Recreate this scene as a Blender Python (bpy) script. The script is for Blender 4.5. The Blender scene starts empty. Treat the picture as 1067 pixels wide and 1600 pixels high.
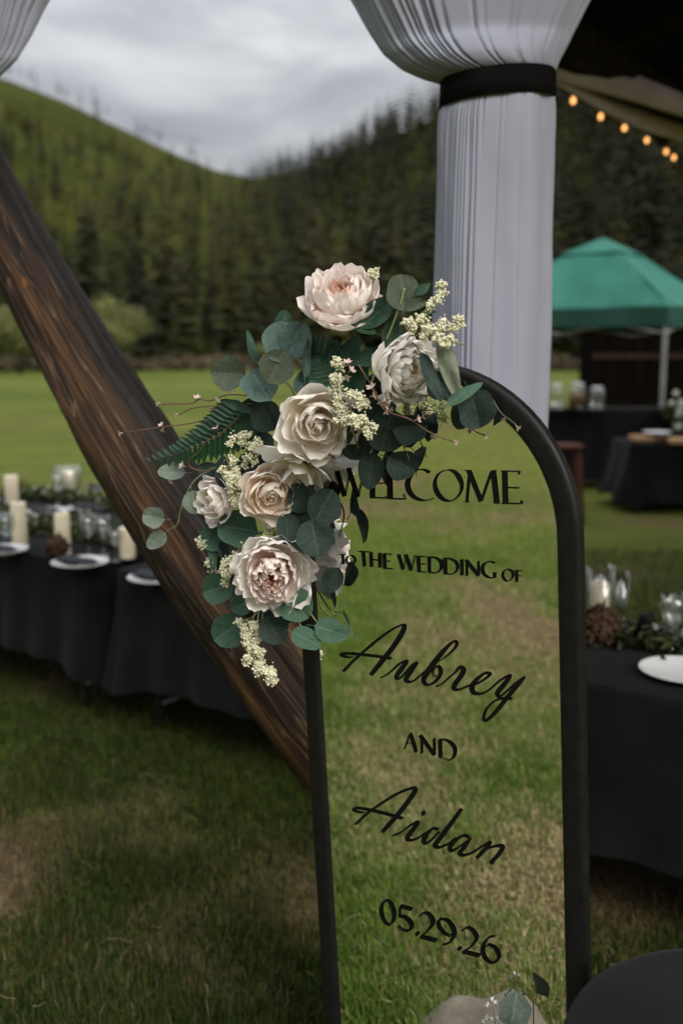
import bpy, bmesh, math, random
import numpy as np
from mathutils import Vector, Matrix, Quaternion

random.seed(7)
rng = np.random.default_rng(11)
R = math.radians
scene = bpy.context.scene
col = scene.collection

# ------------------------------------------------------------------ camera
CAM_Z = 1.75
FPX = 1550.0
PITCH = math.atan(255 / FPX)
cd = bpy.data.cameras.new("camera")
cd.sensor_fit = 'VERTICAL'
cd.sensor_height = 36
cd.lens = 36 * FPX / 1600
cd.clip_start = 0.05
cd.clip_end = 3000
cd.dof.use_dof = True
cd.dof.focus_distance = 1.80
cd.dof.aperture_fstop = 2.2
cam = bpy.data.objects.new("camera", cd)
cam.location = (0, 0, CAM_Z)
cam.rotation_euler = (math.pi / 2 - PITCH, 0, 0)
col.objects.link(cam)
scene.camera = cam

# ------------------------------------------------------------------ sky and sun
SUN_EL, SUN_AZ = R(38), R(146)         # azimuth from +Y towards +X: the veiled sun stands to the right, behind the camera
w = bpy.data.worlds.new("World")
scene.world = w
w.use_nodes = True
nt = w.node_tree
nt.nodes.clear()
N = nt.nodes.new
L = nt.links.new
out = N('ShaderNodeOutputWorld')
sky = N('ShaderNodeTexSky')
sky.sky_type = 'NISHITA'
sky.sun_disc = False
sky.sun_elevation = SUN_EL
sky.sun_rotation = SUN_AZ
bg1 = N('ShaderNodeBackground')
bg1.inputs['Strength'].default_value = 0.08
L(sky.outputs[0], bg1.inputs['Color'])
tc = N('ShaderNodeTexCoord')
sep = N('ShaderNodeSeparateXYZ')
L(tc.outputs['Generated'], sep.inputs[0])


def wmath(op, a, b=None, clamp=False):
    m = N('ShaderNodeMath')
    m.operation = op
    m.use_clamp = clamp
    for i, x in enumerate((a, b)):
        if x is None:
            continue
        if isinstance(x, (int, float)):
            m.inputs[i].default_value = x
        else:
            L(x, m.inputs[i])
    return m.outputs[0]


zc = wmath('MAXIMUM', sep.outputs['Z'], 0.0)
zz = wmath('ADD', zc, 0.16)
px_ = wmath('DIVIDE', sep.outputs['X'], zz)
py_ = wmath('DIVIDE', sep.outputs['Y'], zz)
cmb = N('ShaderNodeCombineXYZ')
L(px_, cmb.inputs[0])
L(py_, cmb.inputs[1])
n1 = N('ShaderNodeTexNoise')
n1.inputs['Scale'].default_value = 1.7
n1.inputs['Detail'].default_value = 7
n1.inputs['Roughness'].default_value = 0.52
n1.inputs['Distortion'].default_value = 0.35
L(cmb.outputs[0], n1.inputs['Vector'])
rp = N('ShaderNodeValToRGB')
cr = rp.color_ramp
cr.elements[0].position = 0.34
cr.elements[0].color = (0.375, 0.385, 0.40, 1)
cr.elements[1].position = 0.70
cr.elements[1].color = (0.84, 0.845, 0.85, 1)
e = cr.elements.new(0.50)
e.color = (0.545, 0.555, 0.572, 1)
L(n1.outputs['Fac'], rp.inputs['Fac'])
# an overcast sky is brightest overhead
lum = wmath('ADD', wmath('MULTIPLY', wmath('POWER', zc, 1.25), 2.6), 0.30)
vm = N('ShaderNodeVectorMath')
vm.operation = 'SCALE'
L(rp.outputs[0], vm.inputs[0])
L(lum, vm.inputs['Scale'])
bg2 = N('ShaderNodeBackground')
bg2.inputs['Strength'].default_value = 0.59
L(vm.outputs[0], bg2.inputs['Color'])
mx = N('ShaderNodeMixShader')
mx.inputs[0].default_value = 0.93
L(bg1.outputs[0], mx.inputs[1])
L(bg2.outputs[0], mx.inputs[2])
L(mx.outputs[0], out.inputs['Surface'])

sl = bpy.data.lights.new("sun", 'SUN')
sl.energy = 1.5
sl.angle = R(38)
sl.color = (1.0, 0.95, 0.86)
so = bpy.data.objects.new("sun", sl)
sd = Vector((math.sin(SUN_AZ) * math.cos(SUN_EL), math.cos(SUN_AZ) * math.cos(SUN_EL), math.sin(SUN_EL)))
so.rotation_euler = sd.to_track_quat('Z', 'Y').to_euler()
so.location = sd * 20
col.objects.link(so)

scene.view_settings.view_transform = 'Standard'
scene.view_settings.look = 'None'
scene.view_settings.gamma = 1
scene.view_settings.use_curve_mapping = False
scene.view_settings.exposure = 1.2
scene.render.engine = 'CYCLES'
scene.cycles.max_bounces = 14
scene.cycles.diffuse_bounces = 10
scene.cycles.transparent_max_bounces = 12
scene.cycles.caustics_reflective = False
scene.cycles.caustics_refractive = False

# ------------------------------------------------------------------ helpers


def srgb(r, g, b):
    f = lambda c: (c / 255 / 12.92) if c / 255 <= 0.04045 else ((c / 255 + 0.055) / 1.055) ** 2.4
    return (f(r), f(g), f(b), 1)


CAMP = Vector((0, 0, CAM_Z))
C_FWD = Vector((0, math.cos(PITCH), -math.sin(PITCH)))
C_UP = Vector((0, math.sin(PITCH), math.cos(PITCH)))


def ray(x, y):
    return Vector((1, 0, 0)) * ((x - 533.5) / FPX) + C_UP * ((800 - y) / FPX) + C_FWD


def at(x, y, d):
    """point at forward distance d on the sight line of a place in the photograph"""
    return CAMP + ray(x, y) * d


def onz(x, y, z):
    r = ray(x, y)
    return CAMP + r * ((z - CAM_Z) / r.z)


class MB:
    def __init__(self):
        self.v, self.f, self.uv = [], [], []

    def add(self, vs, fs, uvs=None):
        o = len(self.v)
        self.v += [tuple(p) for p in vs]
        self.f += [tuple(i + o for i in q) for q in fs]
        self.uv += list(uvs) if uvs else [(0, 0)] * len(vs)
        return self

    def box(self, c, s, rot=None):
        hx, hy, hz = s[0] / 2, s[1] / 2, s[2] / 2
        vs = [Vector((x, y, z)) for x in (-hx, hx) for y in (-hy, hy) for z in (-hz, hz)]
        if rot is not None:
            vs = [rot @ p for p in vs]
        vs = [p + Vector(c) for p in vs]
        return self.add(vs, [(0, 1, 3, 2), (4, 6, 7, 5), (0, 4, 5, 1), (2, 3, 7, 6), (0, 2, 6, 4), (1, 5, 7, 3)])

    def tube(self, pts, rad, n=6, caps=True):
        pts = [Vector(p) for p in pts]
        m = len(pts)
        if not hasattr(rad, '__len__'):
            rad = [rad] * m
        vs, fs, uvs = [], [], []
        prev = None
        acc = 0
        for i in range(m):
            t = (pts[min(i + 1, m - 1)] - pts[max(i - 1, 0)])
            if t.length < 1e-9:
                t = Vector((0, 0, 1))
            t.normalize()
            if prev is None:
                a = t.orthogonal().normalized()
            else:
                a = (prev - t * prev.dot(t))
                a = a.normalized() if a.length > 1e-6 else t.orthogonal().normalized()
            prev = a
            b = t.cross(a)
            if i:
                acc += (pts[i] - pts[i - 1]).length
            for k in range(n):
                an = 2 * math.pi * k / n
                vs.append(pts[i] + (a * math.cos(an) + b * math.sin(an)) * rad[i])
                uvs.append((k / n, acc))
        for i in range(m - 1):
            for k in range(n):
                fs.append((i * n + k, i * n + (k + 1) % n, (i + 1) * n + (k + 1) % n, (i + 1) * n + k))
        if caps:
            fs.append(tuple(reversed(range(n))))
            fs.append(tuple(range((m - 1) * n, m * n)))
        return self.add(vs, fs, uvs)

    def lathe(self, prof, c=(0, 0, 0), n=20):
        vs, fs = [], []
        m = len(prof)
        for (r, z) in prof:
            for k in range(n):
                a = 2 * math.pi * k / n
                vs.append((c[0] + r * math.cos(a), c[1] + r * math.sin(a), c[2] + z))
        for i in range(m - 1):
            for k in range(n):
                fs.append((i * n + k, i * n + (k + 1) % n, (i + 1) * n + (k + 1) % n, (i + 1) * n + k))
        if prof[0][0] > 1e-4:
            pass
        return self.add(vs, fs)

    def grid(self, fn, nu, nv, closed_u=False):
        """fn(i/nu, j/nv) -> point; nu x nv cells"""
        vs, uvs, fs = [], [], []
        cu = nu if closed_u else nu + 1
        for j in range(nv + 1):
            for i in range(cu):
                vs.append(fn(i / nu, j / nv))
                uvs.append((i / nu, j / nv))
        for j in range(nv):
            for i in range(nu):
                i2 = (i + 1) % cu if closed_u else i + 1
                fs.append((j * cu + i, j * cu + i2, (j + 1) * cu + i2, (j + 1) * cu + i))
        return self.add(vs, fs, uvs)

    def mesh(self, name, mat=None, smooth=True):
        me = bpy.data.meshes.new(name)
        me.from_pydata(self.v, [], self.f)
        uvl = me.uv_layers.new(name='UVMap')
        li = np.empty(len(me.loops), dtype=np.int32)
        me.loops.foreach_get('vertex_index', li)
        uvl.data.foreach_set('uv', np.asarray(self.uv, dtype=np.float32)[li].ravel())
        if smooth:
            me.polygons.foreach_set('use_smooth', np.ones(len(me.polygons), dtype=bool))
        if mat:
            for mm in (mat if isinstance(mat, (list, tuple)) else [mat]):
                me.materials.append(mm)
        me.update()
        return me


def link(name, me, parent=None, mtx=None):
    o = bpy.data.objects.new(name, me)
    col.objects.link(o)
    if parent is not None:
        o.parent = parent
    if mtx is not None:
        o.matrix_basis = mtx
    return o


def tag(o, label=None, cat=None, group=None, kind=None):
    if label:
        o['label'] = label
    if cat:
        o['category'] = cat
    if group:
        o['group'] = group
    if kind:
        o['kind'] = kind
    return o


def empty(name, loc, label, cat, group=None, rz=0.0):
    o = bpy.data.objects.new(name, None)
    o.empty_display_size = 0.05
    o.location = loc
    o.rotation_euler = (0, 0, rz)
    col.objects.link(o)
    tag(o, label, cat, group)
    return o


def wpart(root, name, mb, mat, smooth=True, parent=None):
    """part of an unrotated thing, shape given in world coordinates"""
    l = Vector(root.location)
    mb.v = [(p[0] - l.x, p[1] - l.y, p[2] - l.z) for p in mb.v]
    return link(name, mb.mesh(name, mat, smooth), parent or root)


def copy_tree(o, parent=None):
    c = o.copy()
    col.objects.link(c)
    if parent is not None:
        c.parent = parent
    for ch in list(o.children):
        copy_tree(ch, c)
    return c


def bevel(o, wd=0.004, seg=2):
    m = o.modifiers.new('bevel', 'BEVEL')
    m.width = wd
    m.segments = seg
    m.limit_method = 'ANGLE'
    return o


# ---- numpy value noise (fractal), used for ground patches
_tab = rng.random((256, 256))


def vnoise(x, y):
    xi = np.floor(x).astype(int)
    yi = np.floor(y).astype(int)
    fx = x - xi
    fy = y - yi
    fx = fx * fx * (3 - 2 * fx)
    fy = fy * fy * (3 - 2 * fy)
    g = lambda a, b: _tab[a % 256, b % 256]
    return (g(xi, yi) * (1 - fx) + g(xi + 1, yi) * fx) * (1 - fy) + (g(xi, yi + 1) * (1 - fx) + g(xi + 1, yi + 1) * fx) * fy


def fbm(x, y, o=4):
    s, a, t = 0, 1, 0
    for k in range(o):
        s = s + a * vnoise(x * 2 ** k + 17.3 * k, y * 2 ** k + 5.1 * k)
        t += a
        a *= 0.55
    return s / t


# ------------------------------------------------------------------ materials
def newmat(name):
    m = bpy.data.materials.new(name)
    m.use_nodes = True
    t = m.node_tree
    t.nodes.clear()
    o = t.nodes.new('ShaderNodeOutputMaterial')
    b = t.nodes.new('ShaderNodeBsdfPrincipled')
    t.links.new(b.outputs[0], o.inputs['Surface'])
    return m, t, b, o


def mnode(t, typ, **kw):
    n = t.nodes.new(typ)
    for k, v in kw.items():
        if k in n.inputs:
            n.inputs[k].default_value = v
        else:
            setattr(n, k, v)
    return n


def ramp(t, fac, stops):
    r = t.nodes.new('ShaderNodeValToRGB')
    els = r.color_ramp.elements
    while len(els) < len(stops):
        els.new(0.5)
    for el, (p, c) in zip(els, stops):
        el.position = p
        el.color = c if len(c) == 4 else (*c, 1)
    t.links.new(fac, r.inputs['Fac'])
    return r.outputs['Color']


def noisemat(name, stops, scale=5.0, rough=0.6, detail=5, stretch=(1, 1, 1), coord='Object', bump=0.0, bump_scale=None,
             metallic=0.0, spec=0.4, sheen=0.0, translucent=0.0, distortion=0.0):
    m, t, b, o = newmat(name)
    tc = mnode(t, 'ShaderNodeTexCoord')
    mp = mnode(t, 'ShaderNodeMapping')
    mp.inputs['Scale'].default_value = stretch
    t.links.new(tc.outputs[coord], mp.inputs[0])
    nz = mnode(t, 'ShaderNodeTexNoise')
    nz.inputs['Scale'].default_value = scale
    nz.inputs['Detail'].default_value = detail
    nz.inputs['Distortion'].default_value = distortion
    t.links.new(mp.outputs[0], nz.inputs['Vector'])
    c = ramp(t, nz.outputs['Fac'], stops)
    t.links.new(c, b.inputs['Base Color'])
    b.inputs['Roughness'].default_value = rough
    b.inputs['Metallic'].default_value = metallic
    b.inputs['Specular IOR Level'].default_value = spec
    if sheen:
        b.inputs['Sheen Weight'].default_value = sheen
    if bump:
        n2 = mnode(t, 'ShaderNodeTexNoise')
        n2.inputs['Scale'].default_value = bump_scale or scale * 4
        n2.inputs['Detail'].default_value = 4
        t.links.new(mp.outputs[0], n2.inputs['Vector'])
        bp = mnode(t, 'ShaderNodeBump')
        bp.inputs['Strength'].default_value = bump
        bp.inputs['Distance'].default_value = 0.01
        t.links.new(n2.outputs['Fac'], bp.inputs['Height'])
        t.links.new(bp.outputs[0], b.inputs['Normal'])
    if translucent:
        tr = mnode(t, 'ShaderNodeBsdfTranslucent')
        t.links.new(c, tr.inputs['Color'])
        ms = mnode(t, 'ShaderNodeMixShader')
        ms.inputs[0].default_value = translucent
        t.links.new(b.outputs[0], ms.inputs[1])
        t.links.new(tr.outputs[0], ms.inputs[2])
        t.links.new(ms.outputs[0], o.inputs['Surface'])
    return m


def attrmat(name, attr, rough=0.6, translucent=0.0, spec=0.3):
    m, t, b, o = newmat(name)
    a = mnode(t, 'ShaderNodeAttribute')
    a.attribute_name = attr
    t.links.new(a.outputs['Color'], b.inputs['Base Color'])
    b.inputs['Roughness'].default_value = rough
    b.inputs['Specular IOR Level'].default_value = spec
    if translucent:
        tr = mnode(t, 'ShaderNodeBsdfTranslucent')
        t.links.new(a.outputs['Color'], tr.inputs['Color'])
        ms = mnode(t, 'ShaderNodeMixShader')
        ms.inputs[0].default_value = translucent
        t.links.new(b.outputs[0], ms.inputs[1])
        t.links.new(tr.outputs[0], ms.inputs[2])
        t.links.new(ms.outputs[0], o.inputs['Surface'])
    return m


G2 = lambda a, b: [(0.35, a), (0.65, b)]
M = {}
M['cloth'] = noisemat('charcoal_cloth', G2((0.0041, 0.0043, 0.0046), (0.0072, 0.0075, 0.0082)), 5, 0.9, sheen=0.04, spec=0.08, bump=0.12, bump_scale=400)
M['frame'] = noisemat('black_painted_wood', G2((0.0040, 0.0040, 0.0040), (0.0064, 0.0060, 0.0056)), 14, 0.5, spec=0.15, bump=0.05, bump_scale=60, stretch=(1, 1, 0.2))
M['vinyl'] = noisemat('black_vinyl', G2((0.004, 0.004, 0.004), (0.006, 0.0055, 0.0055)), 30, 0.5, spec=0.12)
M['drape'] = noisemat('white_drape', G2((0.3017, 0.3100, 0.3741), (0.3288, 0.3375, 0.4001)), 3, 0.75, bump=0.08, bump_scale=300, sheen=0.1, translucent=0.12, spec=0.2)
M['ribbon'] = noisemat('black_satin', G2((0.0032, 0.0028, 0.0028), (0.0048, 0.0044, 0.0040)), 4, 0.8, stretch=(1, 1, 12), spec=0.04)
M['swag'] = noisemat('grey_swag_cloth', G2((0.5786, 0.4384, 0.4939), (0.7328, 0.5614, 0.6220)), 4, 0.8, translucent=0.2)
M['china'] = noisemat('white_china', G2((0.5476, 0.5476, 0.5550), (0.5920, 0.5920, 0.5925)), 4, 0.15)
M['wax'] = noisemat('ivory_wax', G2((0.66, 0.56, 0.40), (0.74, 0.65, 0.48)), 12, 0.5, spec=0.3)
M['wick'] = noisemat('wick', G2((0.02, 0.02, 0.02), (0.05, 0.04, 0.03)), 50, 0.9)
M['napkin'] = noisemat('dark_napkin', G2((0.012, 0.014, 0.020), (0.020, 0.022, 0.030)), 20, 0.85)
M['steel'] = noisemat('grey_metal', G2((0.30, 0.30, 0.31), (0.42, 0.42, 0.42)), 8, 0.4, metallic=0.6)
M['darksteel'] = noisemat('dark_metal', G2((0.03, 0.03, 0.032), (0.06, 0.06, 0.06)), 8, 0.4, metallic=0.3)
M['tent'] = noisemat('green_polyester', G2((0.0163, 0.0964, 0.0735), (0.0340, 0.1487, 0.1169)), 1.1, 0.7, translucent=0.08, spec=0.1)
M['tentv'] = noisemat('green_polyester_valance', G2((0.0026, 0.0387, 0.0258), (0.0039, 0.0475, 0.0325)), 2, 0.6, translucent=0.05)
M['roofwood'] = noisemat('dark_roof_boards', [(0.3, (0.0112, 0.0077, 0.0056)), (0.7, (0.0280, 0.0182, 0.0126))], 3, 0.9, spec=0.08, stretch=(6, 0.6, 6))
M['shed'] = noisemat('dark_shed_boards', [(0.3, (0.0017, 0.0012, 0.0009)), (0.7, (0.0042, 0.0028, 0.0021))], 3, 0.95, spec=0.03, stretch=(4, 4, 0.4))
M['tan'] = noisemat('tan_wood', [(0.3, (0.30, 0.17, 0.075)), (0.7, (0.42, 0.25, 0.12))], 6, 0.5, stretch=(0.5, 4, 4))
M['redwood'] = noisemat('red_brown_wood', [(0.3, (0.05, 0.019, 0.011)), (0.7, (0.10, 0.038, 0.02))], 6, 0.7, spec=0.15, stretch=(3, 3, 0.5))
M['amber'] = noisemat('amber_drink', G2((0.10, 0.03, 0.008), (0.16, 0.05, 0.012)), 4, 0.1)
M['brownmoss'] = noisemat('dark_dried_flower', G2((0.035, 0.016, 0.008), (0.075, 0.035, 0.015)), 30, 0.85)
M['stone'] = noisemat('pale_fieldstone', [(0.25, (0.0595, 0.0467, 0.0340)), (0.5, (0.1275, 0.1062, 0.0808)), (0.75, (0.2040, 0.1785, 0.1445))], 9, 0.85, detail=9, bump=0.7, bump_scale=26)
M['garland'] = noisemat('garland_leaf', G2((0.022, 0.034, 0.011), (0.075, 0.088, 0.034)), 18, 0.8, translucent=0.15, spec=0.1)
M['whiteflower'] = noisemat('small_white_flower', G2((0.55, 0.55, 0.46), (0.72, 0.71, 0.62)), 20, 0.6)
M['stem'] = noisemat('pale_green_stem', G2((0.20, 0.22, 0.09), (0.30, 0.31, 0.15)), 40, 0.55)
M['stemdark'] = noisemat('dark_green_stem', G2((0.03, 0.06, 0.025), (0.06, 0.09, 0.04)), 40, 0.55)
M['twig'] = noisemat('red_brown_twig', G2((0.10, 0.05, 0.03), (0.17, 0.09, 0.055)), 60, 0.6)
M['bead'] = noisemat('cream_blossom', G2((0.7128, 0.6912, 0.4725), (0.8640, 0.8424, 0.6510)), 160, 0.6, translucent=0.25)
M['beadgreen'] = noisemat('green_blossom', G2((0.38, 0.41, 0.18), (0.58, 0.60, 0.34)), 160, 0.6)
M['pinkbloom'] = noisemat('pale_pink_blossom', G2((0.56, 0.36, 0.29), (0.72, 0.58, 0.52)), 120, 0.6, translucent=0.2)
M['fern'] = noisemat('fern_green', G2((0.0102, 0.0467, 0.0187), (0.0187, 0.0723, 0.0298)), 25, 0.45, translucent=0.1)
M['shrub'] = noisemat('willow_leaf', G2((0.0965, 0.1146, 0.0281), (0.1802, 0.1813, 0.0585)), 0.9, 0.7, translucent=0.25)
M['brush'] = noisemat('dry_brush', G2((0.0390, 0.0273, 0.0172), (0.0858, 0.0663, 0.0312)), 0.6, 0.85)
M['bark'] = noisemat('conifer_bark', G2((0.0351, 0.0234, 0.0172), (0.0702, 0.0507, 0.0390)), 3, 0.9, stretch=(4, 4, 0.5))
M['deadwood'] = noisemat('grey_deadwood', G2((0.0400, 0.0360, 0.0336), (0.0880, 0.0800, 0.0760)), 3, 0.9)
M['canglass'] = None
def glassmat(name, tint=(1, 1, 1, 1), rough=0.02):
    m, t, b, o = newmat(name)
    b.inputs['Base Color'].default_value = tint
    b.inputs['Roughness'].default_value = rough
    b.inputs['Transmission Weight'].default_value = 1.0
    b.inputs['IOR'].default_value = 1.45
    return m


def thinglass(name):
    m, t, b, o = newmat(name)
    t.nodes.remove(b)
    tr = mnode(t, 'ShaderNodeBsdfTransparent')
    tr.inputs['Color'].default_value = (0.95, 0.96, 0.955, 1)
    gl = mnode(t, 'ShaderNodeBsdfGlossy')
    gl.inputs['Roughness'].default_value = 0.03
    lw = mnode(t, 'ShaderNodeLayerWeight')
    lw.inputs['Blend'].default_value = 0.5
    pw = mnode(t, 'ShaderNodeMath', operation='POWER')
    t.links.new(lw.outputs['Facing'], pw.inputs[0])
    pw.inputs[1].default_value = 3.5
    nz = mnode(t, 'ShaderNodeTexNoise')
    nz.inputs['Scale'].default_value = 6
    mu = mnode(t, 'ShaderNodeMath', operation='MULTIPLY_ADD')
    t.links.new(pw.outputs[0], mu.inputs[0])
    mu.inputs[1].default_value = 0.60
    mv = mnode(t, 'ShaderNodeMath', operation='MULTIPLY')
    t.links.new(nz.outputs['Fac'], mv.inputs[0])
    mv.inputs[1].default_value = 0.20
    t.links.new(mv.outputs[0], mu.inputs[2])
    ms = mnode(t, 'ShaderNodeMixShader')
    t.links.new(mu.outputs[0], ms.inputs[0])
    t.links.new(tr.outputs[0], ms.inputs[1])
    t.links.new(gl.outputs[0], ms.inputs[2])
    t.links.new(ms.outputs[0], o.inputs['Surface'])
    return m


M['glass'] = thinglass('clear_glass')


def mirrormat():
    m, t, b, o = newmat('silvered_mirror')
    nz = mnode(t, 'ShaderNodeTexNoise')
    nz.inputs['Scale'].default_value = 2.0
    tcn = mnode(t, 'ShaderNodeTexCoord')
    t.links.new(tcn.outputs['Object'], nz.inputs['Vector'])
    c = ramp(t, nz.outputs['Fac'], [(0.3, (0.90, 0.915, 0.90)), (0.7, (0.92, 0.93, 0.915))])
    t.links.new(c, b.inputs['Base Color'])
    b.inputs['Metallic'].default_value = 1.0
    b.inputs['Roughness'].default_value = 0.0
    return m


M['mirror'] = mirrormat()

# conifer foliage: colour varies from tree to tree
def foliagemat(name, stops, use_attr=None, trans=0.12, nscale=0.5):
    m, t, b, o = newmat(name)
    if use_attr:
        a = mnode(t, 'ShaderNodeAttribute')
        a.attribute_name = use_attr
        fac = a.outputs['Fac']
    else:
        oi = mnode(t, 'ShaderNodeObjectInfo')
        fac = oi.outputs['Random']
    c = ramp(t, fac, stops)
    tcn = mnode(t, 'ShaderNodeTexCoord')
    nz = mnode(t, 'ShaderNodeTexNoise')
    nz.inputs['Scale'].default_value = nscale
    nz.inputs['Detail'].default_value = 3
    t.links.new(tcn.outputs['Object'], nz.inputs['Vector'])
    mp = mnode(t, 'ShaderNodeMapRange')
    mp.inputs[1].default_value = 0.3
    mp.inputs[2].default_value = 0.7
    mp.inputs[3].default_value = 0.6
    mp.inputs[4].default_value = 1.4
    t.links.new(nz.outputs['Fac'], mp.inputs[0])
    vm = mnode(t, 'ShaderNodeVectorMath')
    vm.operation = 'SCALE'
    t.links.new(c, vm.inputs[0])
    t.links.new(mp.outputs[0], vm.inputs['Scale'])
    t.links.new(vm.outputs[0], b.inputs['Base Color'])
    b.inputs['Roughness'].default_value = 0.75
    b.inputs['Specular IOR Level'].default_value = 0.2
    tr = mnode(t, 'ShaderNodeBsdfTranslucent')
    t.links.new(vm.outputs[0], tr.inputs['Color'])
    ms = mnode(t, 'ShaderNodeMixShader')
    ms.inputs[0].default_value = trans
    t.links.new(b.outputs[0], ms.inputs[1])
    t.links.new(tr.outputs[0], ms.inputs[2])
    t.links.new(ms.outputs[0], o.inputs['Surface'])
    return m


CON = [(0.0, (0.0083, 0.0101, 0.0028)), (0.35, (0.0144, 0.0165, 0.0040)), (0.65, (0.0232, 0.0250, 0.0054)), (0.85, (0.0474, 0.0467, 0.0090)), (1.0, (0.0309, 0.0248, 0.0089))]
M['conifer'] = foliagemat('conifer_needles', CON)
M['coniferfar'] = foliagemat('conifer_needles_far', CON + [], 'tint', nscale=0.08)

# ------------------------------------------------------------------ grid of the place: everything follows the pavilion
YAW = R(35.697)
GU = Vector((math.cos(YAW), -math.sin(YAW), 0))        # along the mirror, to the right and nearer
GW = Vector((math.sin(YAW), math.cos(YAW), 0))         # along the eave, away


def gp(u, w_, z=0.0):
    return GU * u + GW * w_ + Vector((0, 0, z))


GROT = Matrix.Rotation(-YAW, 3, 'Z')

# ------------------------------------------------------------------ ground: one sheet, fine near, coarse far
def axis(lo, hi, fine_lo, fine_hi, step):
    a = list(np.arange(fine_lo, fine_hi + 1e-6, step))
    s, x = step, fine_hi
    while x < hi:
        s *= 1.18
        x += s
        a.append(min(x, hi))
    s, x = step, fine_lo
    pre = []
    while x > lo:
        s *= 1.18
        x -= s
        pre.append(max(x, lo))
    return np.array(pre[::-1] + a)


def dryness(x, y):
    """dry, tan patches in the lawn (0 green .. 1 straw)"""
    n = fbm(x * 0.9 + 3.1, y * 0.9 + 8.2, 4)
    n2 = fbm(x * 2.7 + 40, y * 2.7 + 11, 3)
    near = np.exp(-((x - 0.2) ** 2 / 2.2 + (y - 2.1) ** 2 / 1.2))      # trodden ground round the posts
    near2 = np.exp(-((x + 0.9) ** 2 / 0.5 + (y - 1.2) ** 2 / 0.3))
    d = (n - 0.545) * 3.4 + (n2 - 0.5) * 1.3 + near * 0.24 + near2 * 0.28
    return np.clip(d, 0, 1)


xs = axis(-900, 900, -9, 5, 0.11)
ys = axis(-700, 900, -4.5, 9, 0.11)
X, Y = np.meshgrid(xs, ys)
Zg = (fbm(X * 0.7, Y * 0.7, 3) - 0.5) * 0.03
far = np.clip((np.hypot(X, Y) - 12) / 20, 0, 1)
Zg = Zg * (1 - far) - 0.0
nx, ny = len(xs), len(ys)
V = np.stack([X, Y, Zg], -1).reshape(-1, 3)
ii = np.arange(ny - 1)[:, None] * nx + np.arange(nx - 1)[None]
F = np.stack([ii, ii + 1, ii + nx + 1, ii + nx], -1).reshape(-1, 4)


def npmesh(name, V, F, mat, smooth=True, attrs=None):
    me = bpy.data.meshes.new(name)
    me.vertices.add(len(V))
    me.vertices.foreach_set('co', np.ascontiguousarray(V, dtype=np.float32).ravel())
    k = F.shape[1]
    me.loops.add(F.size)
    me.loops.foreach_set('vertex_index', np.ascontiguousarray(F, dtype=np.int32).ravel())
    me.polygons.add(len(F))
    me.polygons.foreach_set('loop_start', np.arange(len(F), dtype=np.int32) * k)
    if smooth:
        me.polygons.foreach_set('use_smooth', np.ones(len(F), dtype=bool))
    for nme, (typ, data) in (attrs or {}).items():
        at_ = me.attributes.new(nme, typ, 'POINT')
        if typ == 'FLOAT':
            at_.data.foreach_set('value', np.ascontiguousarray(data, dtype=np.float32).ravel())
        else:
            at_.data.foreach_set('color', np.ascontiguousarray(data, dtype=np.float32).ravel())
    me.update(calc_edges=True)
    me.validate()
    if mat:
        me.materials.append(mat)
    return me


def ground_height(x, y):
    return (fbm(np.asarray(x) * 0.7, np.asarray(y) * 0.7, 3) - 0.5) * 0.03


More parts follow.
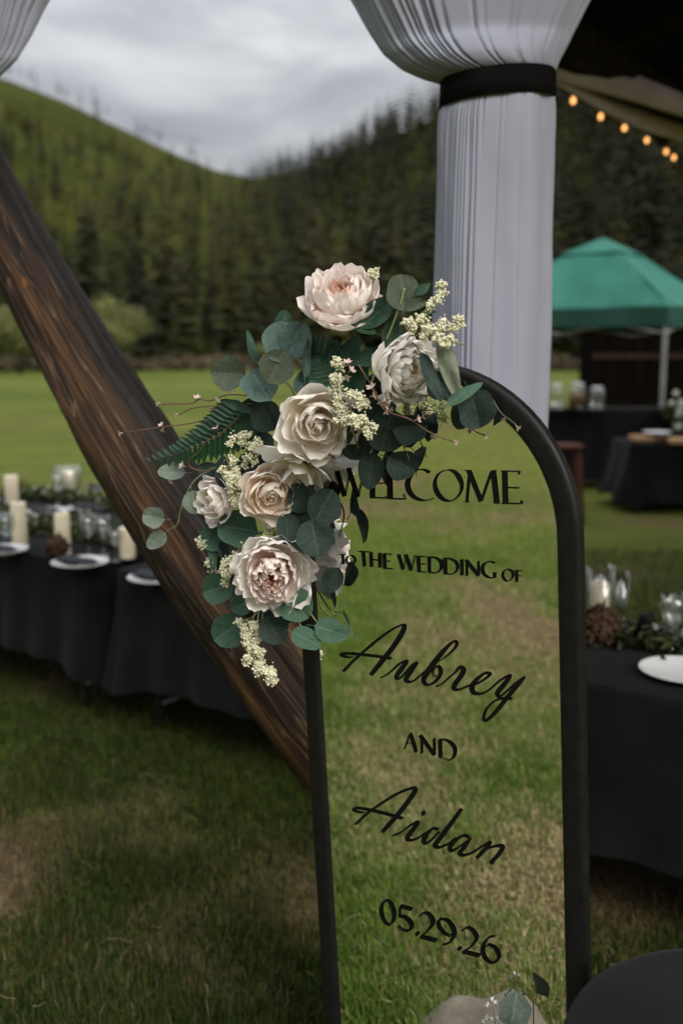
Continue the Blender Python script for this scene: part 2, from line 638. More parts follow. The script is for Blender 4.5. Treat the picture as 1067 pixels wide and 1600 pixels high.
def groundmat():
    m, t, b, o = newmat('meadow_grass')
    a = mnode(t, 'ShaderNodeAttribute')
    a.attribute_name = 'dry'
    tcn = mnode(t, 'ShaderNodeTexCoord')
    nz = mnode(t, 'ShaderNodeTexNoise')
    nz.inputs['Scale'].default_value = 1.1
    nz.inputs['Detail'].default_value = 8
    nz.inputs['Roughness'].default_value = 0.65
    t.links.new(tcn.outputs['Object'], nz.inputs['Vector'])
    green = ramp(t, nz.outputs['Fac'], [(0.30, (0.0381, 0.0626, 0.0066)), (0.5, (0.0628, 0.0871, 0.0099)), (0.72, (0.0920, 0.1062, 0.0165))])
    n2 = mnode(t, 'ShaderNodeTexNoise')
    n2.inputs['Scale'].default_value = 14
    n2.inputs['Detail'].default_value = 6
    t.links.new(tcn.outputs['Object'], n2.inputs['Vector'])
    straw = ramp(t, n2.outputs['Fac'], [(0.3, (0.0552, 0.0358, 0.0176)), (0.55, (0.1058, 0.0735, 0.0370)), (0.75, (0.1656, 0.1254, 0.0660))])
    # broad mown bands of paler grass far out in the meadow
    mpb = mnode(t, 'ShaderNodeMapping')
    mpb.inputs['Scale'].default_value = (0.012, 0.075, 1)
    t.links.new(tcn.outputs['Object'], mpb.inputs[0])
    n3 = mnode(t, 'ShaderNodeTexNoise')
    n3.inputs['Scale'].default_value = 1.0
    n3.inputs['Detail'].default_value = 4
    t.links.new(mpb.outputs[0], n3.inputs['Vector'])
    band = ramp(t, n3.outputs['Fac'], [(0.42, (0, 0, 0)), (0.62, (1, 1, 1))])
    mxb = mnode(t, 'ShaderNodeMix', data_type='RGBA')
    mulb = mnode(t, 'ShaderNodeMath', operation='MULTIPLY')
    mulb.inputs[1].default_value = 0.65
    t.links.new(band, mulb.inputs[0])
    t.links.new(mulb.outputs[0], mxb.inputs['Factor'])
    t.links.new(green, mxb.inputs['A'])
    mxb.inputs['B'].default_value = (0.118, 0.115, 0.025, 1)
    n5 = mnode(t, 'ShaderNodeTexNoise')
    n5.inputs['Scale'].default_value = 0.22
    n5.inputs['Detail'].default_value = 6
    n5.inputs['Roughness'].default_value = 0.6
    t.links.new(tcn.outputs['Object'], n5.inputs['Vector'])
    pr = mnode(t, 'ShaderNodeMapRange')
    pr.inputs[1].default_value = 0.32
    pr.inputs[2].default_value = 0.68
    pr.inputs[3].default_value = 0.70
    pr.inputs[4].default_value = 1.28
    t.links.new(n5.outputs['Fac'], pr.inputs[0])
    vs_ = mnode(t, 'ShaderNodeVectorMath')
    vs_.operation = 'SCALE'
    t.links.new(mxb.outputs['Result'], vs_.inputs[0])
    t.links.new(pr.outputs[0], vs_.inputs['Scale'])
    mxc = mnode(t, 'ShaderNodeMix', data_type='RGBA')
    t.links.new(a.outputs['Fac'], mxc.inputs['Factor'])
    t.links.new(vs_.outputs[0], mxc.inputs['A'])
    t.links.new(straw, mxc.inputs['B'])
    t.links.new(mxc.outputs['Result'], b.inputs['Base Color'])
    b.inputs['Roughness'].default_value = 0.9
    b.inputs['Specular IOR Level'].default_value = 0.1
    bp = mnode(t, 'ShaderNodeBump')
    bp.inputs['Strength'].default_value = 0.6
    bp.inputs['Distance'].default_value = 0.03
    n4 = mnode(t, 'ShaderNodeTexNoise')
    n4.inputs['Scale'].default_value = 45
    n4.inputs['Detail'].default_value = 4
    t.links.new(tcn.outputs['Object'], n4.inputs['Vector'])
    t.links.new(n4.outputs['Fac'], bp.inputs['Height'])
    t.links.new(bp.outputs[0], b.inputs['Normal'])
    return m


dry = dryness(X, Y) * (1 - np.clip((np.hypot(X, Y) - 9) / 14, 0, 0.85))
ground = link('ground', npmesh('ground', V, F, groundmat(), attrs={'dry': ('FLOAT', dry)}))
tag(ground, 'green meadow lawn with dry tan patches under the wedding tables', 'ground', kind='structure')

# ------------------------------------------------------------------ hills
RID = [(-900, 40), (-300, 70), (-100, 92), (0, 118), (100, 155), (200, 202), (280, 238), (340, 262), (400, 276), (460, 262), (560, 225), (700, 178), (900, 140), (1100, 122), (1500, 110), (2100, 120)]
RR = [(-900, 380), (0, 420), (280, 430), (400, 470), (560, 330), (760, 260), (1100, 240), (2100, 260)]
_raz, _rel, _rr = [], [], []
for (x, y) in RID:
    d = ray(x, y)
    _raz.append(math.atan2(d.x, d.y))
    _rel.append(d.z / math.hypot(d.x, d.y))
    _rr.append(np.interp(x, [q[0] for q in RR], [q[1] for q in RR]))
_raz, _rel, _rr = map(np.array, (_raz, _rel, _rr))
R0 = 92.0


def hill_h(az, r):
    el = np.interp(az, _raz, _rel)
    rr = np.interp(az, _raz, _rr)
    H = CAM_Z + el * rr
    s = np.clip((r - R0) / (rr - R0), 0, None)
    up = np.where(s < 1, s ** 1.15, 1 - (s - 1) * 0.25)
    x, y = np.sin(az) * r, np.cos(az) * r
    bump = (fbm(x * 0.02 + 9, y * 0.02 + 4, 4) - 0.5) * 16 * np.clip(s * 1.6, 0, 1) * np.clip(1.15 - s, 0.12, 1)
    return np.where(r < R0, -0.4, H * up + bump - 0.4)


na, nr = 260, 70
AZ, RN = np.meshgrid(np.linspace(R(-75), R(75), na), np.linspace(0, 1, nr))
RRg = R0 - 2 + RN ** 1.25 * (np.interp(AZ, _raz, _rr) * 1.35 - R0)
Hh = hill_h(AZ, RRg)
Vh = np.stack([np.sin(AZ) * RRg, np.cos(AZ) * RRg, Hh], -1).reshape(-1, 3)
ih = np.arange(nr - 1)[:, None] * na + np.arange(na - 1)[None]
Fh = np.stack([ih, ih + 1, ih + na + 1, ih + na], -1).reshape(-1, 4)
M['hill'] = noisemat('hillside_grass', [(0.30, (0.0213, 0.0260, 0.0039)), (0.5, (0.0333, 0.0395, 0.0050)), (0.7, (0.0425, 0.0385, 0.0078))], 0.030, 0.95, detail=9, spec=0.03)
hills = link('hills', npmesh('hills', Vh, Fh, M['hill']))
tag(hills, 'grassy hillside rising left and wooded hill rising right behind the meadow', 'hills', kind='structure')


# ------------------------------------------------------------------ conifers
def conifer_mb(seed, H, Rb, whorls, per, cards=2, start=0.10):
    rs = random.Random(seed)
    vs, fs = [], []
    for i in range(whorls):
        t = i / (whorls - 1)
        h = H * (start + (1 - start) * t ** 0.95)
        Lr = Rb * (1 - t) ** 0.75 * rs.uniform(0.75, 1.15) + 0.06 * Rb
        if t < 0.12:
            Lr *= rs.uniform(0.4, 0.9)
        for k in range(per):
            if rs.random() < 0.12:
                continue
            a = 2 * math.pi * (k + rs.random() * 0.8) / per + i * 1.3
            l = Lr * rs.uniform(0.55, 1.2)
            up = 0.35 * t - 0.22 + rs.uniform(-0.1, 0.1)
            dx, dy = math.cos(a), math.sin(a)
            for c in range(cards):
                o = len(vs)
                wd = l * rs.uniform(0.28, 0.5)
                f0, f1 = (0.05, 1.0) if c == 0 else (0.3, 0.85)
                zj = rs.uniform(-0.12, 0.12) * l
                mid = l * rs.uniform(0.45, 0.65)
                vs.append((dx * l * f0, dy * l * f0, h))
                vs.append((dx * mid - dy * wd, dy * mid + dx * wd, h + up * mid - 0.10 * l + zj))
                vs.append((dx * l * f1, dy * l * f1, h + up * l - 0.12 * l + zj * 0.5))
                vs.append((dx * mid + dy * wd, dy * mid - dx * wd, h + up * mid - 0.10 * l - zj))
                vs.append((dx * mid * 1.05, dy * mid * 1.05, h + up * mid + 0.07 * l))
                fs += [(o, o + 1, o + 4), (o + 1, o + 2, o + 4), (o + 2, o + 3, o + 4), (o + 3, o, o + 4)]
    m = MB()
    m.add(vs, fs)
    return m


def trunk_mb(H, r):
    m = MB()
    m.tube([(0, 0, -0.5), (0.02, 0, H * 0.35), (0, 0.02, H * 0.98)], [r, r * 0.7, r * 0.06], 6)
    return m


HI = []
for k in range(5):
    Hc = (13.5, 12, 15, 11, 14)[k]
    HI.append((conifer_mb(k + 3, Hc, (2.3, 2.0, 2.5, 1.9, 1.8)[k], 24, 7, 2, (0.06, 0.1, 0.08, 0.04, 0.16)[k]).mesh('crown', M['conifer'], False), trunk_mb(Hc, 0.17).mesh('trunk', M['bark'])))


def place_conifer(x, y, z, k, s, rz, label, group):
    root = bpy.data.objects.new('conifer_tree', None)
    root.location = (x, y, z)
    root.rotation_euler = (random.uniform(-0.03, 0.03), random.uniform(-0.03, 0.03), rz)
    root.scale = (s * random.uniform(0.85, 1.15),) * 2 + (s,)
    col.objects.link(root)
    tag(root, label, 'tree', group)
    link('trunk', HI[k][1], root)
    link('crown', HI[k][0], root)


cnt = 0
rt_ = random.Random(5)
pts_used = []
while cnt < 190:
    az = R(rt_.uniform(-22.5, 22.5))
    r = 84 + 60 * rt_.random() ** 1.3
    x, y = math.sin(az) * r, math.cos(az) * r
    if any((x - a) ** 2 + (y - b) ** 2 < 5.5 for a, b in pts_used):
        continue
    pts_used.append((x, y))
    z = float(hill_h(np.array(az), np.array(r))) if r > R0 else 0
    place_conifer(x, y, z - 0.1, rt_.randrange(5), rt_.uniform(0.62, 1.12), rt_.uniform(0, 6.28),
                  'dark green conifer in the dense wood along the far meadow edge', 'conifers along the far meadow edge')
    cnt += 1

# the rest of the wood: one mass over both hillsides
protos = []
for k in range(6):
    mb = conifer_mb(50 + k, 1.0, (0.15, 0.13, 0.17, 0.12, 0.15, 0.11)[k], 11, 6, 1, 0.06)
    vv = np.array(mb.v)
    ff = np.array(mb.f)
    protos.append((vv, ff))
Vs, Fs, Ts, off = [], [], [], 0
n_far = 0
tries = 0
while n_far < 3700 and tries < 60000:
    tries += 1
    az = R(rng.uniform(-34, 40))
    rr = float(np.interp(az, _raz, _rr))
    s = rng.random() ** 0.8
    r = 128 + s * (rr * 1.04 - 128)
    frac = (r - R0) / (rr - R0)
    deg = math.degrees(az)
    # the left hill stays open grass near its crest
    open_from = np.interp(deg, [-40, -19, -12, -8, -5, -3], [0.58, 0.64, 0.72, 0.83, 0.97, 1.3])
    clump = float(fbm(np.array(math.sin(az) * r * 0.03), np.array(math.cos(az) * r * 0.03), 3))
    if frac > open_from + (clump - 0.5) * 0.5 and rng.random() > 0.05:
        continue
    if deg < -5 and frac > open_from - 0.25 and rng.random() < 0.25:
        continue
    h = float(hill_h(np.array(az), np.array(r)))
    vv, ff = protos[rng.integers(6)]
    ht = rng.uniform(8, 15) * (0.75 if deg < -5 else 1.0)
    a = rng.uniform(0, 6.28)
    c, sn = math.cos(a), math.sin(a)
    P = vv * ht
    P = np.stack([P[:, 0] * c - P[:, 1] * sn, P[:, 0] * sn + P[:, 1] * c, P[:, 2]], 1) + np.array([math.sin(az) * r, math.cos(az) * r, h - 0.4])
    Vs.append(P)
    Fs.append(ff + off)
    tint = rng.random()
    if deg < -4 and rng.random() < 0.45:
        tint = rng.uniform(0.92, 1.0)
    Ts.append(np.full(len(P), tint))
    off += len(P)
    n_far += 1
forest = link('forest', npmesh('forest', np.concatenate(Vs), np.concatenate(Fs), M['coniferfar'], False, {'tint': ('FLOAT', np.concatenate(Ts))}))
tag(forest, 'dense dark conifer wood covering the hillsides behind the meadow', 'forest', kind='stuff')


# scattered bare trees along the open crest of the left hill
def bare_tree_mb(seed, H):
    rs = random.Random(seed)
    m = MB()
    m.tube([(0, 0, -0.5), (rs.uniform(-.2, .2), rs.uniform(-.2, .2), H * 0.5), (rs.uniform(-.3, .3), 0, H)], [0.26, 0.18, 0.04], 5)
    for i in range(26):
        h = H * rs.uniform(0.3, 0.97)
        a = rs.uniform(0, 6.28)
        l = (H - h) * rs.uniform(0.15, 0.35) + 0.5
        m.tube([(0, 0, h), (math.cos(a) * l, math.sin(a) * l, h + l * rs.uniform(-0.2, 0.5))], [0.07, 0.02], 3, False)
    return m


BT = [bare_tree_mb(k, 9 + k).mesh('dead_tree', M['deadwood']) for k in range(3)]
BC = [conifer_mb(80 + k, 9 + k, 1.1, 12, 5, 1, 0.35).mesh('ridge_tree', M['conifer'], False) for k in range(2)]
for k in range(30):
    az = R(-19.8 + 14.0 * (rt_.randrange(9) + 0.5 + rt_.gauss(0, 0.30)) / 9)
    rr = float(np.interp(az, _raz, _rr))
    r = rr * rt_.uniform(0.97, 1.0)
    z = float(hill_h(np.array(az), np.array(r)))
    if rt_.random() < 0.30:
        o = link('dead_tree', BT[k % 3])
        tag(o, 'thin bare dead tree standing on the open crest of the left hill', 'tree', 'bare trees on the crest of the left hill')
    else:
        o = link('ridge_tree', BC[k % 2])
        tag(o, 'small dark tree standing on the open crest of the left hill', 'tree', 'dark trees on the crest of the left hill')
    o.location = (math.sin(az) * r, math.cos(az) * r, z - 0.3)
    s = rt_.uniform(0.55, 1.15)
    o.scale = (s, s, s)
    o.rotation_euler = (rt_.uniform(-.08, .08), rt_.uniform(-.08, .08), rt_.uniform(0, 6))


# ------------------------------------------------------------------ shrubs at the meadow edge
def leafball(mb, c, rad, n, size, rs, squash=1.0):
    vs, fs = [], []
    for _ in range(n):
        d = Vector((rs.gauss(0, 1), rs.gauss(0, 1), rs.gauss(0, 1))).normalized()
        q = rs.random() ** 0.4
        p = Vector(c) + Vector((d.x * rad[0], d.y * rad[1], d.z * rad[2])) * q
        a = Vector((rs.gauss(0, 1), rs.gauss(0, 1), rs.gauss(0, 1))).normalized() * size * rs.uniform(0.6, 1.3)
        b = (d.cross(a).normalized() if d.cross(a).length > 1e-4 else d.orthogonal()) * size * rs.uniform(0.3, 0.6)
        o = len(vs)
        vs += [p - a, p + b, p + a, p - b]
        fs.append((o, o + 1, o + 2, o + 3))
    mb.add(vs, fs)


def shrub(px, pyb, d, wd, ht, label, seed):
    g = at(px, pyb, d)
    rs = random.Random(seed)
    root = empty('willow_shrub', (g.x, d, 0), label, 'shrub')
    st = MB()
    for k in range(7):
        a = rs.uniform(0, 6.28)
        st.tube([(0, 0, -0.2), (math.cos(a) * wd * 0.2, math.sin(a) * wd * 0.2, ht * 0.5), (math.cos(a) * wd * 0.38, math.sin(a) * wd * 0.38, ht * 0.85)], [0.08, 0.05, 0.02], 5)
    link('stem', st.mesh('stem', M['bark']), root)
    fo = MB()
    for k in range(16):
        a = rs.uniform(0, 6.28)
        q = rs.uniform(0.1, 0.36)
        leafball(fo, (math.cos(a) * wd * q, math.sin(a) * wd * q, ht * rs.uniform(0.42, 0.80)), (wd * 0.2, wd * 0.2, ht * 0.2), 240, 0.16, rs)
    link('foliage', fo.mesh('foliage', M['shrub'], False), root)


shrub(38, 575, 72, 6.4, 4.9, 'pale green rounded shrub at the meadow edge left of the log', 1)
shrub(184, 575, 76, 6.2, 5.9, 'tall pale green shrub at the meadow edge just right of the log', 2)
shrub(418, 575, 80, 2.4, 2.2, 'small yellow-green shrub at the foot of the dark wood', 3)
shrub(545, 575, 80, 2.8, 2.4, 'low green shrub at the wood edge behind the top peony', 4)
shrub(925, 575, 78, 3.0, 2.6, 'low shrub at the wood edge left of the dark shed', 6)
bm_ = MB()
rs = random.Random(31)
for k in range(420):
    az = R(rs.uniform(-26, 26))
    r = rs.uniform(80, 96)
    z = 0 if r < R0 else float(hill_h(np.array(az), np.array(r)))
    s = rs.uniform(0.5, 1.3)
    leafball(bm_, (math.sin(az) * r, math.cos(az) * r, z + 0.5 * s), (1.6 * s, 1.4 * s, 0.75 * s), 34, 0.34, rs)
br = link('undergrowth', bm_.mesh('undergrowth', M['brush'], False))
tag(br, 'brown dry undergrowth along the foot of the wood', 'undergrowth', kind='stuff')

# ------------------------------------------------------------------ grass blades
def blades(name, label, pos, hmin, hmax, wd, seed, g1, g2, st):
    r2 = np.random.default_rng(seed)
    n = len(pos)
    x, y = pos[:, 0], pos[:, 1]
    d = dryness(x, y)
    clump = fbm(x * 6 + 3, y * 6 + 1, 2)
    keep = r2.random(n) > d * 0.55
    x, y, d, clump = x[keep], y[keep], d[keep], clump[keep]
    n = len(x)
    h = (hmin + (hmax - hmin) * r2.random(n) ** 1.3) * (0.55 + 0.9 * clump) * (1 - 0.45 * d)
    a = r2.random(n) * 2 * np.pi
    lean = r2.normal(0, 0.55, n) + 0.25
    lay = r2.random(n) < (0.10 + 0.45 * d)
    lean = np.where(lay, r2.uniform(1.0, 2.2, n), lean)
    wv = wd * r2.uniform(0.6, 1.3, n)
    dx, dy = np.cos(a), np.sin(a)
    z = ground_height(x, y)
    B = np.stack([x, y, z], 1)
    side = np.stack([-dy, dx, np.zeros(n)], 1) * wv[:, None] / 2
    ln = np.clip(lean, -1.4, 2.2)
    fwd = np.stack([dx, dy, np.zeros(n)], 1)
    up = np.array([[0, 0, 1.0]])
    mid = B + fwd * (h * np.sin(ln * 0.4) * 0.55)[:, None] + up * (h * np.cos(ln * 0.4) * 0.55)[:, None]
    t2 = np.minimum(np.abs(ln), 1.62) * np.sign(ln)
    tip = mid + fwd * (h * np.sin(t2) * 0.5)[:, None] + up * np.maximum(h * np.cos(t2) * 0.5, -0.012)[:, None]
    V = np.stack([B - side, B + side, mid + side * 0.8, mid - side * 0.8, tip], 1).reshape(-1, 3)
    o = np.arange(n)[:, None] * 5
    F = np.concatenate([o + np.array([[0, 1, 2]]), o + np.array([[0, 2, 3]]), o + np.array([[3, 2, 4]])], 0)
    g1, g2, st = map(np.array, (g1, g2, st))
    k = np.clip(r2.normal(0.45, 0.3, n) + (clump - 0.5), 0, 1)[:, None]
    c = g1 * (1 - k) + g2 * k
    isdry = (r2.random(n) < (0.05 + 0.75 * d))[:, None]
    c = np.where(isdry, st * r2.uniform(0.45, 1.1, n)[:, None], c)
    C = np.repeat(np.concatenate([c, np.ones((n, 1))], 1), 5, 0)
    o = link(name, npmesh(name, V, F, M['blade'], False, {'tone': ('FLOAT_COLOR', C)}))
    tag(o, label, 'grass', kind='stuff')


M['blade'] = attrmat('grass_blade', 'tone', 0.55, 0.3, 0.25)


def scatter(n, fn, seed):
    r2 = np.random.default_rng(seed)
    return fn(r2, n)


def wedge(r2, n):           # the ground seen directly
    d = 2.1 + (8.5 - 2.1) * r2.random(n) ** 1.5
    return np.stack([(r2.random(n) * 2 - 1) * (d * 0.40 + 0.1), d], 1)


MU_, MN_, MO_ = np.array([0.81050841, -0.58377378, 0.04779428]), np.array([-0.58333181, -0.81187409, -0.0241757]), np.array([0.15925777, 1.72683825, -0.76208326])
MV_ = np.array([-0.05291607, 0.00828531, 0.99856459])


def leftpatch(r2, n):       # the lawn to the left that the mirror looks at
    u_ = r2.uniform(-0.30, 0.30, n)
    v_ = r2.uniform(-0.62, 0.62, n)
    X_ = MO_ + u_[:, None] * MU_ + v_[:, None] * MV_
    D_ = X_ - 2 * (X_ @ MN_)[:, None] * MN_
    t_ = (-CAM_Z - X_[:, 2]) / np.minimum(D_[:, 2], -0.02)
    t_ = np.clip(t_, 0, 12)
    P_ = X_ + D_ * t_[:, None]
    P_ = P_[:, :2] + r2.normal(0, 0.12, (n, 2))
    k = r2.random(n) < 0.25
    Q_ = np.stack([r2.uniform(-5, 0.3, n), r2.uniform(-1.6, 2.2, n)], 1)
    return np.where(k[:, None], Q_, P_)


blades('grass', 'short mown grass with dry straw under the tables and mirror', scatter(150000, wedge, 1), 0.02, 0.07, 0.0042, 2, (0.0167, 0.0320, 0.0045), (0.0518, 0.0658, 0.0119), (0.1577, 0.1111, 0.0551))  # foreground shade is put into these darker blade colours
blades('lit_grass', 'short mown grass on the open lawn left of the mirror', scatter(130000, leftpatch, 3), 0.02, 0.065, 0.005, 4, (0.0742, 0.1393, 0.0175), (0.2024, 0.2739, 0.0522), (0.4859, 0.3998, 0.2092))  # same grass in lighter blade colours, open daylight painted in


def straws(r2, n):
    return np.concatenate([wedge(r2, n // 2), leftpatch(r2, n // 2)])


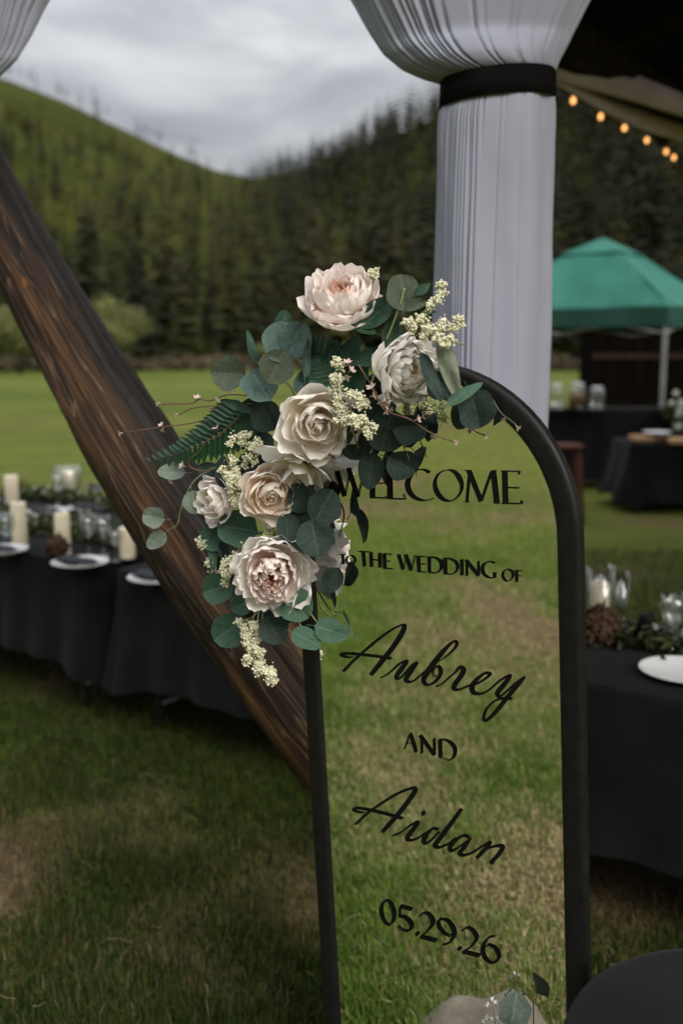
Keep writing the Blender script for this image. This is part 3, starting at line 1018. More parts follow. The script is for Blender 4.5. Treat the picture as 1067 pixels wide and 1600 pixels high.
sp = scatter(560, straws, 9)
sm = MB()
rs = random.Random(77)
for (x, y) in sp:
    a = rs.uniform(0, 6.28)
    l = rs.uniform(0.025, 0.085)
    z = float(ground_height(x, y)) + rs.uniform(0.012, 0.05)
    sm.tube([(x, y, z), (x + math.cos(a) * l * .5, y + math.sin(a) * l * .5, z + rs.uniform(-0.005, 0.02)), (x + math.cos(a + .08) * l, y + math.sin(a + .08) * l, z + rs.uniform(-0.01, 0.02))], 0.0011, 3, False)
M['straw'] = noisemat('dry_straw', G2((0.13, 0.095, 0.05), (0.26, 0.21, 0.115)), 3, 0.8)
s_ = link('straw', sm.mesh('straw', M['straw']))
tag(s_, 'loose dry straw stems lying in the grass', 'straw', kind='stuff')
LETTERS = [
 ('WELCOME', [
  [[-183.9,551.3,-175.2,553.5,-167.1,497.2,-159.4,499.4],[-160.8,499.3,-163.3,499.6,-147.9,539.5,-150.4,539.9],[-155.2,550.6,-146.8,553,-136.5,497.1,-128.9,499.4],[-131,498.6,-133.5,499,-112.7,552.4,-115.2,552.8],[-184.1,551.4,-183.9,552.9,-173,551.3,-172.8,552.7],[-156.5,551.3,-156.3,552.7,-142.4,550.9,-142.2,552.3],[-118.3,551.8,-118.1,553.2,-109.1,551.7,-109,553.1]],
  [[-102.3,551.1,-92.8,551.4,-104.9,498.8,-95.4,499.2],[-104.3,550.5,-104.2,552.3,-69.4,550.5,-69.3,552.2],[-71.3,551.9,-69.4,551.5,-73.8,545.7,-71.8,545.3],[-94.9,524.3,-94.7,526.4,-73.9,524.7,-73.8,526.8],[-105,497.4,-104.7,499.9,-68.2,497.7,-68,500.1],[-72.3,502.8,-70.5,503.8,-69.8,498.5,-67.6,499.6]],
  [[-65.4,551.9,-55.5,552.3,-66.7,498.5,-56.7,499.1],[-67.5,551.6,-67.4,553,-53.9,551.5,-53.8,552.9],[-67.2,497.2,-67,499.6,-29.4,497.5,-29.1,499.9],[-33.4,508,-31,508.6,-30.8,498.6,-28.5,499.2]],
  [[24.4,549.7,21,545.4,22.2,550.7,19,546.8,19.9,551.8,17,548.3,17.5,552.9,15.2,549.5,14.9,553.7,13.3,550.5,12.3,554.1,11.3,551.3,9.7,554.3,9.2,551.8,7.1,554.3,6.9,552.1,4.3,554.1,4.4,552,1.3,553.7,1.7,551.5,-2,553.2,-1.2,550.7,-5.4,552.3,-4,549.5,-8.9,550.8,-6.4,547.9,-12.4,548.6,-8.9,545.6,-15.9,545.7,-11.3,542.7,-19.1,542.6,-13.5,539.5,-21.9,539.5,-15.3,536.5,-24.1,536.3,-16.8,533.7,-25.9,533,-17.9,531.1,-27.2,529.5,-18.7,528.5,-27.9,525.7,-19,525.9,-27.8,521.8,-18.9,523.1,-27.1,517.8,-18.3,519.9,-25.9,513.8,-17.3,516.8,-24.1,510.3,-16.1,514.1,-21.7,507.1,-14.6,511.6,-18.7,504.4,-12.6,509.3,-15.5,502,-10.4,507,-12,500.1,-7.9,505.1,-8.3,498.6,-5.2,503.4,-4.3,497.6,-2.1,502,-0.4,496.9,1.1,500.8,3.2,496.5,4.2,499.9,6.5,496.4,7,499.3,9.6,496.5,9.7,499.1,12.6,497,12.5,499.2,15.7,497.5,15.4,499.5,18.9,498.2,18.5,500.1,22.2,499.2,21.6,501,25.5,500.2,24.9,502.1,28.7,501.1,28.1,503.1]],
  [[59.5,552.2,59.4,554.1,62.7,552,63,554.5,65.4,551.2,66.5,554.5,67.9,550.1,69.9,554,70.1,548.6,73.3,552.9,72.1,546.9,76.5,551.3,74,544.6,79.6,549.1,75.8,542.2,82.3,546.5,77.4,539.6,84.6,543.6,79.1,536.9,86.5,540.2,80.7,533.9,87.9,536.6,82.1,530.9,88.9,532.7,83,528,89.3,529,83.3,525.2,89,525.3,83.3,522.3,88.2,521.8,82.9,519.3,87,518.5,82,516.5,85.5,515.4,80.8,513.8,83.6,512.5,79.1,511.2,81.5,509.8,77.1,508.7,79,507.2,74.7,506.5,76.2,504.9,71.8,504.3,73.1,502.7,68.5,502.4,69.6,500.5,65.1,500.9,65.9,498.8,61.8,500.3,62.1,497.6,58.7,500.5,58.1,497.2,55.4,501.5,53.9,497.4,52.3,502.9,49.7,498.2,49.6,504.5,45.9,499.5,47.3,506.4,42.3,501.4,45.1,508.7,39.1,503.8,43.1,511.2,36.2,506.6,41.4,513.8,33.8,509.7,39.7,516.5,32,513.2,38.1,519.5,30.7,517,36.9,522.6,29.8,520.9,36.1,525.5,29.5,524.7,35.8,528.4,29.7,528.3,35.8,531.4,30.5,531.9,36.3,534.4,31.8,535.3,37.2,537.2,33.3,538.4,38.5,540,35.2,541.4,40.2,542.6,37.5,544.2,42.2,545.1,40.2,546.8,44.8,547.2,43.3,549,48,549,47,550.8,51.9,550.5,51.2,552.3,55.9,551.7,55.5,553.4,59.5,552.2,59.4,554.1]],
  [[99.7,548,103.7,547.8,92.8,499.1,96.9,498.9],[89.2,497.9,89.3,498.9,101.3,498.3,101.3,499.3],[96.7,551.7,104.5,554.6,119.1,499.3,125.9,502],[93.1,552.6,93.3,554.3,103.3,552.4,103.5,554],[124.2,500.8,120.8,501.8,144.9,550.9,141.5,551.9],[142.4,553.3,151.3,554.5,147.4,499,156.3,500.3],[143.3,553.5,143.4,554.8,152.5,553.4,152.6,554.7],[145.9,498.4,146,499.7,158.4,498.4,158.5,499.7]],
  [[163.7,553.9,172.5,554.3,163.4,499,172.3,499.6],[161.9,553,162,554.9,195.9,552.9,196,554.8],[194,554.5,196.3,554,192.1,548.9,194.4,548.4],[172.5,525.3,172.7,527.6,193,525.1,193.2,527.3],[162,498.1,162.1,500.4,197.9,499.2,198,501.4],[194.9,505.1,197.1,506.2,197.6,499.9,200,501.2]],
 ]),
 ('TO THE WEDDING OF', [
  [[-176.7,386.7,-172.5,387.3,-176.3,367.6,-172,368.2],[-183.1,385.9,-182.9,387.1,-166.3,386.3,-166.1,387.5]],
  [[-156,385.6,-155.8,387.3,-154.4,385.4,-153.5,387.2,-152.8,384.7,-151.3,386.7,-151.3,383.7,-149.3,385.9,-150.1,382.7,-147.5,384.8,-149.2,381.6,-146.2,383.4,-148.4,380.4,-145.2,381.8,-147.9,379,-144.6,380,-147.7,377.8,-144.4,378.1,-147.9,376.5,-144.9,376.2,-148.5,375,-145.9,374.3,-149.4,373.6,-147.2,372.5,-150.4,372.3,-148.7,371,-151.8,371.1,-150.5,369.7,-153.6,370,-152.6,368.5,-155.4,369.1,-154.9,367.5,-156.9,368.8,-157.2,367.1,-158.5,369.1,-159.4,367.3,-160.1,369.8,-161.6,367.9,-161.7,370.9,-163.7,368.9,-162.9,372,-165.4,370,-163.9,373.1,-166.7,371.4,-164.6,374.3,-167.7,372.9,-165.1,375.6,-168.4,374.7,-165.2,376.8,-168.6,376.5,-165,378.1,-168.1,378.5,-164.4,379.7,-167.1,380.4,-163.5,381.2,-165.8,382.2,-162.5,382.5,-164.2,383.8,-161.1,383.6,-162.4,385.1,-159.4,384.6,-160.2,386.2,-157.6,385.3,-158,387,-156,385.6,-155.8,387.3]],
  [[-137.9,394.7,-137.7,396.4,-112.5,395.3,-112.3,397],[-129.9,395.2,-124.1,396,-128.7,367.5,-123,368.3]],
  [[-112.6,395.7,-107,396.3,-112.9,367.7,-107.2,368.3],[-93.2,395.8,-87.6,396.4,-93.8,368.1,-88.2,368.7],[-108.3,381.4,-108,383.1,-91.7,381.3,-91.5,383]],
  [[-83.5,395.3,-77.6,396,-83.5,367.4,-77.5,368.1],[-82.6,395,-82.4,396.4,-65,395,-64.7,396.3],[-66.5,396.1,-65.1,395.8,-68.1,392.6,-66.6,392.3],[-79.5,381,-79.2,382.7,-67.7,381.1,-67.4,382.7],[-82.2,366.8,-82,368.5,-63.5,367.5,-63.3,369.2]],
  [[-51.9,394.9,-46.7,396.7,-43.3,367.6,-38.1,369.5],[-39.3,369.5,-40.8,369.7,-32,391.7,-33.5,391.9],[-36.6,395.6,-31.1,397.6,-26.6,367.3,-21.1,369.3],[-22.5,368.9,-24.3,369.1,-13,396.3,-14.8,396.6],[-52.3,395.6,-52.1,396.6,-45.5,395.6,-45.3,396.6],[-36.8,395.9,-36.7,396.9,-30.1,395.9,-30,396.9],[-17.2,395.9,-17,396.9,-11.5,395.8,-11.4,396.8]],
  [[-10.5,395.8,-4.9,396.5,-9.7,367.2,-4,368],[-10.3,395.4,-10,396.9,7.5,395.4,7.7,396.9],[-5.3,381.6,-5.1,383.1,6.5,381.6,6.7,383.1],[-8.8,366.9,-8.6,368.4,7.2,367.2,7.3,368.7]],
  [[12.9,396,17.7,396.5,12,368,16.8,368.5],[9.7,395.3,9.8,396.7,10.7,395.3,10.8,396.8,11.6,395.3,11.7,396.9,12.6,395.4,12.8,396.9,14.3,395.4,14.5,397,16.9,395.5,17,397.2,19.9,395.6,20.1,397.5,23.1,395.6,23.5,397.6,26,395.2,26.8,397.4,28.7,394.2,30.1,396.8,31.3,392.8,33.4,395.9,33.6,391.2,36.5,394.7,35.2,389.8,39.1,393.1,36.2,388.3,41,391.1,36.8,386.8,42.2,388.7,37.2,385,42.7,386.3,37.4,383.3,42.9,383.9,37.4,381.5,42.6,381.5,37.1,379.7,41.8,379,36.6,377.8,40.6,376.6,35.7,376.1,39,374.4,34.5,374.3,37.1,372.5,32.9,372.6,34.8,370.6,31,371,32.1,369.1,28.6,369.8,29.1,367.9,25.6,369.2,25.6,367.4,22,369,21.7,367.3,18,369,17.8,367.3,14.1,368.9,13.9,367.3]],
  [[44.3,396,50.5,396.6,44,368.1,50.2,368.8],[43.7,395.7,43.8,397,46.7,395.7,46.8,397.3,49.6,395.9,49.7,397.6,52.4,395.9,52.7,397.8,55.2,395.5,55.9,397.7,58.2,394.6,59.4,397.2,61.4,393.4,63,396.5,64.3,392,66.6,395.4,66.4,390.6,69.5,394,67.7,389.1,71.8,392.1,68.7,387.5,73.3,389.9,69.4,385.8,74.3,387.5,69.8,384.1,74.8,385.1,69.9,382.5,74.7,382.7,69.8,380.7,74.1,380.2,69.3,378.9,73,377.8,68.5,377.1,71.5,375.7,67.3,375.3,69.7,373.7,65.8,373.5,67.5,371.8,63.8,371.9,64.9,370.1,61.4,370.7,61.9,368.8,58.3,369.9,58.3,368.1,54.5,369.6,54.3,367.7,50.3,369.5,50.2,367.5,46.3,369.2,46.1,367.3]],
  [[78.3,397,83.6,397.5,77.7,368,83,368.6]],
  [[89.1,396.3,92.6,396.6,88.3,368.4,91.9,368.7],[87.1,394.6,91.7,398.1,110.9,368.7,115.1,372],[111.8,396.5,114.9,396.8,111.4,371.7,114.6,372],[86.8,396,86.8,396.9,92.1,396.4,92.1,397.3]],
  [[145.5,396.5,143.9,393.9,144.1,397,142.5,394.7,142.6,397.6,141.2,395.6,140.9,398.2,140,396.2,139.1,398.5,138.6,396.6,137.2,398.5,137,396.7,135.1,398.4,135.1,396.6,132.9,398.1,133.3,396.2,130.8,397.5,131.5,395.5,128.5,396.6,129.6,394.4,126,395.5,127.7,393,123.6,394,126.1,391.5,121.5,392.2,124.9,390,119.8,390.1,124.1,388.5,118.6,387.7,123.5,386.8,117.8,385.2,123.2,385,117.6,382.7,123.1,383.4,117.9,380.1,123.3,381.6,118.7,377.6,123.8,379.7,119.9,375.2,124.6,377.8,121.5,373.1,125.5,376.1,123.5,371.4,126.7,374.7,125.9,370.1,128.4,373.3,128.2,369.2,130.2,372.1,130.3,368.4,131.8,371.1,132.2,368.1,133.2,370.5,133.9,368,134.4,370.1,135.5,368.2,135.7,369.9,137,368.3,137.1,369.8,138.6,368.3,138.5,370,140.1,368.4,139.9,370.4,141.7,368.6,141.4,371,143.2,368.7,142.9,371.4],[141.5,378.5,146.2,378.9,141.1,369.3,145.9,369.7],[139.9,377.8,140,379,148.4,378.3,148.5,379.4]],
  [[168.8,385.8,168.9,387.7,170.4,385.5,171.2,387.6,172.1,384.6,173.6,387.2,173.7,383.5,175.9,386.4,174.8,382.5,177.8,385.2,175.4,381.5,179.1,383.6,175.9,380.4,179.8,381.8,176.2,379.1,180,379.8,176.3,377.8,179.9,377.9,176.1,376.2,179.4,375.8,175.8,374.4,178.5,373.7,175.1,372.7,177.4,371.7,174.2,371.2,175.9,369.9,172.8,369.8,174.1,368.3,170.9,368.5,172,366.8,169.1,367.6,169.6,365.7,167.5,367.3,167.3,365.1,166.2,367.6,165,365.3,164.7,368.6,162.8,366.2,163.4,369.9,160.8,367.5,162.4,371.2,159.2,369,161.7,372.5,158.1,370.7,161.2,374,157.4,372.7,160.9,375.5,157.1,374.8,160.9,377,157.2,376.9,161,378.4,157.7,378.9,161.4,380,158.6,380.8,162,381.4,159.8,382.6,162.9,382.7,161.2,384.1,164.1,383.9,162.9,385.4,165.6,384.9,164.8,386.5,167.2,385.6,166.8,387.3,168.8,385.8,168.9,387.7]],
  [[182.5,385.8,186.8,386.4,182.7,366.1,187,366.6],[181.2,385.5,181.4,386.7,195.2,385.6,195.4,386.8],[185.9,376.8,186.1,378,194.2,376.8,194.3,378]],
 ]),
 ('Aubrey', [
  [[-185.2,154.1,-189.7,157.2,-180.7,158.7,-185.1,161.7,-176.2,163.2,-180.6,166.1,-171.8,167.7,-176,170.6,-167.3,172.2,-171.3,175.1,-162.5,176.6,-166.5,179.6,-157.7,181.1,-161.5,184.1,-152.7,185.5,-156.4,188.6,-147.6,189.9,-151.2,193,-142.3,194.4,-145.9,197.6,-136.8,199,-140.4,202.2,-131.1,203.8,-134.7,207.1,-125.1,208.7,-128.8,212,-119.1,213.6,-122.8,217.1,-113,218.5,-116.6,222.1,-106.9,223.4,-110.5,227,-100.6,228.3,-104.1,231.9,-94.1,233.4,-97.4,236.9,-87.7,238.3,-90.8,241.7,-81.6,242.9,-84.5,246.2,-76,246.8,-78.7,250.2,-71,250.1,-73.4,253.5,-66.3,253.1,-68.5,256.5,-62,255.6,-64,259,-58.1,257.7,-60,261.1,-54.8,259.4,-56.5,262.9,-52.1,260.8,-53.6,264.2,-50.1,261.7,-51.2,265.2,-48.5,262.2,-49.1,265.8,-47.3,262.4,-47.4,266.2,-46.3,262.4,-45.8,266.5,-45.6,262.2,-44.4,266.7,-45.7,261.9,-42.5,266.8,-46.6,262.1,-40.5,265.7,-47.2,262.4,-39.5,263.7,-47.6,261.7,-39.4,261.7,-48.3,260.1,-39.8,259.4,-49.2,258.1,-40.5,256.8,-50.4,255.5,-41.7,253.6,-52.1,252.5,-43.4,249.9,-54.4,248.8,-45.8,245.7,-57.5,244.3,-49,240.8,-61.2,238.9,-52.8,235.2,-65.5,233,-57.2,229.2,-70,227,-61.8,223,-74.5,221.1,-66.5,217,-79.1,215.5,-71.2,211.2,-84,209.8,-76.1,205.3,-89.1,204.1,-81.1,199.4,-94.4,198.2,-86.2,193.4,-99.7,192.1,-91.5,187.4,-105,185.8,-97,181.2,-110.4,179.3,-102.7,174.9,-115.8,172.7,-108.5,168.5,-121.3,166,-114.4,162.1,-126.9,159.4,-120.2,155.7]],
  [[-162.8,187.7,-162.8,186.1,-165.3,187.4,-165.3,185.6,-167.8,187.1,-167.8,185,-170.3,186.9,-170.4,184.4,-172.7,186.7,-173,183.9,-175,186.7,-175.7,183.6,-177.4,186.9,-178.5,183.5,-180,187.3,-181.4,183.5,-182.6,187.8,-184.3,183.6,-184.8,188.2,-186.8,183.8,-186.6,188.6,-188.9,184,-188,188.9,-190.5,184.3,-188.8,189.1,-191.8,184.7,-189.2,189.2,-192.9,185.3,-189.1,188.9,-193.9,186.4,-189,188.3,-194,187.9,-189,188.2,-193.7,189.1,-189,188.2,-192.8,190.4,-188.9,188.3,-191.3,191.8,-188.1,188.6,-189.1,192.8,-186.2,189,-186.4,193.6,-183,189.5,-182.8,194.2,-178.8,190,-178.4,194.8,-174,190.5,-173.5,195.4,-168.9,190.9,-168.3,195.9,-163.9,191.3,-163.1,196.4,-158.8,191.7,-158,196.7,-153.6,192.1,-152.7,196.9,-148.2,192.4,-147.3,197.1,-142.7,192.7,-141.8,197.3,-137.1,192.9,-136.3,197.6,-131.6,193.2,-130.7,197.8,-126,193.4,-125.2,198.1,-120.4,193.6,-119.5,198.4,-114.6,193.8,-113.7,198.7,-108.7,193.9,-107.7,198.8,-102.5,194,-101.4,198.9,-96.1,194,-94.9,199,-89.5,194.1,-88.4,199,-83,194.1,-81.8,199,-76.5,194.1,-75.4,199]],
  [[-100.1,154.3,-101.4,156.4,-97.2,155.9,-98.5,158.2,-94.2,157.5,-95.6,159.9,-91.2,159.1,-92.7,161.6,-88.2,160.9,-90,163.4,-85.3,162.8,-87.3,165.3,-82.4,164.9,-84.7,167.3,-79.6,167.2,-82.1,169.5,-76.9,169.5,-79.5,171.8,-74.2,171.8,-76.8,174.2,-71.5,174.2,-74.2,176.5,-68.8,176.6,-71.6,178.9,-66.1,179.2,-69,181.5,-63.4,181.7,-66.4,184.1,-60.8,184,-63.6,186.6,-58.3,186,-60.8,188.9,-55.4,187.9,-57.7,191.1,-52.4,189.7,-54.4,193.2,-49.3,191.3,-51.3,195,-46.7,192.6,-48.4,196.6,-44.8,193.3,-46.1,197.7,-43.8,193.5,-44.2,198.5,-43.9,193.3,-42.1,199,-45.5,194,-39.3,197.7,-46,195.1,-38.7,195.1,-46.4,194.9,-39.4,192.9,-47.6,193.4,-40.7,190.4,-49.7,191,-42.8,187.4,-52.2,188,-45.2,184.2,-55,184.9,-47.6,181,-57.4,182,-49.8,178.1,-59.6,179.2,-52,175.2,-62,176.3,-54.3,172.3,-64.3,173.3,-56.5,169.6,-66.3,170.4,-58.3,167.2,-67.9,167.7,-59.7,165.3,-68.9,165.2,-60.7,163.8,-69.5,162.8,-61.5,162.5,-69.6,160.7,-62,161.6,-69.1,158.6,-62.3,161.3,-67.5,156.8,-63,161.7,-65.1,156.4,-63.4,161.6,-62.7,156.8,-62.7,161.4,-60.4,157.6,-61.4,161.6,-57.9,159,-59.7,162.2,-55.5,160.7,-57.8,163.3,-52.9,163,-55.6,165.2,-50.2,165.9,-53.1,167.8,-47.4,169,-50.4,170.8,-44.6,172.1,-47.6,174,-41.9,175,-44.9,177,-39.1,177.9,-42.1,179.9,-36.3,180.9,-39.4,183,-33.6,183.9,-36.6,186,-31,186.5,-34,188.7,-28.8,188.5,-31.7,191.1,-26.8,190.1,-29.5,193.1,-24.9,191.3,-27.4,194.7,-23.3,192.1,-25.6,196,-22.1,192.5,-24,197.1,-21.5,192.6,-22.7,197.7,-21.8,192.4,-21.4,198.3,-24.8,194.2,-17.8,196.4,-24.8,195.7,-18.1,193.9,-25.5,195,-18.9,192.4,-26.9,193.2,-20.2,190.2,-29.4,190,-22.5,186.7,-32.9,185.6,-25.8,182.1,-36.8,180.6,-29.4,177.1,-40.5,175.8,-32.9,172.3,-43.4,171.9,-35.6,168.4,-45.4,169,-37.5,165.6,-47,166.5,-39.1,163.4,-48.3,164.2,-40.2,162,-49.3,161.8,-40.7,161.2,-49.4,159.1,-41,161.1,-48.4,156.7,-41.3,160.9,-46.5,155.2,-41.3,160.3,-44.3,154.5,-40.8,159.5,-41.9,154.2,-39.9,158.8,-39.5,154.3,-38.8,158.5,-37.1,154.8,-37.2,158.6,-34.6,155.6,-35.3,159.1,-32,156.6,-33.1,159.9,-29.2,157.9,-30.8,161.1,-26.5,159.5,-28.5,162.4,-23.9,161.4,-26.2,164,-21.2,163.6,-23.8,166.1,-18.6,166,-21.2,168.3,-15.9,168.5,-18.6,170.8,-13.3,170.9,-15.9,173.2,-10.6,173.4,-13.2,175.7,-7.9,176.1,-10.4,178.2,-5.2,178.8,-7.5,180.8,-2.4,181.5,-4.7,183.4,0.3,184.1,-1.8,185.9]],
  [[23.9,203.1,23,204.6,26.9,204.9,26,206.5,29.9,206.5,28.9,208.3,33,208.3,31.8,210.2,36.1,210.3,34.7,212.2,39.4,212.6,37.8,214.5,43,215.4,41.1,217.3,46.9,218.5,44.7,220.6,50.7,221.8,48.3,224,54.3,225.1,51.7,227.3,57.4,228,54.5,230.2,60,230.7,56.8,232.8,62.2,233.2,58.7,235.3,64.2,235.6,60.3,237.5,65.7,237.9,61.5,239.5,66.9,240,62.4,241,67.6,242.2,62.8,242.3,67.7,244.2,62.9,243.2,67.4,245.9,62.8,244,66.5,247.3,62.6,244.6,65.4,248.4,62.4,244.8,63.9,249,62,245,62.2,249.2,61.4,245.1,60.1,249,60.6,245,57.8,248.2,59.5,244.5,55.3,246.8,57.8,243.4,52.5,244.9,55.7,241.5,49.4,242.6,53.2,239,46,239.7,50.5,236,42.4,236.5,47.5,232.6,38.6,232.9,44.3,228.9,34.6,228.9,40.8,224.7,30.2,224.2,37,219.9,25.7,219.3,33.1,214.9,21.4,214.4,29.2,209.8,17.4,209.7,25.6,205.1,13.6,205.1,22.3,200.6,10.1,200.6,19.1,196.1,6.7,196.2,16,191.7,3.7,192,13,187.6,0.9,188.2,10.2,183.7,-1.6,184.7,7.5,180.2,-4,181.4,5,177,-6.1,178.2,2.7,174.2,-8,175.1,0.9,171.8,-9.5,172.1,-0.6,169.7,-10.5,169.3,-1.6,168.1,-11,166.7,-2.3,166.6,-11,164.4,-2.9,165.4,-10.7,162.5,-3.2,164.3,-10.2,160.7,-3.3,163.2,-9.3,159,-3.3,162.2,-8.1,157.6,-3,161.3,-6.7,156.5,-2.5,160.5,-5.1,155.6,-1.9,159.8,-3.3,155.1,-1.1,159.4,-1.4,155,-0.2,159.1,0.6,155.1,1,159.1,2.7,155.5,2.4,159.3,4.8,156.2,4.1,159.7,7.1,157.1,5.9,160.5,9.5,158.1,7.9,161.7,12.3,159.5,10.2,163.2,15.1,161,12.4,164.9,18,162.9,14.6,166.7,20.7,165.1,16.5,168.6,23.2,167.6,18.4,170.7,25.7,170.4,20.3,173.2,27.9,173.3,22.1,175.9,29.8,176.2,23.7,178.4,31.4,179,24.8,180.5,32.5,181.6,25.5,182.3,33.2,184.1,25.9,184,33.5,186.5,26,185.5,33.4,188.7,26.1,187,33.1,190.6,26,188.4,32.5,192.5,25.8,189.6,31.5,194.3,25.5,190.9,30.2,195.8,25.1,192.1,28.7,197,24.6,192.9,26.8,197.8,24.4,193.3,24.7,197.8,24.1,193.5,22.7,197.2,23.4,193.5,20.8,196.3,22.3,193.2,19.1,195,21,192.6,17.5,193.6,19.9,191.7,16.1,191.8,18.6,190.5,14.7,189.7,17.2,188.7,13.4,187.4,15.9,186.6,12.3,185.2,14.8,184.7,11.7,183.3,14.2,183.2,11.5,181.6,14,182.1,11.8,180.1,14.1,181.1,12.4,178.9,14.5,180.1,13.1,177.9,15,179.3,14,177,15.7,178.5,15,176.3,16.4,177.9,16.3,175.7,17.4,177.4,17.6,175.3,18.5,177,18.8,175,19.7,176.6,20,174.6,20.9,176.1]],
  [[19.8,156,18.7,158.7,22.3,157.2,21.3,159.9,24.8,158.3,23.9,161.1,27.5,159.5,26.3,162.2,30.2,161.1,28.8,163.5,33.2,163,31.4,165.3,36.3,165.6,34.2,167.7,39.5,168.7,37.2,170.6,42.8,171.9,40.3,173.8,45.9,175,43.4,177,48.8,177.8,46.4,180,51.6,180.3,49.3,182.6,54.4,182.7,52.1,185,57.1,184.9,54.8,187.3,59.6,187.1,57.2,189.4,61.9,189.1,59.1,191.4,64,191.1,60.6,193.2,65.6,193,61.7,195,67,194.6,62.6,196.8,68.2,195.8,63.7,198.5,69.1,196.6,65,200.1,70,197.4,66.4,201.4,70.7,198,67.9,202.4,71.1,198.3,69.5,203.2,71.2,198.4,71.4,203.6,71.2,198.4,73.4,203.6,71.6,198,75.2,203.3,72.2,197.3,77,202.6,72.6,196.5,78.8,201.5,72.6,195.8,80.3,199.8,72.5,195.4,81.1,197.5,72.3,194.8,81,195,72.1,193.7,80.4,192.7,71.5,192.2,79.4,190.2,70.5,190.3,78,187.7,69.2,188,76.3,184.9,67.1,185.2,74,181.5,64.3,181.8,71.2,177.8,61.1,178.1,68.3,173.9,58.1,174.4,65.6,170.4,55.7,171.1,63.7,167.7,54.1,168.2,62.2,165.5,52.9,165.6,61.1,163.7,52.1,163,60.3,162.3,51.8,160.5,59.9,161.5,52.3,158,59.6,161.3,54,156.2,59.3,161.2,56.2,155.3,59.6,160.6,58.6,155.1,60.4,160,61,155.3,61.8,159.6,63.4,155.8,63.3,159.5,65.9,156.6,65.2,160,68.6,157.8,67.5,161,71.3,159.1,70,162.3,74,160.5,72.7,163.7,76.6,161.8,75.3,165.1,79.1,163,77.7,166.3,81.5,164.3,80.1,167.5,83.9,165.5,82.5,168.8,86.3,166.8,85.1,170.1,89,168,87.9,171.4,91.9,169.2,91.1,172.7,95.1,170.4,94.4,173.9,98.5,171.6,97.7,175,102.1,173.1,101,176.4,105.6,174.8,104.1,178,109.2,176.9,107.3,180.1,113,179.4,110.8,182.5,116.6,181.9,114.1,185.2,119.9,184.4,117.2,187.7,122.7,186.5,119.8,189.9,125.1,188.3,121.9,191.8,127.2,190.1,123.6,193.5,129,191.7,124.9,194.9,130.4,193.3,125.8,196,131.5,195,126.2,196.6,132,197,126.3,196.4,131.4,198.9,126.6,195.8,130,199.9,126.9,195.8,128.5,200.2,126.7,196,127.1,200.3,126.1,196.2,125.6,200.3,124.9,196.2,123.8,200.2,123.6,196.1,121.7,199.9,122.1,195.7,119.2,199.2,120.5,195.1,116.5,197.9,118.7,194,113.5,196.1,116.4,192.2,110.2,193.9,113.7,189.8,106.8,191.2,110.9,187.1,103.5,188.4,108.2,184.3,100.4,185.6,105.8,181.5,97.6,182.7,103.6,178.8,94.9,179.6,101.6,175.9,92.3,176.3,99.7,173,90.1,172.9,98.4,170.5,88.6,169.4,97.6,168.5,88,165.9,97.2,166.9,88.2,162.6,97,165.1,89,159.7,97.1,163.3,90.4,157.3,97.5,161.8,92.3,155.3,97.9,160.8,94.9,154.1,98.5,160.1,97.8,153.8,99.8,159.5,100.7,154,101.8,159.1,103.5,154.4,104,159,106.1,155,106.2,159.1,108.6,155.6,108.4,159.4,111.2,156.4,110.6,160,113.8,157.4,112.8,160.8,116.5,158.7,115.1,161.9,119.2,160.3,117.5,163.3,122,162.2,120.1,165,124.9,164.4,122.8,167.1,127.8,166.8,125.6,169.4,130.8,169.4,128.5,171.9,133.9,172.1,131.4,174.6,137.1,175.1,134.5,177.5,140.4,178.3,137.7,180.7,143.8,181.5,141,184.1,147.1,184.6,144.3,187.4,150.2,187.1,147.5,190.3,153.3,189.5,150.9,192.9,156.6,191.6,154.3,195.4,159.7,193.6,157.6,197.5,162.5,195.1,160.5,199.3,164.5,196,162.9,200.6,165.8,196.4,164.7,201.5,166,196.4,166.8,202.1,164.4,197,169.7,201.1,163.9,198.4,170.3,198.2,163.5,198,169.6,195.8,162.1,196.1,168,193.1,159.7,193.1,165.8,189.6,156.7,189.5,163.1,185.7,153.7,185.9,160.4,181.8,151,182.6,157.8,178.3,148.5,179.5,155.2,175,145.8,176.4,152.5,171.7,143.1,173.2,149.9,168.8,140.7,170,147.9,166.3,138.9,166.7,146.7,164.7,138.2,163.4,146.2,163.8,138.6,160.7,145.8,162.9,139.8,158.6,145.6,162,141.3,157.2,145.6,161.1,143.2,156.5,145.5,160.8,145.3,156.5,145.5,160.6,147.2,157.2,146.1,160.7,149,158.3,147.3,161.3,150.9,159.6,148.9,162.4,153,161.3,150.8,163.9,155.5,163.4,153.1,165.9,158.3,166,155.8,168.4,161.3,168.8,158.7,171.3,164.4,171.7,161.6,174.3,167.3,174.6,164.5,177.1,170.1,177.4,167.2,179.9,172.8,180.3,170,182.7,175.6,183.2,172.7,185.6,178.3,185.9,175.6,188.5,181,188.5,178.5,191.2,183.8,190.8,181.4,193.7,186.7,193,184.4,196.1,189.6,195.2,187.3,198.3,192.5,197.3,190.2,200.5,195.5,199.5,193.1,202.7]],
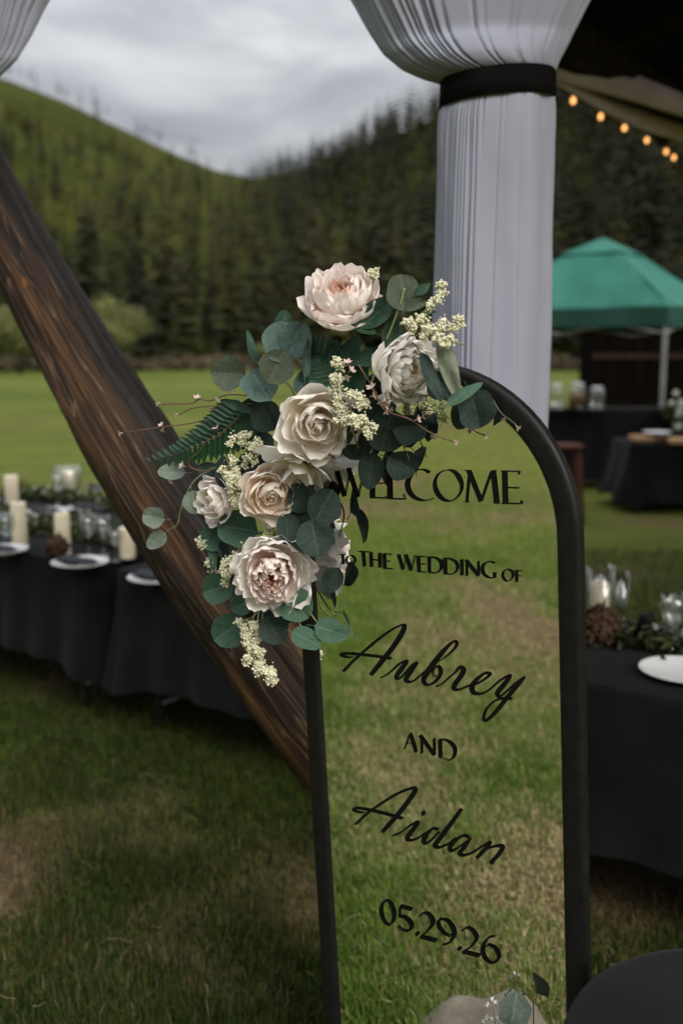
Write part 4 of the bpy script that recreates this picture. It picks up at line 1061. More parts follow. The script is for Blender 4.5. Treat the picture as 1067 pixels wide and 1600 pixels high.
  [[192.3,202.4,196.3,199.8,189.2,199,193.6,196.1,186.2,195.6,191.1,192.4,183.1,192.2,188.5,188.7,179.9,188.6,185.7,184.8,176.5,184.5,182.5,180.6,172.8,180,179,176,168.8,175.1,175.1,171,164.7,169.9,170.9,165.9,160.5,164.6,166.7,160.7,156.4,159.3,162.6,155.5,152.3,153.9,158.5,150.2,148.1,148.3,154.3,144.7,144,142.7,150,139.2,140.1,137.5,145.9,133.9,136.4,132.7,141.9,129,132.8,128.4,138.1,124.6,129.3,124.4,134.4,120.5,126,120.7,130.8,116.7,123,117.6,127.6,113.5,120.7,115.2,124.7,110.9,119,113.7,122.1,109.1,118,112.8,119.8,107.9,117.5,112.4,117.6,107.4,117.1,112.1,115.9,107.5,116.5,112,114.6,107.8,116.1,112,113.4,108.4,115.9,112.1,112.3,109.4,115.7,112.4,111.7,110.8,115.6,113.3,111.5,112.5,115.7,114.8,111.7,114.5,116.2,117.1,112.3,117.1,116.9,120,113.1,120.2,117.9,123.2,114.2,123.7,119.3,126.4,115.7,127.3,121,129.6,117.6,130.9,123.1,132.7,120,134.5,125.8,136.1,122.9,138.1,128.8,139.5,126.1,141.7,131.9,142.7,129.3,145,134.9,145.4,132.6,148,137.8,147.6,135.8,150.5,140.7,149.6,138.9,152.7,143.6,151.3,142.2,154.7,146.7,152.7,145.7,156.4,150,153.8,149.5,157.8,153.5,154.7,153.6,158.7,157.4,155.3,157.8,159.3,161.6,155.6,162.1,159.6,165.8,156,166.3,159.8,170,156.4,170.4,160.1]],
 ]),
 ('AND', [
  [[-43.1,54.9,-40.6,54.6,-56.5,22.5,-54.6,22.2],[-43.5,55.6,-37.9,58.2,-32.5,20.3,-26.6,23.1],[-49.1,34.7,-49,35.9,-37.9,36.1,-37.8,37.3]],
  [[-18.4,54,-14.6,54.8,-19.2,21.1,-15.5,22],[-22.6,54.8,-17.3,59.1,7.9,21.3,12.6,25.3],[8.5,56.6,12.2,57.4,7.9,25.9,11.5,26.8]],
  [[19.7,55.9,26.1,57.3,19.1,21.6,25.6,23],[19.3,55.3,19.4,56.6,22.9,55.8,23,57.3,26.5,56.5,26.6,58.2,29.9,56.9,30.2,58.9,33,56.9,33.6,59.3,35.7,56.4,36.8,59.3,38.2,55.6,39.9,59,40.4,54.5,42.9,58.4,42.5,53.2,45.8,57.4,44.6,51.6,48.5,55.9,46.6,49.7,51.2,54,48.3,47.6,53.5,51.8,49.5,45.7,55.3,49.3,50.2,43.8,56.4,46.6,50.6,41.8,56.9,43.7,50.7,39.6,56.9,40.8,50.5,37.4,56.5,37.9,50.1,35.1,55.6,34.9,49.4,32.7,54.4,31.9,48.4,30.3,52.8,29,47.3,28.3,51,26.5,46.1,26.4,48.9,24.3,44.6,24.6,46.5,22.4,42.9,23.1,44,20.9,41.2,22.1,41.5,19.9,39.3,21.6,38.9,19.6,37.1,21.6,36.4,19.8,34.6,21.9,33.9,20.2,32,22.1,31.4,20.5,29.3,22.2,28.8,20.6,26.6,22.4,26,20.8,23.8,22.7,23.2,20.9,21,22.9,20.3,21]],
 ]),
 ('Aidan', [
  [[-176.5,-159.5,-180.4,-156.8,-170.4,-153.2,-174.4,-150.5,-164.5,-147.1,-168.5,-144.3,-158.5,-140.9,-162.6,-138,-152.4,-134.9,-156.4,-131.7,-146,-128.9,-149.8,-125.5,-139.1,-122.8,-142.7,-119.2,-131.8,-116.7,-135.3,-112.9,-124.4,-110.6,-127.7,-106.8,-116.9,-104.6,-120.1,-100.7,-109.5,-98.8,-112.7,-94.9,-102.3,-93.1,-105.4,-89.2,-95,-87.6,-98.1,-83.6,-87.9,-82.2,-90.8,-78.1,-80.9,-77.1,-83.7,-73,-74.2,-72.6,-76.7,-68.3,-67.5,-68.2,-69.7,-63.9,-60.7,-64,-62.6,-59.8,-54.2,-60.3,-55.8,-56.1,-48.5,-57.2,-49.8,-53.1,-43.9,-55.1,-45,-50.7,-40.9,-54.1,-41.3,-49.1,-39.2,-54,-38.3,-48,-39.1,-54.3,-35.3,-47.8,-39.8,-54.4,-32.8,-49,-40.1,-54.7,-31.7,-50.9,-40.3,-55.1,-31.2,-52.9,-40.5,-55.6,-31.5,-55.6,-41.1,-56.9,-32.6,-58.6,-42.8,-59.7,-34.6,-62.3,-45.9,-64.2,-37.8,-67.3,-50.5,-70.7,-42.4,-74.1,-56.5,-78.9,-48.3,-82.6,-63.5,-88.2,-55.2,-92.1,-70.9,-97.9,-62.6,-101.9,-78.2,-107.4,-70.1,-111.6,-85.6,-116.6,-77.8,-120.9,-93.4,-126.2,-85.9,-130.5,-101.5,-136,-94.3,-140.2,-109.7,-146,-102.8,-149.9,-117.8,-155.9,-111.3,-159.6]],
  [[-154.9,-127,-155.2,-128.9,-157.8,-127.4,-158.1,-129.6,-160.8,-127.8,-161.1,-130.2,-163.7,-128.2,-164.2,-130.9,-166.5,-128.5,-167.1,-131.5,-169,-128.5,-170,-131.8,-171.5,-128.4,-172.9,-132,-174,-128.1,-175.8,-132,-176.3,-127.7,-178.5,-131.9,-178.2,-127.2,-180.9,-131.5,-179.2,-126.7,-182.7,-130.9,-179.5,-126.5,-184,-129.8,-179.6,-126.4,-184.6,-128.1,-179.8,-126.5,-184.1,-126.1,-179.9,-126.5,-182.6,-124.2,-179.3,-126.1,-180.6,-122.9,-177.9,-125.6,-178.4,-121.9,-175.9,-125,-176,-121,-173.3,-124.4,-172.9,-120.2,-170,-123.8,-169.3,-119.5,-165.8,-123.3,-164.9,-118.8,-160.7,-122.9,-159.5,-118.2,-154.6,-122.5,-153.2,-117.6,-147.9,-122.2,-146.4,-117.2,-140.9,-121.9,-139.4,-116.8,-134.1,-121.6,-132.5,-116.4,-127.3,-121.4,-125.7,-116.2,-120.3,-121.2,-118.6,-116,-113.2,-121.1,-111.5,-115.9,-106.2,-121,-104.5,-115.8,-99.4,-120.9,-97.7,-115.8,-92.8,-120.9,-91,-115.9,-86.2,-120.9,-84.5,-116,-79.8,-120.9,-78.1,-116.2,-73.4,-121,-71.8,-116.4,-67,-121,-65.4,-116.5]],
  [[-90.7,-160.8,-91.6,-158.2,-87,-158.9,-88,-156.1,-83.5,-157,-84.4,-154.1,-79.8,-155.1,-80.9,-152.2,-75.9,-152.8,-77.4,-150,-71.9,-150.1,-73.8,-147.4,-67.5,-146.5,-69.8,-144.1,-63,-142.5,-65.5,-140.1,-58.5,-138.3,-61.2,-135.9,-54.3,-134.4,-56.9,-131.8,-50.4,-131.2,-52.9,-128.3,-46.9,-128.5,-49.1,-125.2,-43.3,-126.1,-45.5,-122.5,-40.1,-124,-42.1,-120.1,-37.4,-122.5,-39.2,-118.2,-35.5,-121.7,-36.8,-116.8,-34.4,-121.4,-35,-115.8,-34.8,-121.6,-32.5,-115,-37,-120,-29.4,-117.2,-37.3,-119.3,-29.8,-120.2,-38.3,-120.7,-31.1,-123.1,-40.7,-124.1,-33.6,-127.1,-44.6,-129.1,-37.3,-132.5,-49,-134.9,-41.5,-138.4,-53.3,-140.5,-45.5,-143.9,-56.6,-145,-48.5,-148.2,-58.8,-148.4,-50.5,-151.3,-60.5,-151.2,-52.1,-153.6,-61.8,-153.8,-53.1,-155.1,-62.7,-156.7,-53.5,-155.6,-62.4,-159.6,-53.8,-155.4,-60.8,-161.7,-54.1,-155.5,-58.3,-162.5,-54.1,-156.1,-55.6,-162.6,-53.2,-156.7,-52.7,-162.1,-51.8,-157.1,-49.7,-161.1,-49.9,-156.9,-46.5,-159.7,-47.3,-156,-43,-157.8,-44.2,-154.4,-39.2,-155.7,-40.7,-152.3,-35.3,-153.3,-37.1,-149.9,-31.6,-150.7,-33.7,-147.5,-28.1,-147.9,-30.4,-145,-24.5,-144.9,-27.1,-142.1,-21,-141.7,-23.7,-139,-17.6,-138.6,-20.2,-135.9,-14.2,-135.6,-16.8,-132.8]],
  [[-24,-98.3,-23.9,-97.7,-23.7,-99.1,-23.6,-96.8,-23.5,-99.9,-23.3,-95.8,-23.3,-100.7,-23,-94.9,-23,-101.4,-22.6,-94,-22.5,-101.8,-22.1,-93.4,-21.8,-102,-21.3,-92.9,-20.9,-101.9,-20.4,-92.5,-19.9,-101.7,-19.4,-92.3,-18.9,-101.3,-18.5,-92.2,-18.2,-100.8,-17.8,-92.3,-17.7,-100.1,-17.3,-92.8,-17.3,-99.3,-17,-93.4,-17,-98.3,-16.8,-94.2,-16.7,-97.4,-16.6,-95.1,-16.4,-96.5,-16.3,-95.9]],
  [[12,-120.3,9.9,-124.6,10.2,-120,8,-124.2,8.4,-119.6,6.1,-123.6,6.3,-119.1,4.6,-123.2,3.7,-119.1,3.2,-123.2,0.7,-120,1.9,-123.8,-2.4,-121.8,-0,-125.3,-5.8,-124.2,-2.4,-127.7,-9.2,-127,-4.8,-130.7,-12.5,-130.1,-7.1,-133.7,-15.5,-133.2,-9.1,-136.6,-18.1,-136.6,-11,-139.5,-20.6,-140.3,-12.9,-142.6,-22.8,-144,-14.6,-145.8,-24.6,-147.6,-15.9,-148.6,-25.7,-150.9,-16.7,-150.4,-26,-154,-17.1,-151.5,-25.3,-156.6,-17.3,-152.5,-23.8,-158.5,-17.5,-153.3,-21.6,-159.7,-17.6,-153.8,-18.7,-159.7,-17.7,-154,-16,-158.7,-17,-153.9,-13.5,-157.1,-15.4,-153.1,-10.8,-155.1,-13.3,-151.6,-7.9,-152.7,-10.8,-149.5,-4.8,-149.8,-8,-146.9,-1.4,-146.2,-4.8,-143.6,2.4,-142,-1.1,-139.6,6.3,-137.4,2.8,-135,10.3,-132.8,6.7,-130.4,14.1,-128.4,10.6,-125.9]],
  [[59.3,-68.3,64.8,-70.7,55,-74.3,60.8,-76.8,50.8,-80.1,56.9,-82.8,46.5,-86.1,53,-88.9,42,-92.4,48.7,-95.4,37,-99.4,44,-102.5,31,-107.6,38.2,-111,24.1,-117,31.6,-120.5,17.1,-126.7,24.9,-130.3,10.7,-135.5,18.8,-139.1,5.9,-142.3,14,-145.9,2.9,-146.9,10.7,-150.5,0.9,-149.9,8.5,-153.3,-0.4,-152.4,7.3,-154.5,-1.2,-155.2,7.1,-154.1,-0.8,-157.9,6.8,-153.7,0.9,-159.8,6.5,-154,3.4,-160.6,6.9,-154.6,6.3,-160.7,8.2,-155.2,9.5,-160,10.1,-155.3,12.9,-158.9,12.4,-154.8,16.6,-157,15.5,-153.5,20.8,-154.6,19.4,-151.2,25.2,-151.7,23.5,-148.5,29.5,-148.7,27.6,-145.6,33.5,-145.7,31.3,-142.8,36.9,-142.7,34.4,-140.1,40,-139.6,37.2,-137.2,43,-136.5,40,-134.2,45.7,-133.4,42.9,-131.1,48.6,-130.4,45.8,-128]],
  [[77.4,-118.4,75.5,-122.6,75.2,-118.1,73.2,-122.2,73.1,-117.6,71,-121.6,70.6,-117.1,69,-121.2,67.7,-117.2,67.2,-121.2,64.3,-118.1,65.1,-121.9,60.6,-120.1,62.4,-123.8,56.5,-122.8,59.1,-126.5,52.2,-125.9,55.6,-129.8,48.2,-129.2,52.3,-133.3,44.5,-132.5,49.4,-136.6,41.2,-136,46.8,-139.7,38,-139.7,44.3,-143.1,35.1,-143.5,42.1,-146.5,32.7,-147.2,40.4,-149.3,31.1,-150.6,39.4,-151.2,30.4,-153.9,39,-152.1,31,-156.8,38.7,-152.8,32.6,-158.8,38.6,-153.4,34.9,-159.8,38.5,-153.9,37.7,-159.7,38.6,-154.2,40.5,-158.6,39.5,-154,43.1,-156.9,41.4,-153.1,45.9,-154.9,43.8,-151.5,48.9,-152.4,46.8,-149.3,52.3,-149.6,50,-146.7,56,-146.3,53.6,-143.6,60.2,-142.4,57.7,-139.8,64.6,-138.2,62.1,-135.6,69.1,-134,66.6,-131.4,73.4,-129.9,70.9,-127.3]],
  [[76.3,-121.1,80.8,-122.9,73,-125.7,78,-127.7,69.5,-130.5,75.2,-132.8,66.1,-135.2,72.4,-137.7,62.9,-139.6,69.7,-142.3,60.3,-143.3,67.2,-146.4,58.1,-146.3,64.7,-149.9,56.1,-148.9,62.3,-152.8,54.2,-151.5,60.5,-154.9,52.5,-154.3,59.5,-156,51.7,-157.7,59.3,-155.8,52.7,-160.4,59,-155.7,54.7,-161.8,59,-156.2,57.3,-162.2,59.8,-156.9,60.1,-162,61.2,-157.2,63.2,-161.2,63.2,-157,66.6,-159.8,66,-156.1,70.4,-157.9,69.5,-154.4,74.6,-155.7,73.4,-152.2,78.9,-153.1,77.5,-149.7,83.1,-150.3,81.3,-147.2,87,-147.2,84.9,-144.3,90.9,-143.7,88.6,-141.1,94.7,-140.2,92.4,-137.6,98.5,-136.7,96.2,-134,102.1,-133.6,100,-130.7,105.8,-130.7,103.8,-127.6,109.6,-128,107.5,-124.6,113.3,-125.3,111.2,-121.7,117.1,-122.7,114.8,-118.9,120.8,-120,118.5,-116]],
  [[117,-117.4,122.3,-119.8,115.1,-120.1,120.6,-122.4,113.4,-122.5,119.2,-125,111.7,-125,117.6,-127.6,109.7,-127.7,115.6,-130.7,107.2,-130.9,113.1,-134.3,104.1,-135,109.8,-138.5,100.4,-139.6,106.1,-143.3,96.4,-144.6,102,-148.3,92.2,-149.8,97.9,-153.4,88.2,-154.7,93.9,-158.4]],
  [[98.3,-148.5,96.7,-146.6,102.1,-145.1,100.4,-143.1,105.9,-141.6,104,-139.6,109.6,-138.2,107.8,-136.1,113.2,-135.1,111.6,-132.7,116.9,-132.4,115.5,-129.6,120.9,-130,119.7,-126.8,125.1,-127.8,124.1,-124.2,129.3,-125.9,128.5,-121.9,133,-124.6,132.5,-120,135.9,-123.8,136,-118.7,138,-123.6,138.9,-117.7,139.5,-123.9,141.8,-117.3,139.9,-124.3,144.8,-117.6,139.4,-124.1,147,-119.9,139.2,-124,147.3,-123.7,138.2,-126.1,145.7,-127.9,136,-129.8,143.1,-132.5,133.2,-134.4,140,-137.4,130.1,-138.9,136.7,-142.2,127.6,-142.6,133.8,-146.2,125.5,-145.4,130.9,-149.7,123.1,-148,127.9,-152.7,120.7,-150.6,125.3,-155,118.5,-153.1,123.5,-156.6,116.8,-156.2,122.9,-156.9,117.1,-159.6,122.6,-155.7,119.3,-160.7,122.2,-155.8,121.2,-160.6,123,-156.4,122.9,-160.3,124.4,-157,124.3,-160.1,125.5,-157.8]],
 ]),
 ('05.29.26', [
  [[-112.5,-302.7,-112.3,-298.9,-110.8,-302.8,-108.6,-298.5,-109,-303.9,-105.1,-299.2,-107.2,-305.9,-101.9,-300.8,-105.6,-308.3,-99.2,-303.3,-104.1,-311.6,-96.9,-306.8,-102.7,-315.8,-95,-311.2,-101.7,-320.3,-93.5,-316.1,-101.1,-324.4,-92.7,-321,-101,-328.3,-92.8,-325.8,-101.2,-332.2,-93.6,-330.7,-101.9,-336,-95,-335.4,-102.9,-339.5,-96.9,-339.7,-104.2,-342.9,-99.3,-343.9,-105.9,-346.3,-102.3,-347.9,-107.7,-349,-105.6,-351.3,-109.4,-350.4,-109.3,-353.5,-111.4,-350.5,-113,-354.2,-113.9,-349.6,-116.8,-353.7,-116.3,-347.8,-120.4,-352.2,-118.3,-345.3,-123.6,-349.8,-120,-341.8,-126.3,-346.1,-121.5,-337.1,-128.7,-341.5,-122.6,-332.1,-130.6,-336.3,-123.1,-327.6,-131.6,-331.2,-123.2,-323.7,-131.6,-326.2,-123,-319.7,-130.7,-321.2,-122.2,-316,-129.1,-316.3,-121.1,-312.8,-126.9,-311.8,-119.5,-309.7,-123.9,-307.7,-117.1,-306.5,-120.2,-303.9,-114.6,-303.9,-116.2,-300.9,-112.5,-302.7,-112.3,-298.9]],
  [[-82.6,-307.1,-80.1,-299.7,-55.8,-306,-53.4,-298.7],[-83,-302.4,-79.5,-301.7,-86.9,-326.9,-83.4,-326.1],[-85.5,-327.6,-84.7,-323.7,-82.1,-327.4,-81.3,-322.8,-78.7,-327,-77.7,-321.6,-75.9,-326.9,-73.7,-320.7,-73.4,-327.4,-69.5,-320.8,-70.5,-328.8,-65.4,-321.9,-67.4,-330.9,-61.4,-323.8,-64.6,-333.2,-57.8,-326.2,-62.8,-335.3,-55.1,-328.8,-61.8,-337,-53.4,-331.6,-61.4,-338.7,-52.7,-334.9,-61.4,-340.1,-53,-338.5,-61.5,-341.2,-54.5,-342.3,-62.4,-343,-57.2,-345.9,-64.2,-345.5,-60.7,-349.1,-66.6,-348,-64.5,-351.8,-68.8,-349.7,-68.3,-353.7,-71,-350.6,-71.8,-354.6,-73.7,-350.9,-75.2,-354.7,-76.5,-350.8,-78.3,-354.3,-79.1,-350.3,-81.2,-353.6,-81.2,-349.4,-83.7,-352.6,-83.1,-348.1,-86,-351.3,-85,-346.5,-88,-349.8,-87,-344.9,-90.1,-348.4]],
  [[-49.6,-351.7,-49.6,-351.2,-49.3,-352.5,-49.1,-350.1,-48.9,-353.4,-48.7,-349,-48.5,-354.2,-48.2,-347.9,-47.8,-354.5,-47.4,-347.1,-46.7,-354.5,-46.3,-346.4,-45.2,-354.1,-44.8,-345.8,-43.8,-353.6,-43.4,-345.4,-42.6,-352.9,-42.2,-345.4,-41.8,-352,-41.5,-345.8,-41.3,-351,-41.1,-346.5,-40.9,-349.8,-40.8,-347.4,-40.4,-348.7,-40.4,-348.2]],
  [[-36.8,-312.1,-39.3,-310.1,-34.7,-309.7,-37.1,-307.8,-32.6,-307.2,-34.8,-305.4,-30.6,-305.1,-32.3,-303.1,-28.7,-303.7,-29.7,-301.1,-26.6,-302.7,-27,-299.5,-24.5,-302.2,-24.1,-298.1,-22.6,-302.2,-20.9,-297.3,-21,-302.8,-17.6,-297.4,-19.1,-304.3,-14.3,-298.6,-17.1,-306.7,-10.9,-300.5,-15.3,-309.4,-7.9,-303,-14.2,-311.8,-5.8,-305.9,-13.6,-313.8,-4.7,-309.1,-13.3,-315.6,-4.4,-312.7,-13.4,-317.6,-5.2,-316.7,-14,-320.2,-7.1,-321.1,-15.8,-323.9,-10.2,-325.9,-18.7,-328.6,-14.2,-330.9,-22.1,-333.6,-18.4,-335.8,-25.5,-338.3,-22.4,-340.2,-28.6,-342.3,-25.9,-344.2,-31.8,-345.9,-29.4,-347.8,-35.1,-349.5,-32.8,-351.3,-38.3,-353.2,-36.2,-354.9],[-39.8,-357.6,-37.6,-350.3,-3.3,-354.6,-1.1,-347.3]],
  [[28.8,-330.1,27.5,-332.9,25.7,-329.4,24.1,-332.8,22.5,-328.7,20.6,-332.9,19.6,-327.9,16.9,-332.7,17.1,-326.7,13.4,-331.8,14.5,-324.7,9.9,-330.1,11.9,-322.3,6.5,-327.9,9.6,-319.7,3.6,-325.2,8,-317.2,1.3,-322.2,7.1,-314.9,0,-318.9,6.5,-312.4,-0.4,-315.3,6.4,-310.2,-0.1,-311.7,6.6,-308.7,1,-308.1,7,-307.5,3.4,-305,8.1,-306,6.4,-302.8,10,-304.5,9.4,-301.4,12.3,-303.4,12.3,-300.3,14.8,-302.9,15.4,-299.4,17.6,-302.8,18.9,-298.5,20.1,-303.4,22.8,-298.3,22.5,-304.7,26.6,-299.1,25.1,-307.1,30.4,-301.3,27.9,-310.5,34.4,-304.4,30.4,-314.2,37.8,-308.1,32,-317.6,40.3,-312.1,32.7,-320.6,41.4,-316.4,33,-323.7,41.5,-321.1,32.7,-327,40.7,-325.8,32,-330.3,39,-330.5,30.6,-334,36.4,-335.4,28.4,-338.1,33,-340.2,25.7,-342.2,29.1,-344.6,22.9,-345.6,25.1,-348.4,19.9,-348.2,20.9,-351.2,16.3,-350.3,16.8,-353.2,12.4,-352.3,12.7,-354.8,8.5,-354.5,8.7,-356.4],[26.6,-333.4,25.4,-331,37.5,-325.1,36.7,-323.4]],
  [[43,-352.6,43,-352.1,43.3,-353.4,43.4,-351,43.6,-354.2,43.8,-349.9,44.1,-354.9,44.3,-348.9,44.7,-355.3,45,-348,45.8,-355.3,46.1,-347.4,47.2,-354.9,47.5,-346.8,48.5,-354.4,48.8,-346.5,49.6,-353.7,49.9,-346.4,50.3,-352.9,50.6,-346.8,50.8,-351.8,51,-347.5,51.2,-350.7,51.3,-348.4,51.6,-349.7,51.7,-349.2]],
  [[54.7,-314.1,52.5,-312,57.1,-311.5,55,-309.6,59.5,-308.8,57.5,-307,61.7,-306.5,60.1,-304.4,63.7,-304.9,62.8,-302.4,65.7,-304,65.4,-300.8,67.6,-303.6,68.1,-299.6,69.2,-303.8,71.1,-299.1,70.9,-304.5,74.2,-299.4,73.2,-306.2,77.6,-300.6,75.7,-308.8,81.3,-302.7,77.9,-311.7,84.7,-305.2,79.3,-314.1,87.1,-308.1,80,-316,88.4,-311.3,80.3,-317.7,88.6,-314.9,80.2,-319.6,87.9,-318.9,79.5,-322.1,86.1,-323.1,77.8,-325.8,83.1,-327.8,75.1,-330.4,79.3,-332.7,71.7,-335.3,75.1,-337.5,68.4,-339.8,71.1,-341.9,65.2,-343.5,67.3,-345.7,61.7,-346.9,63.5,-349.2,58,-350.2,59.7,-352.4,54.4,-353.6,56,-355.7],[52.9,-358.1,54.8,-351,89.5,-354.5,91.3,-347.4]],
  [[125.5,-299.9,125.6,-301.4,121.9,-301.1,121.9,-303,118.2,-302.1,118.3,-304.5,114.4,-303.5,114.9,-306.2,110.5,-305.8,112.1,-308.3,106.8,-309,109.6,-311.3,103.4,-312.9,107.2,-314.9,100.2,-317.1,105.1,-318.8,97.6,-321.2,103.4,-322.5,95.4,-325.4,102,-325.9,93.7,-329.7,101,-329.3,92.5,-334.1,100.3,-332.5,92.1,-338.6,100,-335.7,92.6,-343,100.2,-339.2,93.8,-347.4,100.9,-343,95.6,-351.4,102,-346.6,98.1,-354.6,103.4,-349.4,101.3,-356.9,105.5,-351.7,105.2,-358.4,108.2,-353.7,109.2,-359.2,111.2,-355.1,113.1,-359.1,113.9,-355.3,116.9,-357.9,116.4,-354.4,120.8,-355.6,119.1,-352.3,124.3,-352.9,121.5,-349.7,127.2,-350,123.4,-347.3,129.6,-346.9,124.7,-345.2,131.6,-343.4,125.5,-343,132.9,-339.5,125.9,-341,133,-335.5,125.9,-339,132,-331.6,125.2,-336.2,130.1,-327.8,123.7,-332.9,127.5,-324.4,121.9,-329.8,124.6,-321.9,119.9,-327.5,121.1,-320.4,117.6,-325.9,117.2,-319.8,114.8,-324.8,113.2,-319.9,111.9,-324.3,109.5,-320.9,109.5,-324.4,106.3,-323,107.6,-325.3,103.7,-325.9,105.5,-327.3,101.6,-328.8,103.2,-330,99.5,-331.5,100.8,-332.6]],
 ]),
]
# ------------------------------------------------------------------ mirror
MU = Vector((0.81050841, -0.58377378, 0.04779428))
MV = Vector((-0.05291607, 0.00828531, 0.99856459))
MN = Vector((-0.58333181, -0.81187409, -0.0241757))
MO = Vector((0.15925777, 1.72683825, CAM_Z - 0.76208326))


def mp(u, v, w_=0.0):
    return MO + MU * u + MV * v + MN * w_


def onm(x, y, w_=0.0):
    """where a sight line meets the plane lying w_ in front of the mirror face"""
    r = ray(x, y)
    o = MO + MN * w_
    return CAMP + r * ((o - CAMP).dot(MN) / r.dot(MN))


mirror = empty('welcome_mirror', mp(0, -0.985), 'tall arched mirror in a black frame with black wedding welcome lettering', 'mirror')
UC, VC, RC, HWF = 0.0075, 0.447, 0.272, 0.0205
VB = -0.985
path = [(UC - RC, VB)] + [(UC - RC, VB + (VC - VB) * k / 8) for k in range(1, 8)]
path += [(UC - RC * math.cos(math.pi * k / 40), VC + RC * math.sin(math.pi * k / 40)) for k in range(41)]
path += [(UC + RC, VC + (VB - VC) * k / 8) for k in range(1, 9)]
prof = [(-HWF, -0.022)] + [(-HWF + 0.011 * (1 - math.cos(k * math.pi / 10)), -0.009 + 0.009 * math.sin(k * math.pi / 10)) for k in range(6)] + [(HWF - 0.011 * (1 - math.cos(k * math.pi / 10)), -0.009 + 0.009 * math.sin(k * math.pi / 10)) for k in range(5, -1, -1)] + [(HWF, -0.022)]
vs, fs = [], []
m_ = len(path)
for i, (u, v) in enumerate(path):
    a, b = path[max(i - 1, 0)], path[min(i + 1, m_ - 1)]
    tx, ty = b[0] - a[0], b[1] - a[1]
    ln_ = math.hypot(tx, ty)
    ix, iy = ty / ln_, -tx / ln_          # inward
    for (s, w_) in prof:
        vs.append(mp(u + ix * s, v + iy * s, w_))
npf = len(prof)
for i in range(m_ - 1):
    for k in range(npf):
        k2 = (k + 1) % npf
        fs.append((i * npf + k, i * npf + k2, (i + 1) * npf + k2, (i + 1) * npf + k))
fs.append(tuple(range(npf)))
fs.append(tuple(reversed(range((m_ - 1) * npf, m_ * npf))))
f_ = MB().add(vs, fs)


def framemat():
    m, t, b, o = newmat('black_frame_paint')
    tcn = mnode(t, 'ShaderNodeTexCoord')
    nz = mnode(t, 'ShaderNodeTexNoise')
    nz.inputs['Scale'].default_value = 38
    nz.inputs['Detail'].default_value = 8
    t.links.new(tcn.outputs['Object'], nz.inputs['Vector'])
    c = ramp(t, nz.outputs['Fac'], [(0.30, (0.0055, 0.0053, 0.005)), (0.66, (0.0075, 0.007, 0.0066)), (0.745, (0.009, 0.009, 0.009)), (0.77, (0.07, 0.067, 0.064))])
    t.links.new(c, b.inputs['Base Color'])
    b.inputs['Specular IOR Level'].default_value = 0.2
    r_ = ramp(t, nz.outputs['Fac'], [(0.3, (0.40,) * 3), (0.7, (0.55,) * 3)])
    t.links.new(r_, b.inputs['Roughness'])
    bp = mnode(t, 'ShaderNodeBump')
    bp.inputs['Strength'].default_value = 0.08
    bp.inputs['Distance'].default_value = 0.004
    t.links.new(nz.outputs['Fac'], bp.inputs['Height'])
    t.links.new(bp.outputs[0], b.inputs['Normal'])
    return m


frame_o = wpart(mirror, 'frame', f_, framemat(), smooth=True)
edge_split = frame_o.modifiers.new('edges', 'EDGE_SPLIT')
edge_split.split_angle = R(50)
b_ = MB()
b_.add([mp(UC + du, VB + dv, w_) for du in (-RC + HWF + 0.001, RC - HWF - 0.001) for dv in (0.0, 0.041) for w_ in (-0.021, -0.001)],
       [(0, 1, 3, 2), (4, 6, 7, 5), (0, 4, 5, 1), (2, 3, 7, 6), (0, 2, 6, 4), (1, 5, 7, 3)])
wpart(mirror, 'bottom_rail', b_, M['frame'], smooth=False)
# silvered glass, a thin slab inside the frame
ri = RC - HWF + 0.004
loop = [(UC - ri, VB + 0.03)] + [(UC - ri * math.cos(math.pi * k / 48), VC + ri * math.sin(math.pi * k / 48)) for k in range(49)] + [(UC + ri, VB + 0.03)]
g_ = MB()
nl = len(loop)
g_.add([mp(u, v, -0.0085) for u, v in loop] + [mp(u, v, -0.0125) for u, v in loop],
       [tuple(reversed(range(nl))), tuple(range(nl, 2 * nl))] + [(i, (i + 1) % nl, nl + (i + 1) % nl, nl + i) for i in range(nl)])
wpart(mirror, 'mirror_glass', g_, M['mirror'], smooth=False)
# vinyl letters on the front of the glass
for (word, glyphs) in LETTERS:
    lm = MB()
    q = 0
    for gl in glyphs:
        for st in gl:
            w_ = -0.0062 + 0.00004 * (q % 9)
            q += 1
            pts = [st[i:i + 4] for i in range(0, len(st), 4)]
            vs, fs = [], []
            for (a, b, c, d) in pts:
                vs += [mp(a / 1000, b / 1000, w_), mp(c / 1000, d / 1000, w_)]
            for i in range(len(pts) - 1):
                fs.append((2 * i, 2 * i + 1, 2 * i + 3, 2 * i + 2))
            lm.add(vs, fs)
    lo = wpart(mirror, 'lettering', lm, M['vinyl'], smooth=False)
    lo['label'] = 'black lettering reading ' + word

from mathutils import noise as mnoise
